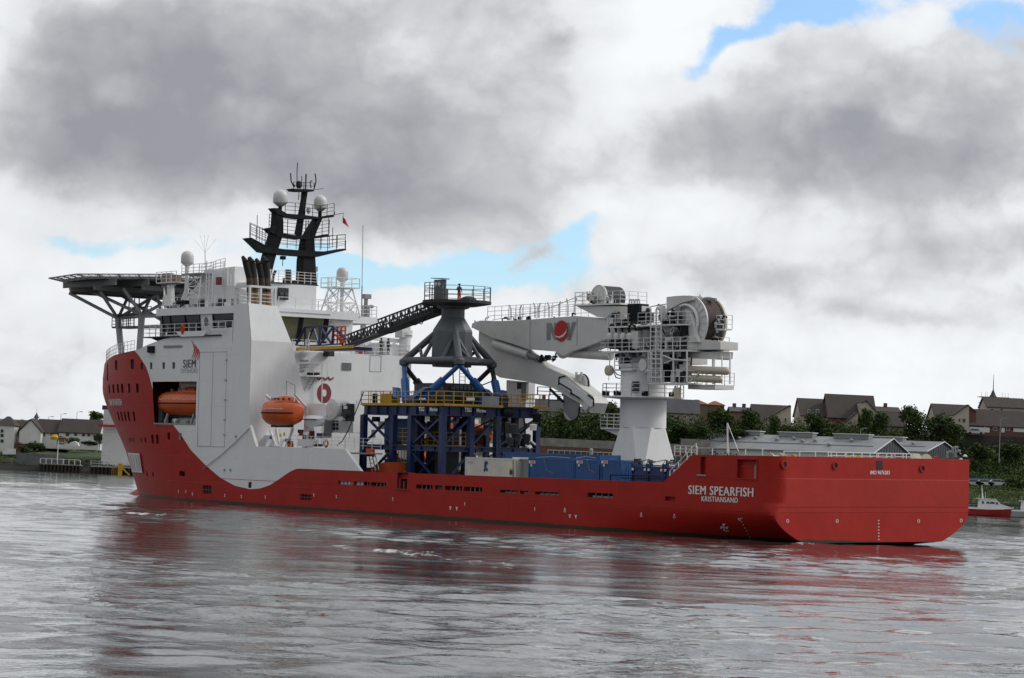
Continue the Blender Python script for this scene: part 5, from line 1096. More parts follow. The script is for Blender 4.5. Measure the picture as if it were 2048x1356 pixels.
# landing cradle: blue truss over a yellow sill
lc = thing('landing_cradle', 'blue triangular truss with yellow sill at the foot of the gangway', 'truss frame', (76, 3, 16.6), ship=True)
LP = lambda x, y, v=3.0: SV(x, y, v)
def lt(v):
    k = MB(); B_ = [LP(592, 690, v), LP(611, 692, v), LP(638, 691, v), LP(664, 689, v), LP(682, 688, v)]; T_ = [LP(610, 655, v), LP(627, 654, v), LP(640, 652, v), LP(667, 653, v)]
    for a, c in zip(B_, B_[1:]): k.bar(a, c, .1)
    for a, c in zip(T_, T_[1:]): k.bar(a, c, .13)
    for a, c in ((B_[0], T_[0]), (T_[0], B_[1]), (B_[1], T_[1]), (T_[1], B_[2]), (B_[2], T_[2]), (T_[2], B_[3]), (B_[2], T_[3]), (T_[3], B_[3]), (T_[0], B_[1]), (T_[3], LP(690, 678, v))): k.bar(a, c, .12)
    k.build('truss_side', NAVY, lc)
lt(3.6); lt(1.8)
k = MB(); a, c = LP(592, 695, 3.8), LP(706, 690, 3.8); k.ext([a, c, c+V((0, 0, -.3)), a+V((0, 0, -.35))], (0, -.15, 0)); k.build('yellow_sill', YELLOW, lc)
k = MB(); k.ext([LP(590, 697, 3.7), LP(706, 693, 3.7), LP(706, 700, 3.7), LP(612, 701, 3.7)], (0, -2.4, 0)); k.build('base_plate', NAVY, lc)
k = MB(); k.bar(LP(612, 693, 3.9), LP(620, 665, 3.9), .05); k.bar(LP(612, 702, 3.9), LP(612, 678, 3.9), .06); k.bar(LP(618, 702, 3.9), LP(618, 678, 3.9), .06); k.build('ladder', RAILW, lc)
k = MB(); k.rail([LP(667, 688, 3.3), LP(690, 687, 3.3)], 1.7, 4, .09, .6); k.bar(LP(667, 668, 3.3), LP(692, 684, 3.3), .1); k.build('gate_cage', DORANGE, lc)
k = MB(); q = SU(657, 706, 76); k.box(75.5, 76.5, q.y-.4, q.y+.3, q.z-.35, q.z+.5); k.build('underside_light', DARK, lc)
# crew
person(SV(900, 703, .8)+V((0, 0, 0)), 'person in orange coveralls and white helmet standing inside the grey tripod frame', HIV, HATW, face=rad(200))
person(SV(918, 604, 0), 'person in dark clothes standing on the round top platform of the gangway', mat('dark_red_clothes', (.06, .02, .02), .8), None, face=rad(170), legs=HIV)
p = SU(763, 712, 77.0); person((77.1, p.y, 16.35), 'left of two people in dark jackets leaning at the roof rail', NVC, None, face=rad(180))
p = SU(777, 713, 77.0); person((77.1, p.y, 16.35), 'right of two people in dark jackets leaning at the roof rail', NVC, None, face=rad(195))
person(SV(680, 690, 2.4), 'person in orange working by the orange cage at the gangway foot', HIV, HATW, face=rad(240))

# ------------------------------------------------------------------ big white knuckle-boom crane
CX, CY = 36.1, -8.0
cr = thing('deck_crane', 'huge white knuckle-boom crane with a large brown rope drum and folded jib', 'crane', (CX, CY, 3.0), ship=True)
K = lambda x, y, v=CY: SV(x, y, v)
# square-to-round base, column
g = MB(); a = 2.75; R8 = 2.15; zt = 9.1; zb = 3.0
sq = [V((CX+s*a, CY+t_*a, zb)) for s, t_ in ((-1, -1), (1, -1), (1, 1), (-1, 1))]
oc = [V((CX+R8*1.04*math.cos(rad(22.5+45*i)), CY+R8*1.04*math.sin(rad(22.5+45*i)), zt)) for i in range(8)]
g.v = [tuple(p) for p in sq+oc]
def oci(ang): return 4+min(range(8), key=lambda i: abs(((22.5+45*i-ang+180) % 360)-180))
cor = [225, 315, 45, 135]; F_ = []
for i in range(4):
    F_.append((i, oci(cor[i]-22.5), oci(cor[i]+22.5))); j = (i+1) % 4; F_.append((i, j, oci(cor[j]-22.5), oci(cor[i]+22.5)))
g.f = F_+[tuple(range(4, 12))]; g.mi = [0]*len(g.f); g.build('crane_base', WHITE, cr)
def cyl(nm, pr, m_=WHITE, n=32, par=None): g = MB(); g.lathe((CX, CY, 0), pr, n); o = g.build(nm, m_, par or cr); autosmooth(o, 30); return o
cyl('crane_column', [(2.17, 9.1), (2.17, 14.6), (2.3, 14.7), (2.3, 15.0)])
a_, b_ = K(1281, 769), K(1293, 793)
g = MB(); th = rad(135)
for j in range(3):
    c = V((CX, CY, 0))+V((2.19*math.cos(rad(118)), 2.19*math.sin(rad(118)), 12.35+j*.36)); g.box(c.x-.35, c.x+.3, c.y-.1, c.y+.2, c.z, c.z+.28)
g.build('column_window', DARK, cr)
cyl('column_platform', [(2.2, 11.72), (3.85, 11.86), (3.85, 11.98), (2.2, 11.98)], RAILW, 20)
g = MB(); P = [(CX+3.8*math.cos(rad(t_)), CY+3.8*math.sin(rad(t_)), 11.98) for t_ in range(0, 360, 24)]; g.rail(P, 1.15, 3, .04, 1.6, close=True); g.build('railing', RAILW, cr)
for t_ in (60, 95, 140, 185): p = V((CX+3.6*math.cos(rad(t_)), CY+3.6*math.sin(rad(t_)), 12.2)); g = MB(); g.box(p.x-.3, p.x+.3, p.y-.2, p.y+.2, 12, 12.45); g.build('floodlight', BLACK, cr)
c0, c1 = K(1201, 858, -6.5), K(1241, 858, -6.5)
g = MB(); g.box(c1.x, c0.x, -9, -6.5, c0.z, c0.z+.15); g.rail([(c1.x, -6.5, c0.z+.15), (c0.x, -6.5, c0.z+.15), (c0.x, -9, c0.z+.15)], 1.3, 4, .045, .9); g.ext([(c0.x, -8.8, c0.z), (c1.x, -8.8, c0.z), (c1.x, -8.8, c0.z-.8)], (0, 2, 0)); g.build('side_platform', RAILW, cr)
g = MB(); 
for i in range(9): z = lerp(c0.z+.3, 11.7, i/8); x = lerp(c1.x+1.3, c1.x+.3, i/8); g.box(x-.1, x+.25, -8.2, -7.2, z, z+.06)
g.bar((c1.x+1.3, -7.2, c0.z+.2), (c1.x+.3, -7.2, 11.7), .05); g.build('stair', MGREY, cr)
# slewing house: several decks of machinery, built in ship-length planes
VP = CY+3.1        # outer (port) rail plane of the crane house
hs = MB(); p0, p1 = K(1237, 700, -6.4), K(1340, 700, -6.4)
hs.box(p1.x-1.0, p0.x, CY-2.2, CY+1.6, 15.0, 18.4); house = hs.build('machinery_house', WHITE2, cr)
def kb(x0, y0, x1, y1, v, d_, m_, nm, par=cr):
    a = SV(x0, y0, v); c = SV(x1, y1, v); return MB().box(min(a.x, c.x), max(a.x, c.x), v-d_, v, min(a.z, c.z), max(a.z, c.z)).build(nm, m_, par)
def deckp(x0, x1, y, v0, v1, nm, n=3, h_=1.15, par=cr, ends=True, gap=1.0, th_=.14, r=.04):
    a = SV(x0, y, v1); c = SV(x1, y+ (x1-x0)*.012, v1); z = (a.z+c.z)/2
    MB().box(c.x, a.x, v0, v1, z-th_, z).build(nm, RAILW, par)
    g = MB(); g.rail([(a.x, v0, z), (a.x, v1, z), (c.x, v1, z), (c.x, v0, z)], h_, n, r, gap); g.build('railing', RAILW, par); return a.x, c.x, z
A_ = deckp(1202, 1375, 700, CY-.4, VP, 'main_platform', 3, 1.15); deckp(1376, 1436, 700, CY-1.0, CY+.4, 'main_platform', 3, 1.15)
B_ = deckp(1276, 1372, 648, CY+1.4, VP-.4, 'upper_platform', 3, 1.1)
C_ = deckp(1217, 1256, 652, CY-1, VP-.2, 'upper_platform', 3, 1.1)
D_ = deckp(1297, 1374, 765, CY+1.2, VP, 'lower_platform', 2, 1.1)
E_ = deckp(1229, 1264, 738, CY-1, VP-.6, 'lower_platform', 3, 1.1)
F__ = deckp(1432, 1450, 657, CY+.0, CY+.9, 'outer_platform', 3, 1.2)
G_ = deckp(1376, 1430, 769, CY-.8, CY+1.6, 'lower_platform', 3, 1.1, th_=.4)
# frame of the cage under the main deck
g = MB()
for x in (1324, 1347, 1374): MB().bar(SV(x, 702, VP), SV(x, 764, VP), .085).build('cage_post', RAILW, cr)
for x in (1297, 1304, 1312): g.bar(SV(x, 702, VP), SV(x, 764, VP), .085)
for y in (717, 741): g.bar(SV(1297, y, VP), SV(1322, y, VP), .05); 
g.build('cage_frame', RAILW, cr); MB().bar(SV(1460, 706, CY+1.6), SV(1460, 768, CY+1.6), .08).build('cage_post', RAILW, cr); MB().bar(SV(1444, 712, CY+1.6), SV(1444, 768, CY+1.6), .06).build('cage_post', RAILW, cr)
g = MB(); g.ladder(SV(1300, 764, VP+.1), SV(1302, 618, VP+.1), (-.75, 0, 0), .06, .4); g.ladder(SV(1311, 764, VP+.1), SV(1312, 618, VP+.1), (-.7, 0, 0), .06, .4); g.build('ladder', RAILW, cr)
g = MB(); g.ext([SV(1376, 705, CY+1.5), SV(1441, 703, CY+1.5), SV(1440, 716, CY+1.5), SV(1430, 719, CY+1.5), SV(1376, 716, CY+1.5)], (0, -1.6, 0)); g.build('platform_girder', WHITE2, cr)
g = MB(); g.ext([SV(1376, 682, CY+1.9), SV(1385, 677, CY+1.9), SV(1441, 683, CY+1.9), SV(1441, 699, CY+1.9), SV(1376, 699, CY+1.9)], (0, -2.2, 0)); g.build('drum_cradle', WHITE2, cr)
for (x0, y0, x1, y1, r) in ((1376, 739, 1454, 742, .36), (1372, 756, 1440, 759, .33)):
    g = MB(); a = SV(x0, y0, CY+1.9); c = SV(x1, y1, CY+1.9); g.lathe((0, 0, 0), [(0.01, 0)], 3) if False else None
    g.bar(a, c, r, 18); d = (c-a).normalized(); g.bar(c, c+d*.16, r, 18, r*.6); g.bar(c+d*.16, c+d*.24, r*.6, 18, .05); g.bar(a, a-d*.2, r, 18, r*.5); autosmooth(g.build('pressure_vessel', BEIGE, cr), 40)
g = MB(); g.bar(SV(1379, 764, CY+2.2), SV(1400, 745, CY+2.2), .1); g.build('strut', WHITE2, cr); g = MB(); g.bar(SV(1427, 768, CY+2), SV(1427, 716, CY+2), .14); g.build('strut', WHITE2, cr)
# big rope drum (axis athwartships)
DC = SV(1376, 646, CY+1.6); DR = 2.5
g = MB(); g.lathe((DC.x, 0, DC.z), [(DR, CY+1.6), (DR, CY+1.45), (DR*.93, CY+1.43)], 40, 'y'); fl_ = g.build('drum_flange', WHITE2, cr); autosmooth(fl_, 30)
g = MB(); g.lathe((DC.x, 0, DC.z), [(DR*.93, CY+1.43), (DR*.93, CY-.75)], 40, 'y'); autosmooth(g.build('wire_rope', ROPE, cr), 30)
g = MB(); g.lathe((DC.x, 0, DC.z), [(DR, CY-.75), (DR, CY-.95), (DR*.4, CY-1.0)], 40, 'y'); autosmooth(g.build('drum_flange', BEIGE, cr), 30)
for i in range(22):
    t_ = 2*math.pi*i/22; g = MB(); a = V((DC.x+DR*.68*math.cos(t_), CY+1.62, DC.z+DR*.68*math.sin(t_))); c = V((DC.x+DR*.95*math.cos(t_), CY+1.62, DC.z+DR*.95*math.sin(t_))); g.bar(a, c, .06); g.build('flange_rib', WHITE2, fl_)
g = MB()
for rr, n_ in ((.66, 28),):
    P = [V((DC.x+.15+DR*rr*math.cos(2*math.pi*i/n_), CY+1.85, DC.z+DR*rr*math.sin(2*math.pi*i/n_))) for i in range(n_+1)]; g.path(P, .14, 6)
g.build('brake_band', WHITE, cr)
g = MB(); g.ext([SV(1333, 594, CY+2.0), SV(1350, 592, CY+2.0), SV(1368, 591, CY+2), SV(1386, 592, CY+2.0), SV(1384, 600, CY+2.0), SV(1362, 606, CY+2.0), SV(1340, 618, CY+2.0), SV(1333, 622, CY+2.0)], (0, -1.2, 0)); g.build('drum_hood', WHITE2, cr)
g = MB(); g.ext([SV(1370, 620, CY+2.2), SV(1378, 622, CY+2.2), SV(1386, 645, CY+2.2), SV(1389, 668, CY+2.2), SV(1397, 684, CY+2.2), SV(1380, 684, CY+2.2), SV(1376, 655, CY+2.2)], (0, -.5, 0)); g.build('drum_bracket', WHITE2, cr)
g = MB(); g.bar(SV(1410, 599, CY), SV(1432, 599, CY), .18); g.bar(SV(1400, 596, CY), SV(1400, 589, CY), .05); g.build('wind_gauge_arm', MGREY, cr)
# dense machinery behind the rails: real small parts in stacked rows
random.seed(11)
MM = [DARK, MGREY, WHITE2, DARK, BLACK, RAILW, MGREY]
def clutter(x0, y0, x1, y1, v0, v1, n, s0=.15, s1=.5, nm='hydraulic_unit', par=cr, mats=None):
    for i in range(n):
        x = random.uniform(x0, x1); y = random.uniform(y0, y1); v = random.uniform(v0, v1); p = SV(x, y, v); w, d_, h_ = [random.uniform(s0, s1) for _ in range(3)]; g = MB()
        t_ = random.random()
        if t_ < .4: g.box(p.x-w, p.x+w, p.y-d_*.6, p.y+d_*.6, p.z-h_, p.z+h_)
        elif t_ < .7: g.lathe(p, [(w*.6, -h_), (w*.7, h_*.8), (w*.3, h_)], 10)
        else:
            q = p+V((random.uniform(-1, 1)*.9, 0, random.uniform(-.8, .8))); g.path([p, p.lerp(q, .5)+V((0, .2, .25)), q], random.uniform(.05, .12), 6)
        g.build(nm, random.choice(mats or MM), par)
clutter(1320, 616, 1368, 646, VP-1.6, VP-.6, 34); clutter(1278, 622, 1300, 646, VP-1.6, VP-.7, 10); clutter(1318, 655, 1372, 696, VP-2, VP-.6, 40, .15, .55); clutter(1278, 655, 1298, 696, VP-2, VP-.9, 10, .3, .6)
clutter(1220, 632, 1254, 650, VP-1.4, VP-.6, 14); clutter(1322, 708, 1374, 762, VP-2, VP-.5, 42, .15, .5); clutter(1232, 710, 1262, 736, VP-2, VP-1, 14)
clutter(1436, 632, 1446, 656, CY, CY+1, 8, .1, .3); clutter(1434, 664, 1442, 684, CY, CY+1.4, 8, .1, .35); clutter(1245, 700, 1296, 712, VP-1, VP-.4, 8)
kb(1277, 655, 1297, 697, VP-1.0, 1.5, DARK, 'electrical_cabinet'); kb(1284, 660, 1296, 690, VP-.9, .2, MGREY, 'cabinet_door')
kb(1322, 656, 1374, 697, VP-2.2, 1.0, DARK, 'machinery_back'); kb(1322, 706, 1374, 764, VP-2.6, .6, DARK, 'machinery_back')
kb(1276, 612, 1283, 648, VP-.7, 1.2, WHITE2, 'cabinet'); kb(1255, 608, 1278, 640, VP-.4, 1.2, BLACK, 'oil_cooler'); kb(1257, 640, 1278, 647, VP-.5, .9, DARK, 'cooler_base')
g = MB()
for x in (1259, 1264, 1270, 1275): a = SV(x, 608, VP-.6); g.path([a, a+V((0, 0, .35)), a+V((-.25, 0, .45)), a+V((-.3, 0, 0))], .07, 6)
g.build('cooler_pipe', RAILW, cr)
# slew-motor row with looping black hoses
for i in range(4):
    x = 1221+i*13; a = SV(x, 672, VP-.5); g = MB(); g.lathe((a.x, a.y, 0), [(.22, a.z-.4), (.36, a.z-.2), (.36, a.z+.1), (.2, a.z+.3)], 12); g.build('slew_motor', WHITE2, cr)
    g = MB(); g.path([a+V((0, .1, .3)), a+V((.1, .15, .75)), a+V((-.25, .15, 1.05)), a+V((-.7, .1, .95)), a+V((-.8, 0, .5))], .09, 6); g.build('hydraulic_hose', BLACK, cr)
    g = MB(); g.lathe((a.x, a.y+.1, 0), [(.3, a.z-1.15), (.3, a.z-.5)], 10); g.build('slew_gearbox', DARK, cr)
kb(1219, 676, 1272, 697, VP-1.2, 1.2, DARK, 'machinery_back'); kb(1262, 662, 1275, 697, VP-.5, .8, WHITE2, 'cabinet')
g = MB(); p = SV(1284, 730, VP-.3); g.lathe((p.x-.1, p.y, p.z), [(.55, -1), (.55, .05)], 18, 'y'); g.bar(V((p.x, p.y-.5, p.z)), SV(1298, 745, VP-.6), .32, 12); g.bar(SV(1284, 722, VP-.8), SV(1299, 722, VP-.8), .3, 10); g.build('ventilation_duct', WHITE2, cr)
g = MB(); p = SV(1219, 741, CY+1.5); g.lathe((p.x, p.y, p.z), [(.35, -.3), (.5, -.1), (.5, .2), (.3, .35)], 14, 'y'); g.bar(p+V((0, 0, .3)), p+V((0, 0, 1.5)), .04); g.bar(p, p+V((.1, 0, -.95)), .03); g.build('hook_block', BEIGE, cr)
g = MB(); g.path([SV(1228, 745, CY+1.6), SV(1232, 755, CY+1.6), SV(1240, 757, CY+1.6)], .05, 6); g.path([SV(1228, 741, CY+1.6), SV(1234, 749, CY+1.6), SV(1241, 751, CY+1.6)], .05, 6); g.build('hydraulic_hose', BLACK, cr)
g = MB(); g.path([SV(1322, 712, VP), SV(1330, 712, VP), SV(1345, 719, VP+.02), SV(1374, 721, VP)], .08, 8); g.path([SV(1330, 726, VP), SV(1345, 720, VP), SV(1374, 722, VP-.3)], .07, 8); g.build('white_pipework', WHITE2, cr)
g = MB(); a = K(1350, 771, CY+1.6); g.ladder(K(1353, 790, CY+2.6), K(1362, 771, CY+2.6), (.7, 0, 0), .06, .4); g.build('ladder', RAILW, cr)
g = MB(); p = SV(1352, 797, CY+3.2); g.box(p.x-.35, p.x+.3, p.y-.3, p.y, p.z, p.z+1.0); g.build('column_cabinet', BEIGE, cr)
# boom
BT = 1.35
bo = MB()
UPR = [(943, 655), (944, 648), (960, 641), (1000, 642), (1060, 639), (1150, 632), (1205, 636), (1243, 652), (1250, 690), (1216, 668), (1181, 704), (1135, 702), (1126, 710), (1110, 703), (1059, 699), (1017, 685), (984, 675), (958, 662)]
UPR = [(943, 655), (944, 648), (960, 641), (1000, 642), (1060, 639), (1150, 632), (1205, 636), (1262, 650), (1275, 672), (1240, 668), (1181, 690), (1140, 704), (1126, 712), (1110, 703), (1059, 699), (1017, 685), (984, 675), (958, 662)]
bo.ext([K(x, y, CY+BT) for x, y in UPR], (0, -2*BT, 0)); boom = bo.build('main_boom', WHITE2, cr)
g = MB()
for (x0, x1, y0, y1) in ((1060, 1060, 643, 696), (1154, 1154, 638, 690)):
    for i in range(14): p = K(lerp(x0, x1, i/13), lerp(y0, y1, i/13), CY+BT+.02); g.box(p.x-.04, p.x+.04, p.y, p.y+.03, p.z-.05, p.z+.05)
g.build('bolt_row', MGREY, boom, kind='stuff')
bt = lambda x, y: K(x, y, CY+BT+.03)
def letter(polys):
    k = MB()
    for P in polys: k.a([bt(*p) for p in P], [tuple(range(len(P)))])
    k.build('letter', GRYL, cr)
letter([[(1093, 646), (1101, 646), (1101, 680), (1093, 680)], [(1101, 646), (1103, 646), (1116, 680), (1108, 680), (1101, 662)], [(1108, 645.6), (1116, 645.4), (1116, 680), (1108, 667)]])
letter([[(1131, 645), (1139, 645), (1141, 680), (1134, 680)], [(1144, 644), (1152.5, 643.6), (1141, 680), (1137, 680), (1138, 668)]])
C = bt(1123, 662); g = MB(); N = 36; g.a([(C.x-1.05*math.cos(2*math.pi*i/N)*.93, C.y+.03, C.z+1.02*math.sin(2*math.pi*i/N)) for i in range(N)], [tuple(range(N))]); g.build('red_disc', LOGR, cr)
g = MB()
for i in range(8): a0, a1 = -2.6+i*.27, -2.6+(i+1)*.27; f = lambda t_, r: (C.x-(r*math.cos(t_)+.1+.12), C.y+.05, C.z+r*.62*math.sin(t_)-.02); 
P = [(1111, 671), (1118, 673), (1125, 670), (1131, 664), (1134, 657)]; Q = [(1112, 673.5), (1119, 676), (1127, 673), (1132.5, 666), (1134, 657)]
for i in range(4): g.a([bt(*P[i])+V((0, .04, 0)), bt(*P[i+1])+V((0, .04, 0)), bt(*Q[i+1])+V((0, .04, 0)), bt(*Q[i])+V((0, .04, 0))], [(0, 1, 2, 3)])
g.build('disc_swoosh', LW, cr)
g = MB(); p0 = K(975, 641, CY+BT); p1 = K(1150, 631, CY+BT)
g.rail([p0, p1], 1.35, 3, .035, 1.15); g.rail([p0-V((0, 2*BT, 0)), p1-V((0, 2*BT, 0))], 1.35, 3, .035, 1.15); g.build('railing', RAILW, cr)
for x, y, o_ in ((1022, 640, 0), (1040, 640, 6), (1070, 636, -4), (1078, 636, 4), (1098, 635, -4), (1118, 633, 5), (1136, 632, -4), (1150, 631, 5)):
    g = MB(); b_ = K(x, y, CY); t_ = K(x, y-22, CY); g.bar(b_, t_, .06); g.bar(t_, K(x+(-3 if o_ < 0 or x in (1022,) else 3), y-35 if x > 1130 else y-30, CY), .06); g.build('rope_guide_post', MGREY, cr)
clutter(945, 644, 970, 652, CY, CY+BT, 10, .12, .35, 'sheave_fitting', boom, [WHITE2, MGREY, DARK]); clutter(1000, 634, 1160, 640, CY-1, CY+1, 12, .08, .25, 'boom_fitting', boom, [DARK, MGREY, BLACK])
# auxiliary winch on the boom root
W_ = deckp(1150, 1240, 607, CY-1.6, CY+1.8, 'winch_platform', 3, 1.15)
g = MB(); g.ext([K(1152, 612, CY+1.6), K(1238, 612, CY+1.6), K(1212, 636, CY+1.6), K(1195, 634, CY+1.6)], (0, -3, 0)); g.build('platform_bracket', WHITE2, cr)
WC = K(1200, 594, CY+1.0); WR = 1.15
g = MB(); g.lathe((WC.x, 0, WC.z), [(WR, CY+1.2), (WR, CY+1.05), (WR*.9, CY+1.03)], 28, 'y'); autosmooth(g.build('drum_flange', WHITE2, cr), 30)
g = MB(); g.lathe((WC.x, 0, WC.z), [(WR*.95, CY+1.0), (WR*.95, CY-1.3)], 28, 'y'); autosmooth(g.build('wire_rope', DARK, cr), 30)
g = MB(); g.lathe((WC.x-1.2, 0, WC.z), [(.01, 0), (.01, 0)], 3) if False else None; g.ext([K(1185, 584, CY+1.4), K(1195, 575, CY+1.4), K(1206, 598, CY+1.4), K(1196, 600, CY+1.4)], (0, -.3, 0)); g.build('winch_cover', WHITE2, cr)
clutter(1178, 590, 1192, 606, CY+.6, CY+1.6, 12, .12, .35, 'winch_fitting'); clutter(1196, 600, 1236, 606, CY+.6, CY+1.6, 10, .12, .3, 'winch_fitting')
g = MB(); g.bar(K(1333, 608, CY), K(1285, 616, CY), .05, 4); g.build('hoist_rope', DARK, cr); g = MB(); g.bar(K(1180, 583, CY), K(1085, 622, CY), .03, 4); g.bar(K(1085, 622, CY), K(985, 640, CY), .03, 4); g.build('hoist_rope', DARK, cr)
# luffing and knuckle cylinders
def pipe(P, r, nm, m_=WHITE2, n=20, par=cr): g = MB(); g.path(P, r, n); autosmooth(g.build(nm, m_, par), 40)
pipe([K(1130, 706, CY+.4), K(1222, 712, CY+.4)], .42, 'luffing_cylinder'); pipe([K(1126, 705, CY+.9), K(1126, 705, CY-.5)], .6, 'cylinder_pin')
pipe([K(990, 688, CY+.9), K(1058, 710, CY+.9)], .46, 'knuckle_cylinder'); pipe([K(1058, 710, CY+.9), K(1075, 716, CY+.9)], .3, 'cylinder_rod', MGREY)
# folded jib
JB = [(958, 662), (985, 674), (1030, 692), (1058, 714), (1073, 726), (1124, 748), (1132, 750), (1166, 778), (1186, 792), (1190, 806), (1182, 826), (1170, 818), (1158, 806), (1130, 790), (1104, 775), (1051, 763), (1000, 755), (975, 740), (965, 705), (957, 680)]
g = MB(); g.ext([K(x, y, CY+.75) for x, y in JB], (0, -1.7, 0)); jib = g.build('folding_jib', WHITE2, cr)
g = MB(); g.ext([K(x, y, CY+.95) for x, y in ((1118, 752), (1128, 758), (1178, 794), (1188, 806), (1181, 815), (1166, 800), (1112, 768))], (0, -.2, 0)); g.build('jib_plate', WHITE, jib)
g = MB(); g.path([K(1117, 770, CY+1.0), K(1118, 755, CY+1), K(1130, 752, CY+1)], .07, 6); g.build('jib_pipe', BLACK, jib); g = MB(); g.path([K(1118, 766, CY+1), K(1142, 780, CY+1), K(1142, 790, CY+1)], .07, 6); g.path([K(1142, 786, CY+1), K(1160, 797, CY+1)], .07, 6); g.build('jib_pipe', BLACK, jib); g = MB(); g.path([K(1176, 790, CY+1), K(1187, 798, CY+1), K(1187, 812, CY+1)], .08, 6); g.build('jib_pipe', BLACK, jib)
for (x, y, r, v) in ((1161, 768, .95, CY-.2), (1142, 820, 1.0, CY+.3), (1172, 812, .42, CY+.9)):
    p = K(x, y, v); g = MB(); g.lathe((p.x, v, p.z), [(r*.25, .12), (r, .1), (r*.93, .0), (r, -.1), (r*.25, -.14)], 28, 'y'); autosmooth(g.build('sheave', WHITE2, cr), 30); g = MB(); g.lathe((p.x, v-.02, p.z), [(r*1.06, -.28), (r*1.06, -.16)], 28, 'y'); autosmooth(g.build('sheave_groove', DARK, cr), 30)
g = MB(); g.ext([K(x, y, CY+.5) for x, y in ((1126, 785), (1160, 803), (1150, 836), (1141, 838), (1127, 822))], (0, -.12, 0)); g.build('sheave_cheek', MGREY, jib)
for x, y in ((1153, 744), (1163, 744), (1137, 752), (1125, 749)): g = MB(); b_ = K(x, y, CY); g.bar(b_, b_+V((0, 0, -.9)), .12); g.build('sheave_arm', WHITE2, jib)
g = MB(); g.path([K(1100, 778, CY+.9), K(1112, 790, CY+.9), K(1126, 803, CY+.9)], .14, 8); g.build('hose_bundle', BLACK, jib)
clutter(1075, 712, 1112, 722, CY-.6, CY+.4, 14, .08, .3, 'boom_fitting', boom, [DARK, BLACK, MGREY])
g = MB(); g.path([K(1073, 717, CY+1.2), K(1080, 725, CY+1.2), K(1090, 716, CY+1.2), K(1096, 720, CY+1.2)], .05, 5); g.build('hydraulic_hose', BLACK, jib)
g = MB(); g.rail([K(1075, 790, CY-.5), K(1125, 792, CY-.5)], .8, 2, .06, 1.6); g.build('jib_handrail', BLACK, jib)
# boom rest on the far side of the deck
br = thing('boom_rest', 'tall white column carrying the tip of the folded crane jib, behind the blue tower', 'crane rest', (54.2, -8.6, 3), ship=True)
a, c = SV(1013, 760, -8.6), SV(1052, 764, -8.6)
g = MB(); g.ext([a, c, SV(1049, 830, -8.6), SV(1052, 930, -8.6), SV(1014, 925, -8.6), SV(1012, 830, -8.6)], (0, -1.2, 0)); g.build('rest_column', WHITE, br)
kb_ = lambda x0, y0, x1, y1, v, d_, m_, nm, par: kb(x0, y0, x1, y1, v, d_, m_, nm, par)
kb(1034, 765, 1043, 778, -8.58, .1, DARK, 'rest_opening', br); kb(1043, 764, 1052, 800, -8.5, .3, MGREY, 'rest_ladder', br)

# ------------------------------------------------------------------ deck cargo
def container(nm, label, u0, u1, v1, z0, z1, m_, w=2.44, corr=True, group=None, doors=None):
    th = thing(nm, label, 'container', ((u0+u1)/2, v1-w/2, z0), group, ship=True)
    MB().box(u0+.05, u1-.05, v1-w+.05, v1-.06, z0+.05, z1-.05).build('body', m_, th)
    for a in (u0, u1-.14):
        for v in (v1-.14, v1-w): MB().box(a, a+.14, v, v+.14, z0, z1).build('corner_post', m_, th)
    for z in (z0, z1-.14): MB().box(u0+.14, u1-.14, v1-.12, v1-.01, z, z+.14).build('side_rail', m_, th); MB().box(u0+.01, u0+.12, v1-w+.14, v1-.14, z, z+.14).build('end_rail', m_, th)
    if corr:
        n_ = int((u1-u0-.4)/.3)
        for i in range(n_): x = u0+.25+i*.3; MB().ext([(x, v1-.06, z0+.14), (x+.07, v1-.025, z0+.14), (x+.15, v1-.025, z0+.14), (x+.22, v1-.06, z0+.14)], (0, 0, z1-z0-.28)).build('corrugation', m_, th)
        n_ = int((w-.4)/.3)
        for i in range(n_): y = v1-w+.22+i*.3; MB().ext([(u0+.05, y, z0+.14), (u0+.015, y+.07, z0+.14), (u0+.015, y+.15, z0+.14), (u0+.05, y+.22, z0+.14)], (0, 0, z1-z0-.28)).build('corrugation', m_, th)
    return th
VC = 8.6
px2u = lambda x, v=VC: SV(x, 940, v).x
cw = container('white_container', 'white corrugated shipping container with a blue figure painted on its side', px2u(1033), px2u(930), VC, 3.4, 6.05, CWHITE)
# figure emblem on the container
A = SV(971, 934, VC+.01); g = MB()
for (x0, y0, x1, y1, r) in ((971, 927, 971, 935, .12), (971, 929, 974, 926, .06), (974, 926, 973.5, 922.5, .05), (971, 935, 968, 942, .08), (971, 935, 974, 939, .08), (974, 939, 974, 942, .06), (971, 930, 968.5, 934, .05)): g.bar(SV(x0, y0, VC+.02), SV(x1, y1, VC+.02), r, 4)
p = SV(971, 925, VC+.02); g.lathe(p, [(.05, -.16), (.13, 0), (.05, .16)], 8); g.build('running_figure_emblem', CBLUE, cw)
A = SV(941, 925, VC+.03); text('50 050', .24, cw, lambda x, y, A=A: (A.x-x, VC+.02, A.z+y), BLK, offset=.0)
A = SV(1008, 925, VC+.03); text('GESU 7210', .22, cw, lambda x, y, A=A: (A.x-x, VC+.02, A.z+y), GRYL, offset=.0) if False else None
kb(1019, 936, 1026, 939.5, VC+.02, .03, STRAW, 'warning_patch', cw); kb(1019, 940, 1026, 949, VC+.02, .03, BLK, 'warning_patch', cw)
g = MB(); g.bar(SV(1026, 921, VC+.05), SV(1026, 954, VC+.05), .04); g.bar(SV(1033, 921, VC+.05), SV(1033, 954, VC+.05), .04); g.build('door_bar', MGREY, cw)
co = container('open_container', 'pale half-open container between the white and the blue container', px2u(1055), px2u(1035), VC-.4, 3.4, 6.0, MGREY, corr=True)
MB().box(px2u(1057), px2u(1018), VC-2.4, VC-.35, 6.02, 6.16).build('roof_sheet', RAILW, co)
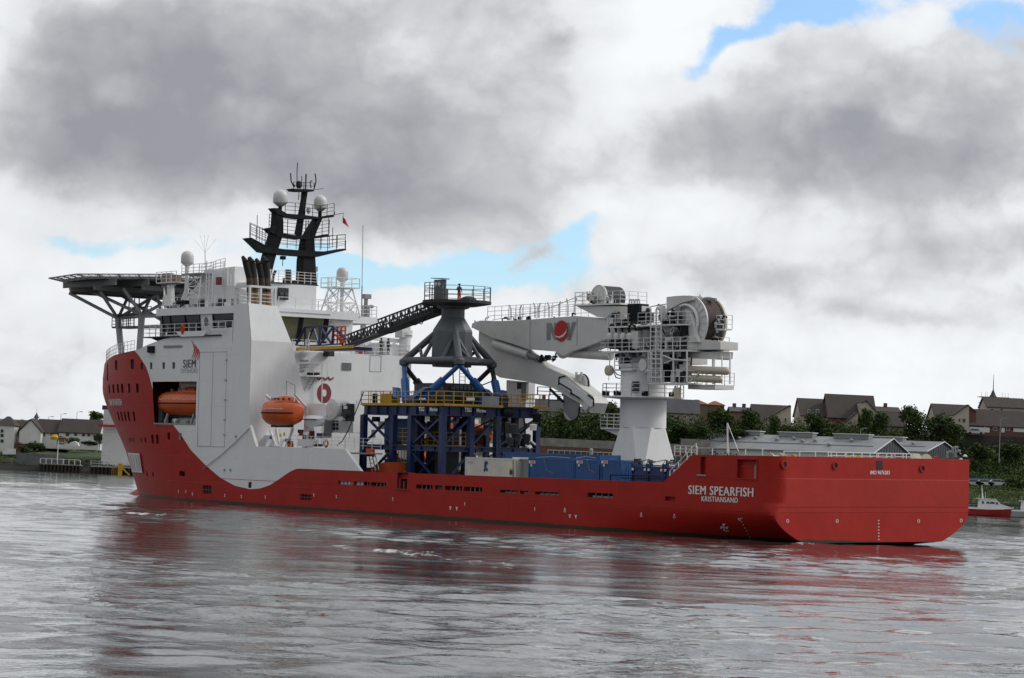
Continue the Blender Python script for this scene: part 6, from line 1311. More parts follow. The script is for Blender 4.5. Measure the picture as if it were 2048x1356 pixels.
c1 = container('blue_container', 'long blue steel container right of the white one with small white plates', px2u(1146), px2u(1056.5), VC, 3.4, 6.2, CBLUE, group='blue cargo units on the aft deck')
c2 = container('blue_container', 'middle blue cargo unit with a white name plate and shackle', px2u(1198), px2u(1147), VC, 3.4, 6.15, CBLUE, group='blue cargo units on the aft deck')
c3 = container('blue_container', 'short blue cargo unit standing in front of the white crane base', px2u(1243), px2u(1201), VC, 3.4, 6.2, CBLUE, group='blue cargo units on the aft deck')
for cc, xs in ((c1, (1064,)), (c2, (1159,)), (c3, (1209,))):
    for x in xs: kb(x-6, 921, x+6, 927, VC+.02, .05, LW, 'name_plate', cc); kb(x-3, 921.5, x+5, 926, VC+.03, .03, mat('plate_pink', (.5, .2, .2), .5) if 'plate_pink' not in MATS else MATS['plate_pink'], 'plate_band', cc); kb(x-3, 928, x-.5, 933, VC+.02, .05, LW, 'shackle_tag', cc)
for cc, x0, x1 in ((c1, 1066, 1140), (c2, 1152, 1192)): g = MB(); g.path([SV(x0, 916, VC-.2), SV((x0+x1)/2, 913, VC-1), SV(x1, 916, VC-.2)], .04, 5); g.path([SV(x0+22, 918, VC+.03), SV(x0+27, 940, VC+.04), SV(x0+40, 946, VC+.04)], .02, 4); g.build('lifting_sling', MGREY, cc)
c4 = container('blue_container', 'low blue container lying behind the white and blue ones, only its top edge showing', px2u(1200, 4), px2u(1005, 4), 4.0, 3.4, 6.55, CBLUE, corr=False)
# offshore baskets
for i, (x0, x1, lb) in enumerate(((1262, 1293, 'dark blue framed cargo basket, leftmost of three by the raised stern bulwark'), (1294, 1326, 'dark blue framed cargo basket, second of three by the raised stern bulwark'), (1327, 1352, 'dark blue framed cargo basket half hidden behind the raised stern bulwark'))):
    u0, u1 = px2u(x1), px2u(x0); th = thing('cargo_basket', lb, 'cargo basket', ((u0+u1)/2, VC-1.2, 3.4), 'dark blue cargo baskets', ship=True)
    MB().box(u0+.1, u1-.1, VC-2.3, VC-.12, 3.5, 5.75).build('body', DBLUE, th)
    for a in (u0, u1-.14):
        for v in (VC-.14, VC-2.4): MB().box(a, a+.14, v, v+.14, 3.4, 6.0).build('corner_post', DBLUE, th)
    for z in (5.0, 5.8): MB().box(u0+.14, u1-.14, VC-.1, VC-.01, z, z+.1).build('side_rail', DBLUE, th)
    MB().box(u0+.1, u0+.3, VC-.06, VC+.03, 5.4, 5.6).build('tag', RAILW, th); MB().box(u1-.3, u1-.1, VC-.06, VC+.03, 5.4, 5.6).build('tag', RAILW, th)
    g = MB(); m_ = ((u0+u1)/2, VC-1.2, 6.35); g.path([(u0+.1, VC-.1, 6.0), m_, (u1-.1, VC-.1, 6.0)], .035, 5); g.build('lifting_sling', DARK, th)
    clutter(x0+4, 921, x1-4, 926, VC-1.5, VC-.6, 4, .08, .25, 'loose_gear', th, [DARK, BROWNP, MGREY])
g = MB(); g.bar(SV(1243, 956, VC+1), SV(1320, 958, VC+1), .05); g.bar(SV(1221, 950, VC+1.5), SV(1260, 951, VC+1.5), .06); g.bar(SV(1221, 950, VC+1.5), SV(1221, 962, VC+1.5), .06); g.build('deck_barrier', BLACK, ship)
clutter(745, 835, 880, 940, 0, 4.5, 26, .2, .8, 'deck_machinery', tw, [DARK, NAVY, CBLUE, BLACK, MGREY]); clutter(900, 835, 1075, 905, -5, 3, 34, .2, .8, 'deck_machinery', tw, [DARK, NAVY, BLACK, RAILW, DARK])
# gear inside the tower footprint
t1_ = thing('orange_tarpaulin_unit', 'low orange covered equipment on deck left of the white container, under the tower', 'equipment', (57.5, 6.6, 3.1), ship=True)
a, c = SV(749, 950, 7), SV(778, 950, 7); g = MB(); g.ext([(a.x, 7, 3.1), (a.x, 7, 4.6), (a.x-1.2, 7, 5.25), (c.x, 7, 5.3), (c.x, 7, 3.1)], (0, -2, 0)); g.build('cover', DORANGE, t1_); MB().box(c.x, a.x, 5.2, 7.02, 3.0, 3.15).build('skid', DARK, t1_)
t2_ = thing('red_davit_ladder', 'small red topped aluminium ladder leaning by the first tower leg', 'ladder', (60.5, 7.5, 3.1), ship=True)
g = MB(); A = SV(738, 905, 7.5); g.ladder(SV(744, 942, 7.5), SV(736, 903, 7.5), (-.55, 0, 0), .05, .35); g.ladder(SV(752, 940, 7.5), SV(743, 905, 7.5), (-.5, 0, 0), .04, .4); g.build('ladder', RAILW, t2_); kb(732, 897, 741, 913, 7.6, .5, DORANGE, 'red_head', t2_); kb(733, 935, 742, 944, 7.6, .5, MATS['flag_red'], 'red_foot', t2_)
t3_ = thing('stowed_workboat', 'orange and white workboat parts seen between the legs of the blue tower', 'boat', (52, -7, 3.1), ship=True)
c0 = SV(955, 870, -8); g = MB(); vs = []
for a, b_, d_ in ((-2.2, .3, .3), (-1.4, .9, 1.0), (0, 1.1, 1.2), (1.2, .9, 1.0), (1.9, .2, .3)): vs += [c0+V((a, b_*math.cos(t_), d_*math.sin(t_))) for t_ in [i*math.pi/5 for i in range(10)]]
g.a(vs, [(j*10+i, j*10+(i+1) % 10, (j+1)*10+(i+1) % 10, (j+1)*10+i) for j in range(4) for i in range(10)]+[tuple(range(9, -1, -1)), tuple(range(40, 50))]); autosmooth(g.build('hull', ORANGE, t3_), 50)
kb(915, 838, 940, 915, -9, 1, WHITE, 'white_cradle', t3_); kb(944, 886, 972, 912, -8.5, 1, WHITE, 'white_cradle', t3_); kb(880, 832, 900, 880, -9, 1, mat('faded_red', (.4, .1, .08), .6), 'red_cradle', t3_); kb(830, 838, 880, 900, -9.5, .6, RAILW, 'white_frame', t3_)
clutter(832, 840, 905, 940, -9, -7, 26, .15, .6, 'loose_gear', t3_, [RAILW, DARK, MATS['faded_red'], YELLOW, DARK]); clutter(1030, 830, 1050, 910, -7, -6, 8, .1, .3, 'loose_gear', t3_, [DARK, RAILW])

# ================================================================== the far banks
random.seed(21)
GRASS = mat('grass_green', (.045, .075, .022), .9, var=.35, scale=.25)
EARTH = mat('bank_earth', (.055, .05, .038), .95, var=.4, scale=.4)
ROCK = mat('dark_sea_wall', (.035, .033, .03), .9, var=.5, scale=.5, bump=.1, bscale=1.5)
ROOFB = mat('brown_roof_tile', (.040, .031, .027), .85, var=.15, scale=.5, streak=.25, dirt=(.025, .022, .02), bump=.04, bscale=3)
SLATE = mat('slate_roof', (.055, .055, .062), .8, var=.2)
ROOFR = mat('orange_roof_tile', (.20, .065, .035), .85, var=.2)
HWHITE = mat('white_render', (.62, .62, .60), .8, var=.08, streak=.25, dirt=(.3, .29, .26))
CREAM = mat('cream_render', (.36, .31, .22), .85, var=.12, streak=.2)
BEIGEW = mat('pale_render', (.42, .37, .30), .85, var=.1, streak=.2)
BRICK = mat('red_brown_brick', (.13, .055, .04), .9, var=.2, scale=2)
BRICKT = mat('tan_brick', (.15, .105, .07), .9, var=.2, scale=2)
WIN = mat('house_window_glass', (.02, .022, .025), .2)
SHEDW = mat('shed_grey_cladding', (.06, .065, .078), .6, var=.12)
SHEDR = mat('pale_metal_roofing', (.22, .235, .245), .5, var=.14, scale=.12, streak=.4, dirt=(.18, .18, .18))
WCLAD = mat('white_shed_cladding', (.56, .565, .56), .7, var=.06, streak=.3)
CONC = mat('weathered_concrete', (.20, .19, .175), .9, var=.3, streak=.5, dirt=(.07, .06, .05))
TIMB = mat('dark_timber', (.035, .028, .022), .9)
GALV = mat('galvanised_pole', (.25, .26, .26), .6)
def zat(x, y, Y): return QY(x, y, Y).z
# terrain height over x and depth, one sheet reaching the horizon
def smooth(t_): t_ = max(0, min(1, t_)); return t_*t_*(3-2*t_)
def terr(x, y):
    L = pw(y, [(556, -2), (562, -1), (566, 1.2), (570, 2.6), (585, 3.6), (600, 5.0), (640, 7.5), (700, 12), (900, 16), (4000, 20)])
    L += 9*smooth((x+104)/22)*smooth((y-610)/45)
    R_ = pw(y, [(514, -2), (522, -1), (527, .8), (531, 3.0), (537, 5.6), (560, 6.2), (575, 8.5), (596, 14.5), (604, 16.5), (640, 18.5), (720, 22), (900, 24), (4000, 26)])
    s_ = smooth((x+60)/50); f = lerp(L, R_, s_)
    return f+.5*math.sin(x*.13+y*.07)*smooth((y-570)/30)
g = MB(); xs = [-2500, -1200, -600, -300, -200]+[-160+i*4 for i in range(81)]+[200, 300, 600, 1200, 2500]
ys = [505, 514, 518, 522, 525, 527, 529, 531, 534, 537, 545, 552, 556, 559, 562, 564, 566, 568, 570, 575, 580, 585, 590, 596, 600, 604, 610, 620, 630, 640, 655, 670, 700, 760, 900, 1400, 2500, 4000]
nx = len(xs); vs = [(x, y, terr(x, y)) for y in ys for x in xs]
g.a(vs, [(j*nx+i, j*nx+i+1, (j+1)*nx+i+1, (j+1)*nx+i) for j in range(len(ys)-1) for i in range(nx-1)])
TM = bpy.data.materials.new('river_bank'); TM.use_nodes = True; t = NT(TM.node_tree); b = t.n['Principled BSDF']; b.inputs['Roughness'].default_value = .95
co = t.new('ShaderNodeTexCoord').outputs['Object']; _x, _y, _zz = t.xyz(co)
nz = t.noise(co, .25, 5, .6)
c = t.mix(t.step(t.add(_zz, t.mul(nz, 1.5)), 2.6, 3.6), (.032, .029, .026), t.mix(t.step(nz, .35, .65), (.035, .062, .018), (.07, .085, .03)))
c = t.mix(t.step(t.add(_zz, t.mul(nz, .6)), .3, .9), (.012, .013, .012), c)
t.l.new(c, b.inputs['Base Color']); struct(autosmooth(g.build('ground', TM), 60))

def tag(o, label, cat, group=None):
    o['label'] = label; o['category'] = cat
    if group: o['group'] = group
    return o
def wthing(name, label, cat, base, group=None): return thing(name, label, cat, base, group)
def house(label, x0, x1, yr, ye, yb, Y, wall, roof, kind='side', dep=9, wins=(), group='houses on the far bank', name='house', over=.35, half=None, doors=(), lefty=None, chim=0):
    xm = (x0+x1)/2; X0, X1 = QY(x0, ye, Y).x, QY(x1, ye, Y).x; zr, ze, zb = zat(xm, yr, Y+(dep/2 if kind == 'side' else 0)), zat(xm, ye, Y), zat(xm, yb, Y)
    th = wthing(name, label, 'house', ((X0+X1)/2, Y+dep/2, zb), group)
    if kind == 'side':
        MB().box(X0, X1, Y, Y+dep, zb-2, ze).build('wall', wall, th)
        for s_ in (1,):
            g = MB(); g.ext([(X0-.01, Y, ze), (X0-.01, Y+dep, ze), (X0-.01, Y+dep/2, zr-.15)], (X1-X0+.02, 0, 0)); g.build('gable', wall, th)
        for (a, c) in ((Y-over, Y+dep/2), (Y+dep+over, Y+dep/2)):
            zz = ze-over*(zr-ze)/(dep/2); g = MB(); g.a([(X0-over, a, zz), (X1+over, a, zz), (X1+over, c, zr), (X0-over, c, zr), (X0-over, a, zz+.18), (X1+over, a, zz+.18), (X1+over, c, zr+.18), (X0-over, c, zr+.18)], [(0, 1, 2, 3), (4, 7, 6, 5), (0, 4, 5, 1), (1, 5, 6, 2), (2, 6, 7, 3), (3, 7, 4, 0)]); rf = g.build('roof', roof, th)
    elif kind == 'front':
        xa = X0+(X1-X0)*(half if half is not None else .5); MB().box(X0, X1, Y, Y+dep, zb-2, ze).build('wall', wall, th)
        zl = ze if lefty is None else zat(xm, lefty, Y)
        g = MB(); g.ext([(X0, Y-.01, ze), (X1, Y-.01, ze), (xa, Y-.01, zr-.1)], (0, dep, 0)); g.build('gable', wall, th)
        for (a, c) in ((X0-over, xa), (X1+over, xa)):
            zz = ze-.1; g = MB(); g.a([(a, Y-over, zz), (c, Y-over, zr), (c, Y+dep, zr), (a, Y+dep, zz), (a, Y-over, zz+.18), (c, Y-over, zr+.18), (c, Y+dep, zr+.18), (a, Y+dep, zz+.18)], [(0, 1, 2, 3), (4, 7, 6, 5), (0, 4, 5, 1), (1, 5, 6, 2), (2, 6, 7, 3), (3, 7, 4, 0)]); rf = g.build('roof', roof, th)
    elif kind == 'hip':
        MB().box(X0, X1, Y, Y+dep, zb-2, ze).build('wall', wall, th); i_ = min((X1-X0)*.42, dep*.5)
        A = [(X0-over, Y-over, ze), (X1+over, Y-over, ze), (X1+over, Y+dep+over, ze), (X0-over, Y+dep+over, ze), (X0+i_, Y+dep/2, zr), (X1-i_, Y+dep/2, zr)]
        rf = MB().a(A, [(0, 1, 5, 4), (1, 2, 5), (2, 3, 4, 5), (3, 0, 4), (3, 2, 1, 0)]).build('roof', roof, th)
    for i in range(chim):
        xx = lerp(X0, X1, (i+.5)/chim); g = MB(); g.box(xx-.45, xx+.45, Y+dep/2-.4, Y+dep/2+.4, zr-.6, zr+1.1); g.build('chimney', BRICK, rf)
    for (wx_, wy_, ww, wh) in wins:
        p = QY(wx_, wy_, Y); sx = ww/2/8.4; sz = wh/2/8.4; f = MB().box(p.x-sx-.08, p.x+sx+.08, Y-.07, Y-.015, p.z-sz-.08, p.z+sz+.08).build('window', RAILW if wall != HWHITE else TIMB, th)
        MB().box(p.x-sx, p.x+sx, Y-.11, Y-.075, p.z-sz, p.z+sz).build('pane', WIN, f)
    return th, (X0, X1, zr, ze, zb)
# --- left bank
house('white rendered corner house with brown pyramid roof at the far left edge', -8, 29, 832, 851, 896, 588, HWHITE, ROOFB, 'hip', 7, [(4, 862, 4, 5), (4, 871, 5, 5), (4, 882, 5, 5)])
house('white house with two upper windows left of the pale gabled house', 14, 44, 843, 864, 892, 592, HWHITE, ROOFB, 'side', 8, [(22, 869, 4.5, 7), (34, 869, 4.5, 7), (21, 887, 4, 7)])
house('pale house with a broad cream gable facing the river', 39, 82, 839, 863, 884, 589, HWHITE, ROOFB, 'front', 9, [])
house('white terraced house with brown roof and two small skylights', 72, 127, 840, 865, 880, 592, HWHITE, ROOFB, 'side', 9, [(87.5, 869, 4, 6), (104, 869, 4, 6), (120, 870.5, 5, 9)])
house('long white terraced house with a wide brown roof left of the white shed', 118, 198, 839.5, 865, 882, 591, HWHITE, ROOFB, 'side', 9.5, [(135, 868, 5, 7), (151.5, 868, 4, 6), (167, 869, 4, 6), (177.5, 869, 4, 6)])
for xx, y0, y1 in ((70.5, 839, 860), (117, 838, 862)):      # raised gable parapets
    pass
g = wthing('roof_cupola', 'small pointed grey cupola on the roofs behind the cream gabled house', 'cupola', QY(72.5, 842, 600)); p = QY(72.5, 842, 600)
MB().box(p.x-.35, p.x+.35, 599.6, 600.4, p.z-1.5, p.z+.7).build('lantern', GALV, g); MB().lathe((p.x, 600, p.z+.7), [(.75, 0), (.4, .6), (.05, 1.3)], 4).build('pointed_roof', SLATE, g); MB().bar((p.x, 600, p.z+1.9), (p.x, 600, p.z+3), .04).build('finial', GALV, g)
def lamp(x, ytop, ybot, Y, label, group='street lamps on the far bank', r=.09, two=False):
    a, c = QY(x, ybot, Y), QY(x, ytop, Y); c.x = a.x+(c.z-a.z)*0.0; th = wthing('street_lamp', label, 'street lamp', a, group)
    MB().bar(a, (a.x, Y, c.z), r, 6, r*.6).build('pole', GALV, th); MB().bar((a.x, Y, c.z), (a.x+1.0, Y, c.z+.12), r*.6).build('arm', GALV, th); MB().box(a.x+.7, a.x+1.4, Y-.15, Y+.15, c.z+.05, c.z+.22).build('lamp_head', GALV, th)
lamp(96, 834, 848, 640, 'leftmost of three small street lamps above the brown roofs'); lamp(121, 828, 848, 640, 'middle one of three small street lamps above the brown roofs'); lamp(153, 824, 848, 640, 'rightmost of three small street lamps above the brown roofs, tallest of them')
for (x, y, lb) in ((62, 838, 'dark brown roofed house showing just its roof behind the cream gable'), (40, 840, 'brown roofed house peeking behind the left white terrace')):
    house(lb, x-16, x+12, y-2, y+8, y+30, 612, BEIGEW, ROOFB, 'hip', 8)
# white shed with red beam
ws = wthing('quay_shed', 'tall white clad quay shed with a red beam, partly behind the ship\'s bow', 'shed', QY(225, 922, 568))
a, c = QY(202, 922, 568), QY(270, 924, 568); zt_ = zat(230, 819, 568)
for i in range(18):
    z0 = lerp(a.z, zt_, i/18); z1 = lerp(a.z, zt_, (i+1)/18)-.09; MB().box(a.x, c.x, 568, 568.2, z0, z1).build('cladding_panel', WCLAD, ws)
MB().box(a.x+.1, c.x-.1, 568.15, 578, a.z-1, zt_-.1).build('body', WCLAD, ws)
b1, b2 = QY(196, 851, 567), QY(233, 852, 567); MB().box(b1.x, b2.x+2, 566.6, 567.2, b1.z-.25, b1.z+.3).build('red_beam', MATS['flag_red'], ws); MB().bar((b2.x, 567, b2.z), (b2.x+1.2, 567, b2.z+1.6), .25).build('red_strut', MATS['flag_red'], ws)
p = QY(212, 817, 569); MB().box(p.x-.9, p.x+1.4, 569, 571, p.z-.3, p.z+.7).build('roof_unit', DARK, ws); MB().box(p.x+.6, p.x+1.1, 569, 570, p.z+.7, p.z+1.3).build('roof_vent', DARK, ws)
# jetty
jt = wthing('timber_jetty', 'dark timber jetty with pale handrail below the white shed', 'jetty', QY(225, 946, 562))
a, c = QY(184, 932, 562), QY(300, 936, 562); MB().box(a.x, c.x, 560, 568, a.z-.15, a.z+.1).build('deck', GALV, jt)
for i in range(16): x = lerp(a.x, c.x, i/15); MB().box(x-.18, x+.18, 560.0, 560.4, -2, a.z-.15).build('pile', TIMB, jt)
g = MB(); g.box(a.x, c.x, 560.8, 561, .2, a.z-.3); g.build('fender_boards', TIMB, jt)
g = MB(); g.rail([(a.x, 560.2, a.z+.1), (c.x, 560.2, a.z+.1)], 1.1, 2, .05, 2); g.build('handrail', RAILW, jt)
yp = wthing('yellow_pile', 'bright yellow braced mooring pile in front of the timber jetty', 'pile', QY(241, 948, 559.4)); a = QY(241, 927, 559.4); MB().box(a.x-.45, a.x+.45, 559, 559.8, -1, a.z).build('post', YELLOW, yp); MB().bar((a.x+.3, 559.4, 1.6), (a.x+2.2, 559.4, 0), .2).build('strut', YELLOW, yp); MB().bar((a.x+.3, 559.4, 2.2), (a.x+3, 559.4, 2.2), .15).build('waling', YELLOW, yp)
for i, x in enumerate((232, 224)): p = wthing('yellow_ladder', ['narrow yellow ladder on the jetty, next to the yellow pile', 'narrow yellow ladder on the jetty, left of the other ladder'][i], 'ladder', QY(x, 948, 559.8)); a = QY(x, 934, 559.8); MB().ladder((a.x, 559.8, 0), (a.x, 559.8, a.z), (.5, 0, 0), .06, .4).build('rungs', YELLOW, p)
# railed landing and walls
ld = wthing('river_landing', 'white railed landing stage on dark piles, below the flagpole', 'landing stage', QY(121, 930, 563))
a, c = QY(82, 924, 563), QY(162, 926, 563); MB().box(a.x, c.x, 562, 566, a.z-.5, a.z-.25).build('deck', CONC, ld)
for i in range(12): x = lerp(a.x, c.x, i/11); MB().box(x-.2, x+.2, 562.0, 562.4, -2, a.z-.5).build('pile', TIMB, ld)
MB().box(a.x, c.x, 562.9, 563.1, -1, a.z-.5).build('dark_backing', ROCK, ld)
g = MB(); g.rail([(a.x, 562.1, a.z-.25), (c.x, 562.1, a.z-.25)], 1.1, 1, .09, 1.3); g.build('railing', LW, ld)
fp = wthing('flagpole', 'white bare flagpole on the landing stage at the left bank', 'flagpole', QY(114.5, 922, 564)); a, c = QY(114.5, 922, 564), QY(116, 881, 564); MB().bar(a, (a.x, 564, c.z), .11, 8, .08).build('pole', LW, fp); MB().bar((a.x-1.2, 564, c.z-.4), (a.x+1.2, 564, c.z-.4), .06).build('yard', LW, fp)
wl_ = wthing('quay_wall', 'low grey wall along the left bank below the lawn', 'wall', QY(80, 915, 566)); a, c = QY(32, 905, 566), QY(130, 908, 566); g = MB(); g.ext([(a.x, 566, 0), (c.x, 566, 0), (c.x, 566, c.z-.3), (a.x, 566, a.z)], (0, .6, 0)); g.build('wall_face', mat('grey_green_wall', (.11, .125, .12), .9, var=.25), wl_)
wf = wthing('white_fence', 'short white picket fence low on the left edge of the bank', 'fence', QY(18, 906, 565)); 
for i in range(12): p = QY(6+i*2.2, 907, 565); MB().box(p.x-.09, p.x+.09, 565, 565.08, p.z-.2, p.z+(1.1 if i > 3 else .6)).build('picket', LW, wf)
a, c = QY(5, 905, 565), QY(31, 905, 565); MB().box(a.x, c.x, 565.08, 565.14, a.z, a.z+.15).build('fence_rail', LW, wf)
tn = wthing('white_tent', 'low white sheet cover lying on the lawn of the left bank', 'tarpaulin', QY(144, 890, 580)); a = QY(131, 891, 580); c = QY(157, 891, 580); g = MB(); g.ext([(a.x, 580, a.z), (c.x, 580, a.z), (c.x-.3, 580, a.z+.7), (c.x-1, 580, a.z+1.1), (lerp(a.x, c.x, .45), 580, a.z+.95), (a.x+.5, 580, a.z+.3)], (0, 2, 0)); g.build('sheet', LW, tn)
pg = wthing('yellow_play_frame', 'yellow and rust coloured play frame on the lawn beside the flagpole', 'play frame', QY(116, 888, 578)); a = QY(108, 888, 578); MB().lathe((a.x, 578, a.z+1), [(.9, 0), (1.0, .6), (.5, 1.2)], 8).build('yellow_drum', YELLOW, pg); MB().box(a.x+.6, a.x+2.4, 578, 579, a.z, a.z+1.3).build('rust_box', BROWNP, pg); MB().box(a.x-.5, a.x+2.6, 577.9, 578, a.z+1.5, a.z+1.7).build('beam', YELLOW, pg)
sh = wthing('garden_shed', 'small dark red garden shed left of the hedge', 'shed', QY(36, 896, 584)); a = QY(28, 896, 584); c = QY(44, 896, 584); MB().box(a.x, c.x, 584, 587, a.z-.5, a.z+1.0).build('wall', BRICK, sh); g = MB(); g.ext([(a.x-.1, 583.8, a.z+1), (c.x+.1, 583.8, a.z+1), ((a.x+c.x)/2, 583.8, a.z+1.5)], (0, 3.4, 0)); g.build('roof', BRICK, sh)

# --- right bank: the two metal sheds
def uvbox(o, ax, L0, L1, w0, w1, z0, z1): pass
def shed(label, P0, ax, L, Wd, zb, ze, zr, vents, fans, name='warehouse'):
    ax = V((*ax, 0)).normalized(); nx_ = V((-ax.y, ax.x, 0)); 
    if nx_.y < 0: nx_ = -nx_
    P0 = V((P0.x, P0.y, 0)); th = wthing(name, label, 'warehouse', (P0.x, P0.y, zb), 'grey metal warehouses by the river')
    p = lambda l, w, z: P0+ax*l+nx_*w+V((0, 0, z))
    g = MB(); g.a([p(0, 0, zb), p(L, 0, zb), p(L, 0, ze), p(0, 0, ze), p(0, Wd, zb), p(L, Wd, zb), p(L, Wd, ze), p(0, Wd, ze)], [(0, 1, 2, 3), (4, 7, 6, 5)]); g.build('side_wall', WCLAD, th)
    for l in (0, L): g = MB(); g.a([p(l, 0, zb), p(l, Wd, zb), p(l, Wd, ze), p(l, Wd/2, zr), p(l, 0, ze)], [tuple(range(5))]); g.build('gable_wall', SHEDW, th)
    if True:
        for i in range(1, 14): 
            w = Wd*i/14; zt2 = ze+(zr-ze)*(1-abs(w-Wd/2)/(Wd/2)); g = MB(); g.bar(p(-.03, w, zb), p(-.03, w, zt2-.2), .07); g.build('cladding_rib', SHEDW, th)
    N = 16
    for s_, (w0, w1) in enumerate(((-.4, Wd/2), (Wd+.4, Wd/2))):
        for i in range(N):
            l0, l1 = L*i/N, L*(i+1)/N-.04; za = ze-.4*(zr-ze)/(Wd/2)
            g = MB(); A = [p(l0-.3*(i == 0), w0, za+.1), p(l1, w0, za+.1), p(l1, w1, zr+.1), p(l0-.3*(i == 0), w1, zr+.1)]; g.ext(A, (0, 0, -.09)); g.build('roof_panel', SHEDR, th)
    g = MB(); g.bar(p(-.35, -.4, ze), p(-.35, Wd/2, zr+.12), .12); g.bar(p(-.35, Wd/2, zr+.12), p(-.35, Wd+.4, ze), .12); g.build('verge_trim', RAILW, th)
    g = MB(); g.bar(p(-.3, -.5, ze-.15), p(L, -.5, ze-.15), .14); g.build('gutter', GALV, th)
    g = MB(); w = Wd*.2; z = ze+(zr-ze)*.4+.2; g.bar(p(2, w, z), p(L-4, w, z), .07); g.build('roof_rail', DARK, th)
    for l0, l1 in vents:
        g = MB(); g.ext([p(l0, Wd/2-1.0, zr-.2), p(l0, Wd/2-1.0, zr+.75), p(l0, Wd/2+1, zr+.75), p(l0, Wd/2+1, zr-.2)], ax*(l1-l0)); v_ = g.build('ridge_vent', SHEDR, th)
        g = MB(); g.ext([p(l0-.2, Wd/2-1.3, zr+.752), p(l0-.2, Wd/2-1.3, zr+.92), p(l0-.2, Wd/2+1.3, zr+.92), p(l0-.2, Wd/2+1.3, zr+.752)], ax*(l1-l0+.4)); g.build('vent_cap', RAILW, v_)
    for l, f in fans:
        w = Wd/2*f; z = ze+(zr-ze)*f; q = p(l, w, z); g = MB(); g.lathe(q, [(.28, -.1), (.28, .35), (.55, .4), (.45, .65), (.1, .8)], 10); g.build('roof_fan', GALV, th)
    return th, p
G1 = QY(1747, 906, 553); zE = G1.z; G0 = QY(1362, 902, 583)
axL = ((G0.x-G1.x), 30); L1_ = math.hypot(*axL); zRg = zat(1800, 879, 560)
shed('long pale metal roofed warehouse with dark grey gable, nearest of the two', G1, axL, L1_, 17.5, 5, zE, zRg, ((5.5, 14.5), (20, 29), (34, 42.5)), ((9, .7), (13, .35), (18, .62), (21, .55), (24, .7), (28, .6), (34, .66), (38, .6)))
G2 = QY(1853, 909, 568); 
shed('second metal warehouse with a dark gable, right of and behind the long one', G2, axL, 40, 16.5, 5, QY(1945, 916, 582).z+.8, zat(1900, 885, 575), ((10, 22),), ((6, .6), (9, .5)))
for (x, y) in ((1893, 905), (1908, 908), (1930, 911), (1906, 899)):
    pass
gv = wthing('extractor_cowls', 'three curved grey extractor ducts on the gable of the rear warehouse', 'ducts', QY(1900, 915, 560))
for (x, y) in ((1894, 908), (1910, 906), (1905, 899)):
    a = QY(x, y+8, 560); c = QY(x, y, 560); g = MB(); g.path([a, c, c+V((.5, 0, .5)), c+V((1.2, 0, .4))], .4, 10); g.build('duct', GALV, gv)
for x, y in ((1930, 912), (1922, 919)): g = MB(); a = QY(x, y, 559); g.lathe(a, [(.5, -.2), (.5, .1), (.1, .35)], 10); g.build('vent_cowl', RAILW, gv)
# long low building behind the containers
lb = wthing('river_works_building', 'long low building with stained pale fascia, brick band and a row of dark windows', 'building', QY(1230, 915, 560))
a, c = QY(1070, 875, 560), QY(1390, 884, 560); e = QY(1070, 894, 560); h_ = QY(1070, 900, 560)
MB().box(a.x, c.x, 560, 572, a.z-1.8, a.z).build('fascia', CONC, lb); MB().box(a.x, c.x, 560.1, 572, a.z-6, a.z-1.8).build('brick_wall', BRICK, lb)
for i in range(24):
    x0 = lerp(a.x+3, c.x-3, i/24); f = MB().box(x0, x0+1.3, 560.0, 560.08, a.z-4.6, a.z-2.6).build('window', RAILW, lb); MB().box(x0+.1, x0+1.2, 559.94, 559.995, a.z-4.5, a.z-2.7).build('pane', WIN, f)
p = QY(1182, 905, 559); g = MB(); g.lathe((p.x, 559, p.z-2), [(.5, 0), (.5, 2.6), (.2, 3)], 10); g.build('white_silo', GALV, lb)
bw = wthing('boundary_wall', 'stained concrete wall with white gull perch left of the long warehouse', 'wall', QY(1380, 890, 562)); a, c = QY(1362, 877, 562), QY(1420, 880, 562); MB().box(a.x, c.x, 562, 562.4, 5, a.z).build('wall_face', CONC, bw)
# houses on the hill
house('cream terraced house between the crane sheaves, left of two', 1072, 1132, 800, 822, 866, 604, CREAM, SLATE, 'side', 9, [(1092, 838, 6, 8), (1104, 858, 6, 8), (1084, 858, 6, 8), (1118, 838, 6, 8), (1070, 830, 5, 7)], chim=2)
house('cream terraced house right of the crane sheaves with two floors of windows', 1148, 1206, 815, 826, 866, 606, CREAM, SLATE, 'side', 9, [(1168, 836, 5, 7), (1188, 836, 5, 7), (1168, 852, 5, 7)], chim=1)
house('cream house with slate roof right of the crane column', 1330, 1398, 800, 826, 860, 600, CREAM, SLATE, 'side', 10, [(1371, 834, 3, 7), (1386, 834, 3, 3), (1393, 832, 3, 3), (1350, 836, 3, 5)], chim=0)
house('tall tan brick block with an orange tiled roof', 1375, 1416, 798, 808, 850, 612, BRICKT, ROOFR, 'hip', 9, [(1396, 812, 3, 5)])
house('lower tan block with an orange roof, right of the tall brick one', 1416, 1449, 801, 810, 850, 618, BRICKT, ROOFR, 'hip', 9, [])
house('brown roofed house on the ridge with pale sloping gable, left of the tall brown roofs', 1508, 1580, 811, 850, 866, 600, BEIGEW, ROOFB, 'side', 14, [(1560, 842, 5, 5)])
house('dark roofed ridge house with a pale dormer between two larger brown roofs', 1602, 1676, 799, 832, 872, 604, BEIGEW, ROOFB, 'side', 15, [(1618, 822, 4, 5), (1635, 822, 5, 5)])
house('largest brown roofed house on the ridge with a brick side and white lower gable', 1658, 1752, 791, 836, 872, 600, BRICK, ROOFB, 'side', 15, [])
g = None
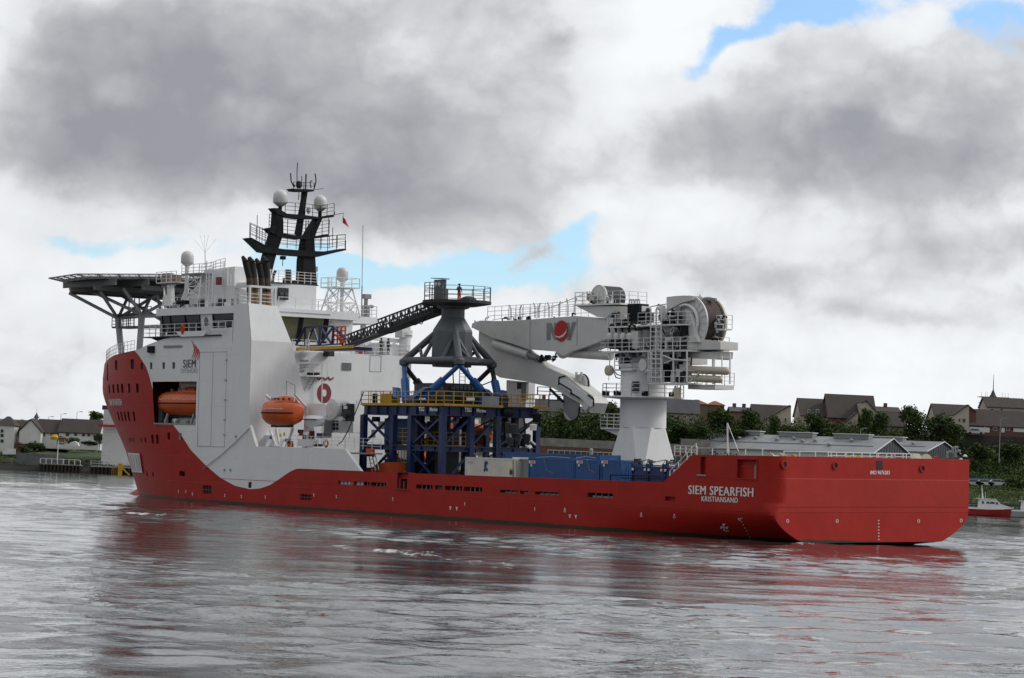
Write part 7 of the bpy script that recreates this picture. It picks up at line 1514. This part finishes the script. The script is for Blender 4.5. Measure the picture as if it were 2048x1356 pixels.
def gablewall(label, P, Y, m_, wins=(), name='gable_house', roof=ROOFB, dep=11):
    p0 = [QY(x, y, Y) for x, y in P]; th = wthing(name, label, 'house', (sum(p.x for p in p0)/len(p0), Y, min(p.z for p in p0)), 'houses on the far bank')
    MB().ext(p0, (0, dep, 0)).build('wall', m_, th)
    top = p0[:3]; 
    for a, c in zip(top, top[1:]): g = MB(); n_ = V((0, 0, .25)); g.ext([a, c, c+n_, a+n_], (0, dep+.4, 0)); o = g.build('roof', roof, th); o.location.y = -.4
    for (wx_, wy_, ww, wh) in wins:
        p = QY(wx_, wy_, Y); f = MB().box(p.x-ww/16.8-.07, p.x+ww/16.8+.07, Y-.07, Y-.015, p.z-wh/16.8-.07, p.z+wh/16.8+.07).build('window', RAILW, th); MB().box(p.x-ww/16.8, p.x+ww/16.8, Y-.11, Y-.075, p.z-wh/16.8, p.z+wh/16.8).build('pane', WIN, f)
    return th
gablewall('pale lopsided gable end under a brown roof, left of the dark ridge houses', [(1527, 842), (1579, 812), (1582, 814), (1582, 866), (1527, 866)], 598, BEIGEW, [(1571, 839, 4, 6)])
gablewall('white gable peak on the slope of the largest ridge house', [(1722, 806), (1733, 802), (1752, 824), (1752, 840), (1724, 840)], 597, BEIGEW)
gablewall('pale gable foot at the left of the large bushy tree', [(1678, 856), (1714, 826), (1716, 826), (1716, 866), (1678, 866)], 596, BEIGEW)
house('brown roofed house right of the large bushy tree', 1872, 1936, 810, 838, 868, 602, BEIGEW, ROOFB, 'side', 13, [])
gablewall('pale tall gable with two dark windows right of the large bushy tree', [(1905, 832), (1935, 811), (1938, 812), (1938, 862), (1905, 852)], 597, BEIGEW, [(1919, 840, 4, 7), (1928, 841, 6, 8)])
gablewall('red brick side wall between the pale gable and the long brown roof', [(1938, 813), (1951, 824), (1952, 825), (1952, 846), (1938, 850)], 599, BRICK)
house('long brown roofed terrace at the right edge with white doors and brick walls', 1938, 2080, 822, 853, 866, 598, BRICK, ROOFB, 'side', 12, [(1950, 858, 8, 6), (1971, 858, 5, 7), (1990, 858, 7, 5), (2016, 858, 6, 6), (2040, 860, 8, 5)])
g = wthing('white_wall_panel', 'white rendered stretch of wall on the right edge terrace front', 'wall', QY(1965, 864, 597.9)); 
for x0, x1 in ((1939, 1979), (2003, 2009), (2027, 2060)): a, c = QY(x0, 853.5, 597.9), QY(x1, 865, 597.9); MB().box(a.x, c.x, 597.86, 597.93, c.z, a.z).build('render_panel', HWHITE, g)
house('upper storey with a pale dormer wall rising behind the right edge terrace', 1974, 2052, 797, 815, 832, 606, BEIGEW, ROOFB, 'side', 10, [(1984, 821, 7, 8), (2003, 820, 5, 7)])
house('small brown roof far back between the ridge trees', 1752, 1800, 815, 824, 850, 640, BRICK, ROOFB, 'side', 10, [], chim=1)
house('low dark roof with chimneys far behind the trees right of the orange roofs', 1462, 1520, 816, 824, 850, 640, BRICKT, SLATE, 'side', 10, [], chim=3)
house('brown roofed bungalow half hidden in bushes left of the large tree', 1756, 1812, 826, 852, 870, 594, BEIGEW, ROOFB, 'side', 10, [])
# scaffolded spire
sp = wthing('church_spire', 'dark pointed tower wrapped in scaffolding above the right edge roofs', 'tower', QY(1985, 822, 625)); p = QY(1985, 822, 625)
MB().box(p.x-1.5, p.x+1.5, 623.5, 626.5, p.z-4, p.z+2.6).build('tower_wall', DARK, sp); MB().lathe((p.x, 625, p.z+2.6), [(1.7, 0), (.7, 1.4), (.12, 2.8), (.04, 6.6)], 8).build('spire_roof', SLATE, sp)
for i, (w, z) in enumerate(((3.3, .4), (3.3, 2.0), (3.6, 3.4))): MB().box(p.x-w, p.x+w, 622.6, 627.4, p.z+z, p.z+z+.08).build('scaffold_deck', TIMB, sp)
for x in (-3.3, -2.3, -1.9, 1.9, 2.6, 3.4): MB().bar((p.x+x, 622.8, p.z-3), (p.x+x, 622.8, p.z+4.6), .04).build('scaffold_pole', GALV, sp)
# lamps and poles on the right
lamp(1998, 837, 925, 560, 'tall street lamp at the right edge between bushes and cars', r=.11); lamp(1721, 857, 872, 575, 'short lamp post behind the long warehouse roof')
# terrace wall of the hill, parapet by the cars
hw_ = wthing('retaining_wall', 'dark stone retaining wall under the right edge terrace', 'wall', QY(1990, 874, 594)); a, c = QY(1925, 868, 594), QY(2090, 872, 594); MB().box(a.x, c.x, 594, 594.6, 12, a.z-.1).build('wall_face', ROCK, hw_)
qw = wthing('river_wall', 'dark stone river wall behind the small boats', 'wall', QY(1990, 1020, 526)); a, c = QY(1900, 1006, 526), QY(2110, 1012, 526); MB().box(a.x, c.x+60, 526, 527, -1, a.z+.2).build('wall_face', ROCK, qw)
ft = wthing('blue_grey_fence', 'blue grey panel fence behind the parked white cars', 'fence', QY(1975, 962, 549)); 
for i in range(14): a = QY(1938+i*6, 956+i*.25, 549); MB().box(a.x, a.x+.68, 549, 549.06, a.z-1.6, a.z+.05).build('fence_panel', mat('fence_blue', (.12, .15, .21), .8) if 'fence_blue' not in MATS else MATS['fence_blue'], ft)
def car(x, y, Y, col, label):
    p = QY(x, y, Y); z = p.z; th = wthing('parked_car', label, 'car', p, 'cars parked on the right bank'); X = p.x; L = 4.2
    P = [(-2.1, .3), (-2.1, .75), (-1.7, .9), (-1.2, 1.35), (.5, 1.4), (1.1, .95), (1.9, .82), (2.1, .6), (2.1, .3)]
    o = MB().ext([(X+a, Y-.8, z+b_) for a, b_ in P], (0, 1.6, 0)).build('body', col, th)
    MB().ext([(X+a, Y-.83, z+b_) for a, b_ in ((-1.45, .92), (-1.1, 1.28), (.45, 1.32), (.95, .96))], (0, .02, 0)).build('side_window', WIN, th)
    for a in (-1.35, 1.3): w_ = MB().lathe((X+a, Y-.8, z+.32), [(.32, -.06), (.32, .12)], 12, 'y').build('wheel', BLACK, th)
CW = mat('car_white', (.55, .56, .58), .35); CS = mat('car_silver', (.35, .37, .4), .3, metal=.5)
car(1948, 972, 546, CS, 'silver car nearest the stern corner of the red ship'); car(1969, 972, 546, CW, 'white car parked in the middle of the row on the right bank'); car(1994, 972, 546, CW, 'white car at the right end of the row by the bushes')
car(1950, 869, 593, MATS['car_silver'], 'dark silver car on the terrace beside the pale tall gable')

# --- vegetation
LEAF = []
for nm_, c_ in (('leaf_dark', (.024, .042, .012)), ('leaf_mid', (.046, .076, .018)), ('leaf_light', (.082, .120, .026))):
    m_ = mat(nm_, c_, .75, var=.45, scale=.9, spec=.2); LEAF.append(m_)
BARK = mat('tree_bark', (.05, .04, .03), .9)
def leafmesh(name, nclump, nleaf, sx, sy, sz, size, seed, lob=None, mats_=None):
    r = random.Random(seed); vs = []; fs = []; mi = []
    lobes = lob or [(r.uniform(-.55, .55), r.uniform(-.5, .5), r.uniform(-.1, .75), r.uniform(.3, .5)) for _ in range(7)]+[(0, 0, .3, .62), (0, 0, -.1, .55)]
    for i in range(nclump):
        L = r.choice(lobes); th_ = r.uniform(0, 2*math.pi); ph = math.acos(r.uniform(-1, 1)); rr = L[3]*(r.random()**.35)*r.uniform(.75, 1.12)
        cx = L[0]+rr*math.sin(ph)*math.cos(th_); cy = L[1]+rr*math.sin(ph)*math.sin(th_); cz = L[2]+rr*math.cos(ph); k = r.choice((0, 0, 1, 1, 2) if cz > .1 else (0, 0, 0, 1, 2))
        for j in range(nleaf):
            p = V((cx*sx+r.gauss(0, size*.9), cy*sy+r.gauss(0, size*.9), cz*sz+r.gauss(0, size*.7))); a = V((r.gauss(0, 1), r.gauss(0, 1), r.gauss(0, .8))).normalized(); b_ = a.cross(V((r.gauss(0, 1), r.gauss(0, 1), r.gauss(0, 1)))).normalized(); s_ = size*r.uniform(.5, 1.1); o = len(vs)
            vs += [p+a*s_, p+b_*s_*.6, p-a*s_, p-b_*s_*.6]; fs.append((o, o+1, o+2, o+3)); mi.append(k)
    me = bpy.data.meshes.new(name); me.from_pydata([tuple(v) for v in vs], [], fs)
    for m_ in (mats_ or LEAF): me.materials.append(m_)
    me.polygons.foreach_set('material_index', mi); return me
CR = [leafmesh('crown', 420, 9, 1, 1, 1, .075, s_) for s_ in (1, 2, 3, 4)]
TR_ = []
g = MB(); g.bar((0, 0, -1.6), (0.02, 0, -.4), .07, 8, .05); g.bar((.02, 0, -.4), (-.3, .1, .35), .045, 6, .015); g.bar((.02, 0, -.4), (.3, -.1, .4), .04, 6, .015); g.bar((.02, 0, -.4), (.02, .2, .6), .04, 6, .012)
tro = g.build('trunk', BARK); trm = tro.data; bpy.data.objects.remove(tro)
def tree(label, x0, x1, yt, yb, Y, k=0, group='trees on the far bank', name='tree', cat='tree', trunk=True):
    a, c = QY(x0, (yt+yb)/2, Y), QY(x1, (yt+yb)/2, Y); zt_, zb_ = zat((x0+x1)/2, yt, Y), zat((x0+x1)/2, yb, Y); W_ = (c.x-a.x)/2; H_ = (zt_-zb_)/2; cen = V(((a.x+c.x)/2, Y, (zt_+zb_)/2))
    th = wthing(name, label, cat, (cen.x, Y, zb_), group)
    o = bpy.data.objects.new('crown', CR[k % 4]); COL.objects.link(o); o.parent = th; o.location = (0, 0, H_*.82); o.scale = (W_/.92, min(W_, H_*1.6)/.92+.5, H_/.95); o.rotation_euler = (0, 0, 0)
    if trunk: o = bpy.data.objects.new('trunk', trm); COL.objects.link(o); o.parent = th; o.location = (0, 0, H_*.82); o.scale = (H_, H_, H_)
random.seed(5)
TL = [('bushy dark tree behind the white container and crane column', 1196, 1262, 800, 875, 592), ('rounded tree between the two cream terraces', 1108, 1150, 815, 872, 590), ('low tree at the left of the cream terrace, beside the blue tower', 1092, 1112, 835, 872, 588),
      ('low tree right behind the crane base', 1206, 1250, 830, 878, 586), ('wide tree between the crane column and the orange roofed block', 1340, 1400, 846, 880, 584), ('dark round tree in front of the orange roofed block', 1408, 1470, 808, 872, 590), ('dark tree to the right of the orange roofs', 1470, 1530, 818, 878, 589),
      ('small tree in front of the pale lopsided gable', 1536, 1562, 828, 878, 586), ('tree in front of the pale dormer on the ridge', 1608, 1668, 824, 880, 587), ('small tree below the pale dormer, right side', 1655, 1700, 848, 884, 586), ('dark tree below the white gable peak', 1714, 1752, 816, 870, 590), ('dark tree filling the gap beneath the far brown roof', 1745, 1780, 822, 870, 592),
      ('largest tree on the ridge with a ragged top', 1798, 1862, 808, 890, 588), ('second large tree merging with the ragged one on its right side', 1844, 1918, 820, 892, 587), ('bushy tree below the pale tall gable', 1880, 1936, 845, 900, 584), ('light green bush tree behind the long warehouse roof', 1640, 1690, 855, 886, 582),
      ('rounded green tree behind the warehouse ridge vents', 1560, 1620, 850, 884, 582), ('low green tree behind the left end of the warehouse roof', 1440, 1500, 852, 882, 581), ('green tree left of the warehouse, above the concrete wall', 1380, 1430, 850, 884, 580), ('low tree above the stained fascia, left part', 1240, 1300, 850, 880, 580),
      ('low tree above the stained fascia behind the crane base right side', 1300, 1345, 848, 880, 580), ('small dark tree beside the white shed on the left bank', 186, 212, 862, 894, 584), ('wide tree on the hillside behind the left terrace', 172, 215, 822, 850, 650), ('grey green tree on the right edge above the boats', 2004, 2060, 950, 1004, 541),
      ('dark tree on the slope under the retaining wall, left', 1938, 1990, 884, 930, 575), ('dark tree on the slope under the retaining wall, right', 1984, 2050, 878, 930, 578)]
for i, (lb_, x0, x1, yt, yb, Y) in enumerate(TL): tree(lb_, x0, x1, yt, yb, Y, i)
HL = [('dark green hedge between the red shed and the lawn', 44, 92, 880, 910, 580), ('rounded hedge behind the yellow play frame', 112, 138, 872, 890, 583), ('rounded hedge right of the white sheet cover', 134, 162, 874, 892, 584), ('grey green bush in front of the dark hedge', 36, 64, 890, 912, 575), ('dark hedge along the terrace right end', 160, 196, 880, 894, 585)]
for i, (lb_, x0, x1, yt, yb, Y) in enumerate(HL): tree(lb_, x0, x1, yt, yb, Y, i+1, 'hedges on the left bank', 'hedge', 'hedge', False)
# shrubs and rough ground cover that nobody could count
def scatter(name, boxes, size, seed, mats_=None):
    r = random.Random(seed); vs = []; fs = []; mi = []
    for (x0, x1, y0, y1, n_, hmin, hmax, kk) in boxes:
        for i in range(n_):
            x, y = r.uniform(x0, x1), r.uniform(y0, y1); z = terr(x, y); hh = r.uniform(hmin, hmax); k = r.choice(kk)
            for j in range(10):
                p = V((x+r.gauss(0, .7), y+r.gauss(0, .7), z+hh*r.random()**.7)); a = V((r.gauss(0, 1), r.gauss(0, 1), r.gauss(0, .8))).normalized(); b_ = a.cross(V((r.gauss(0, 1), r.gauss(0, 1), r.gauss(0, 1)))).normalized(); s_ = size*r.uniform(.5, 1.2); o = len(vs)
                vs += [p+a*s_, p+b_*s_*.6, p-a*s_, p-b_*s_*.6]; fs.append((o, o+1, o+2, o+3)); mi.append(k)
    me = bpy.data.meshes.new(name); me.from_pydata([tuple(v) for v in vs], [], fs)
    for m_ in (mats_ or LEAF): me.materials.append(m_)
    me.polygons.foreach_set('material_index', mi); o = bpy.data.objects.new(name, me); COL.objects.link(o); o['kind'] = 'stuff'; return o
o = scatter('shrubs', [(3, 104, 583, 597, 6500, 2.4, 6.6, (0, 0, 0, 1, 1, 2)), (5, 125, 573, 598, 5200, .8, 3.2, (0, 1, 1, 2)), (88, 125, 550, 575, 1300, .6, 2.2, (0, 1, 1, 2)), (5, 125, 598, 640, 1200, .4, 1.5, (0, 1, 2))], .34, 9)
tag(o, 'thick green undergrowth covering the slope behind the warehouses', 'undergrowth')
o = scatter('rough_grass', [(85, 120, 528, 545, 1300, .2, .9, (1, 2, 2)), (-130, -85, 566, 580, 700, .1, .5, (0, 1)), (-105, -85, 600, 660, 900, .6, 2.2, (0, 1))], .22, 10)
tag(o, 'rough grass and weeds on the edges of the banks', 'grass')
lw_ = MB(); P = [(x, y) for x in (-101, -97, -93, -89, -85, -82) for y in (571, 575, 580, 585)]
NX_ = 6; NY_ = 4; lw_.a([(x, y, max(terr(x, y), 2)+.9*smooth((y-568)/14)+.05) for y in (569, 575, 581, 587) for x in (-103, -98, -93, -88, -84, -80)], [(j*6+i, j*6+i+1, (j+1)*6+i+1, (j+1)*6+i) for j in range(3) for i in range(5)])
struct(lw_.build('lawn', GRASS, smooth=True))

# --- small boats
def boat(label, xs0, xs1, ydk, ywl, Y, hullm, name='cabin_boat'):
    a, c = QY(xs0, ywl, Y), QY(xs1, ywl, Y); L = c.x-a.x; X = a.x; th = wthing(name, label, 'boat', ((a.x+c.x)/2, Y, 0), 'small boats moored on the right')
    hd = zat((xs0+xs1)/2, ydk, Y)
    ST = [(0, 1.15, .85, 0), (.15, 1.3, .95, 0), (.45, 1.35, 1.0, .0), (.7, 1.15, .8, .12), (.88, .65, .4, .3), (1.0, .04, .02, .55)]
    vs = []; k = MB()
    for f, b1_, b2_, sh_ in ST:
        x = X+f*L*1.0; zd = hd+sh_; xw = X+f*L*.93; vs += [(x, Y-b1_, zd), (xw, Y-b2_, .15), (xw, Y, -.3), (xw, Y+b2_, .15), (x, Y+b1_, zd)]
    k.a(vs, [(j*5+i, j*5+i+1, (j+1)*5+i+1, (j+1)*5+i) for j in range(5) for i in range(4)]+[(4, 3, 2, 1, 0)]+[(j*5, (j+1)*5, (j+1)*5+4, j*5+4) for j in range(5)]); autosmooth(k.build('hull', hullm, th), 40)
    k = MB()
    for (f, b1_, _b, s1), (f2, b2_, _c, s2) in zip(ST, ST[1:]):
        for s_ in (1, -1): k.bar((X+f*L, Y-s_*b1_, hd+s1+.05), (X+f2*L, Y-s_*b2_, hd+s2+.05), .09)
    k.build('gunwale', LW, th)
    k = MB(); k.box(X+.02*L, X+.28*L, Y-1.2, Y+1.2, hd+.02, hd+.3); k.build('coaming', LW, th)
    P = [(.28, 0), (.28, 1.35), (.29, 2.15), (.62, 2.15), (.72, 1.25), (.88, .8), (.94, .5), (.94, .3)]
    k = MB(); k.ext([(X+f*L, Y-.85, hd+z) for f, z in P], (0, 1.7, 0)); cab = k.build('cabin', LW, th)
    k = MB(); k.box(X+.23*L, X+.62*L, Y-1.0, Y+1.0, hd+2.14, hd+2.28); k.build('cabin_roof', LW, cab)
    for f0, f1, z0, z1 in ((.33, .37, 1.15, 1.7), (.42, .49, 1.2, 1.65), (.50, .59, 1.2, 1.65), (.615, .66, 1.1, 1.6)):
        k = MB(); k.ext([(X+f0*L, Y-.87, hd+z0), (X+f1*L+.1, Y-.87, hd+z0), (X+f1*L-.08, Y-.87, hd+z1), (X+f0*L, Y-.87, hd+z1)], (0, .01, 0)); k.build('window', GLASS, cab)
    k = MB(); k.bar((X+.36*L, Y, hd+2.2), (X+.33*L, Y, hd+4.9), .16, 8, .06); k.bar((X+.42*L, Y, hd+2), (X+.41*L, Y, hd+3.7), .04); k.bar((X+.28*L, Y-.5, hd+2), (X+.27*L, Y-.5, hd+3.3), .03); k.lathe((X+.55*L, Y, hd+2.02), [(.28, 0), (.3, .15), (.1, .25)], 10); k.build('mast', LW, th)
    k = MB(); k.bar((X+.62*L, Y-.6, hd+1.7), (X+.88*L, Y-.6, hd+1.6), .03); k.rail([(X+.0*L, Y-1.15, hd+.1), (X+.24*L, Y-1.25, hd+.1)], .8, 2, .03, .8); k.build('handrail', RAILW, th)
    k = MB(); k.bar((X+L, Y-.1, hd+.4), (X+L+1.8, Y-.1, hd-.4), .04); k.build('mooring_rope', DARK, th)
boat('small red cabin boat with white wheelhouse and mast right of the ship\'s stern', 1929, 2027, 1019, 1030.5, 520.5, mat('boat_red', (.33, .03, .025), .4))
boat('small white cabin boat cut off by the right edge', 2016, 2110, 1024, 1032, 521.5, mat('boat_grey_white', (.4, .41, .42), .5))
by_ = wthing('mooring_buoy', 'small reddish brown buoy at the right edge beside the white boat', 'buoy', QY(2041, 1031, 519)); p = WP(2041, 1031); k = MB(); k.lathe((p.x, p.y, 0), [(.1, -.3), (.5, -.1), (.55, .15), (.2, .45)], 12); k.build('float', BRICK, by_); BASE[by_] = QY(2041, 1031, 519)
rb_ = wthing('floating_marker', 'tiny red float on the open water below the ship', 'buoy', WP(646, 1232)); p = WP(646, 1232); k = MB(); k.lathe((p.x, p.y, 0), [(.05, -.08), (.05, -.05), (.045, .04), (.02, .07)], 10); k.build('float', MATS['flag_red'], rb_)
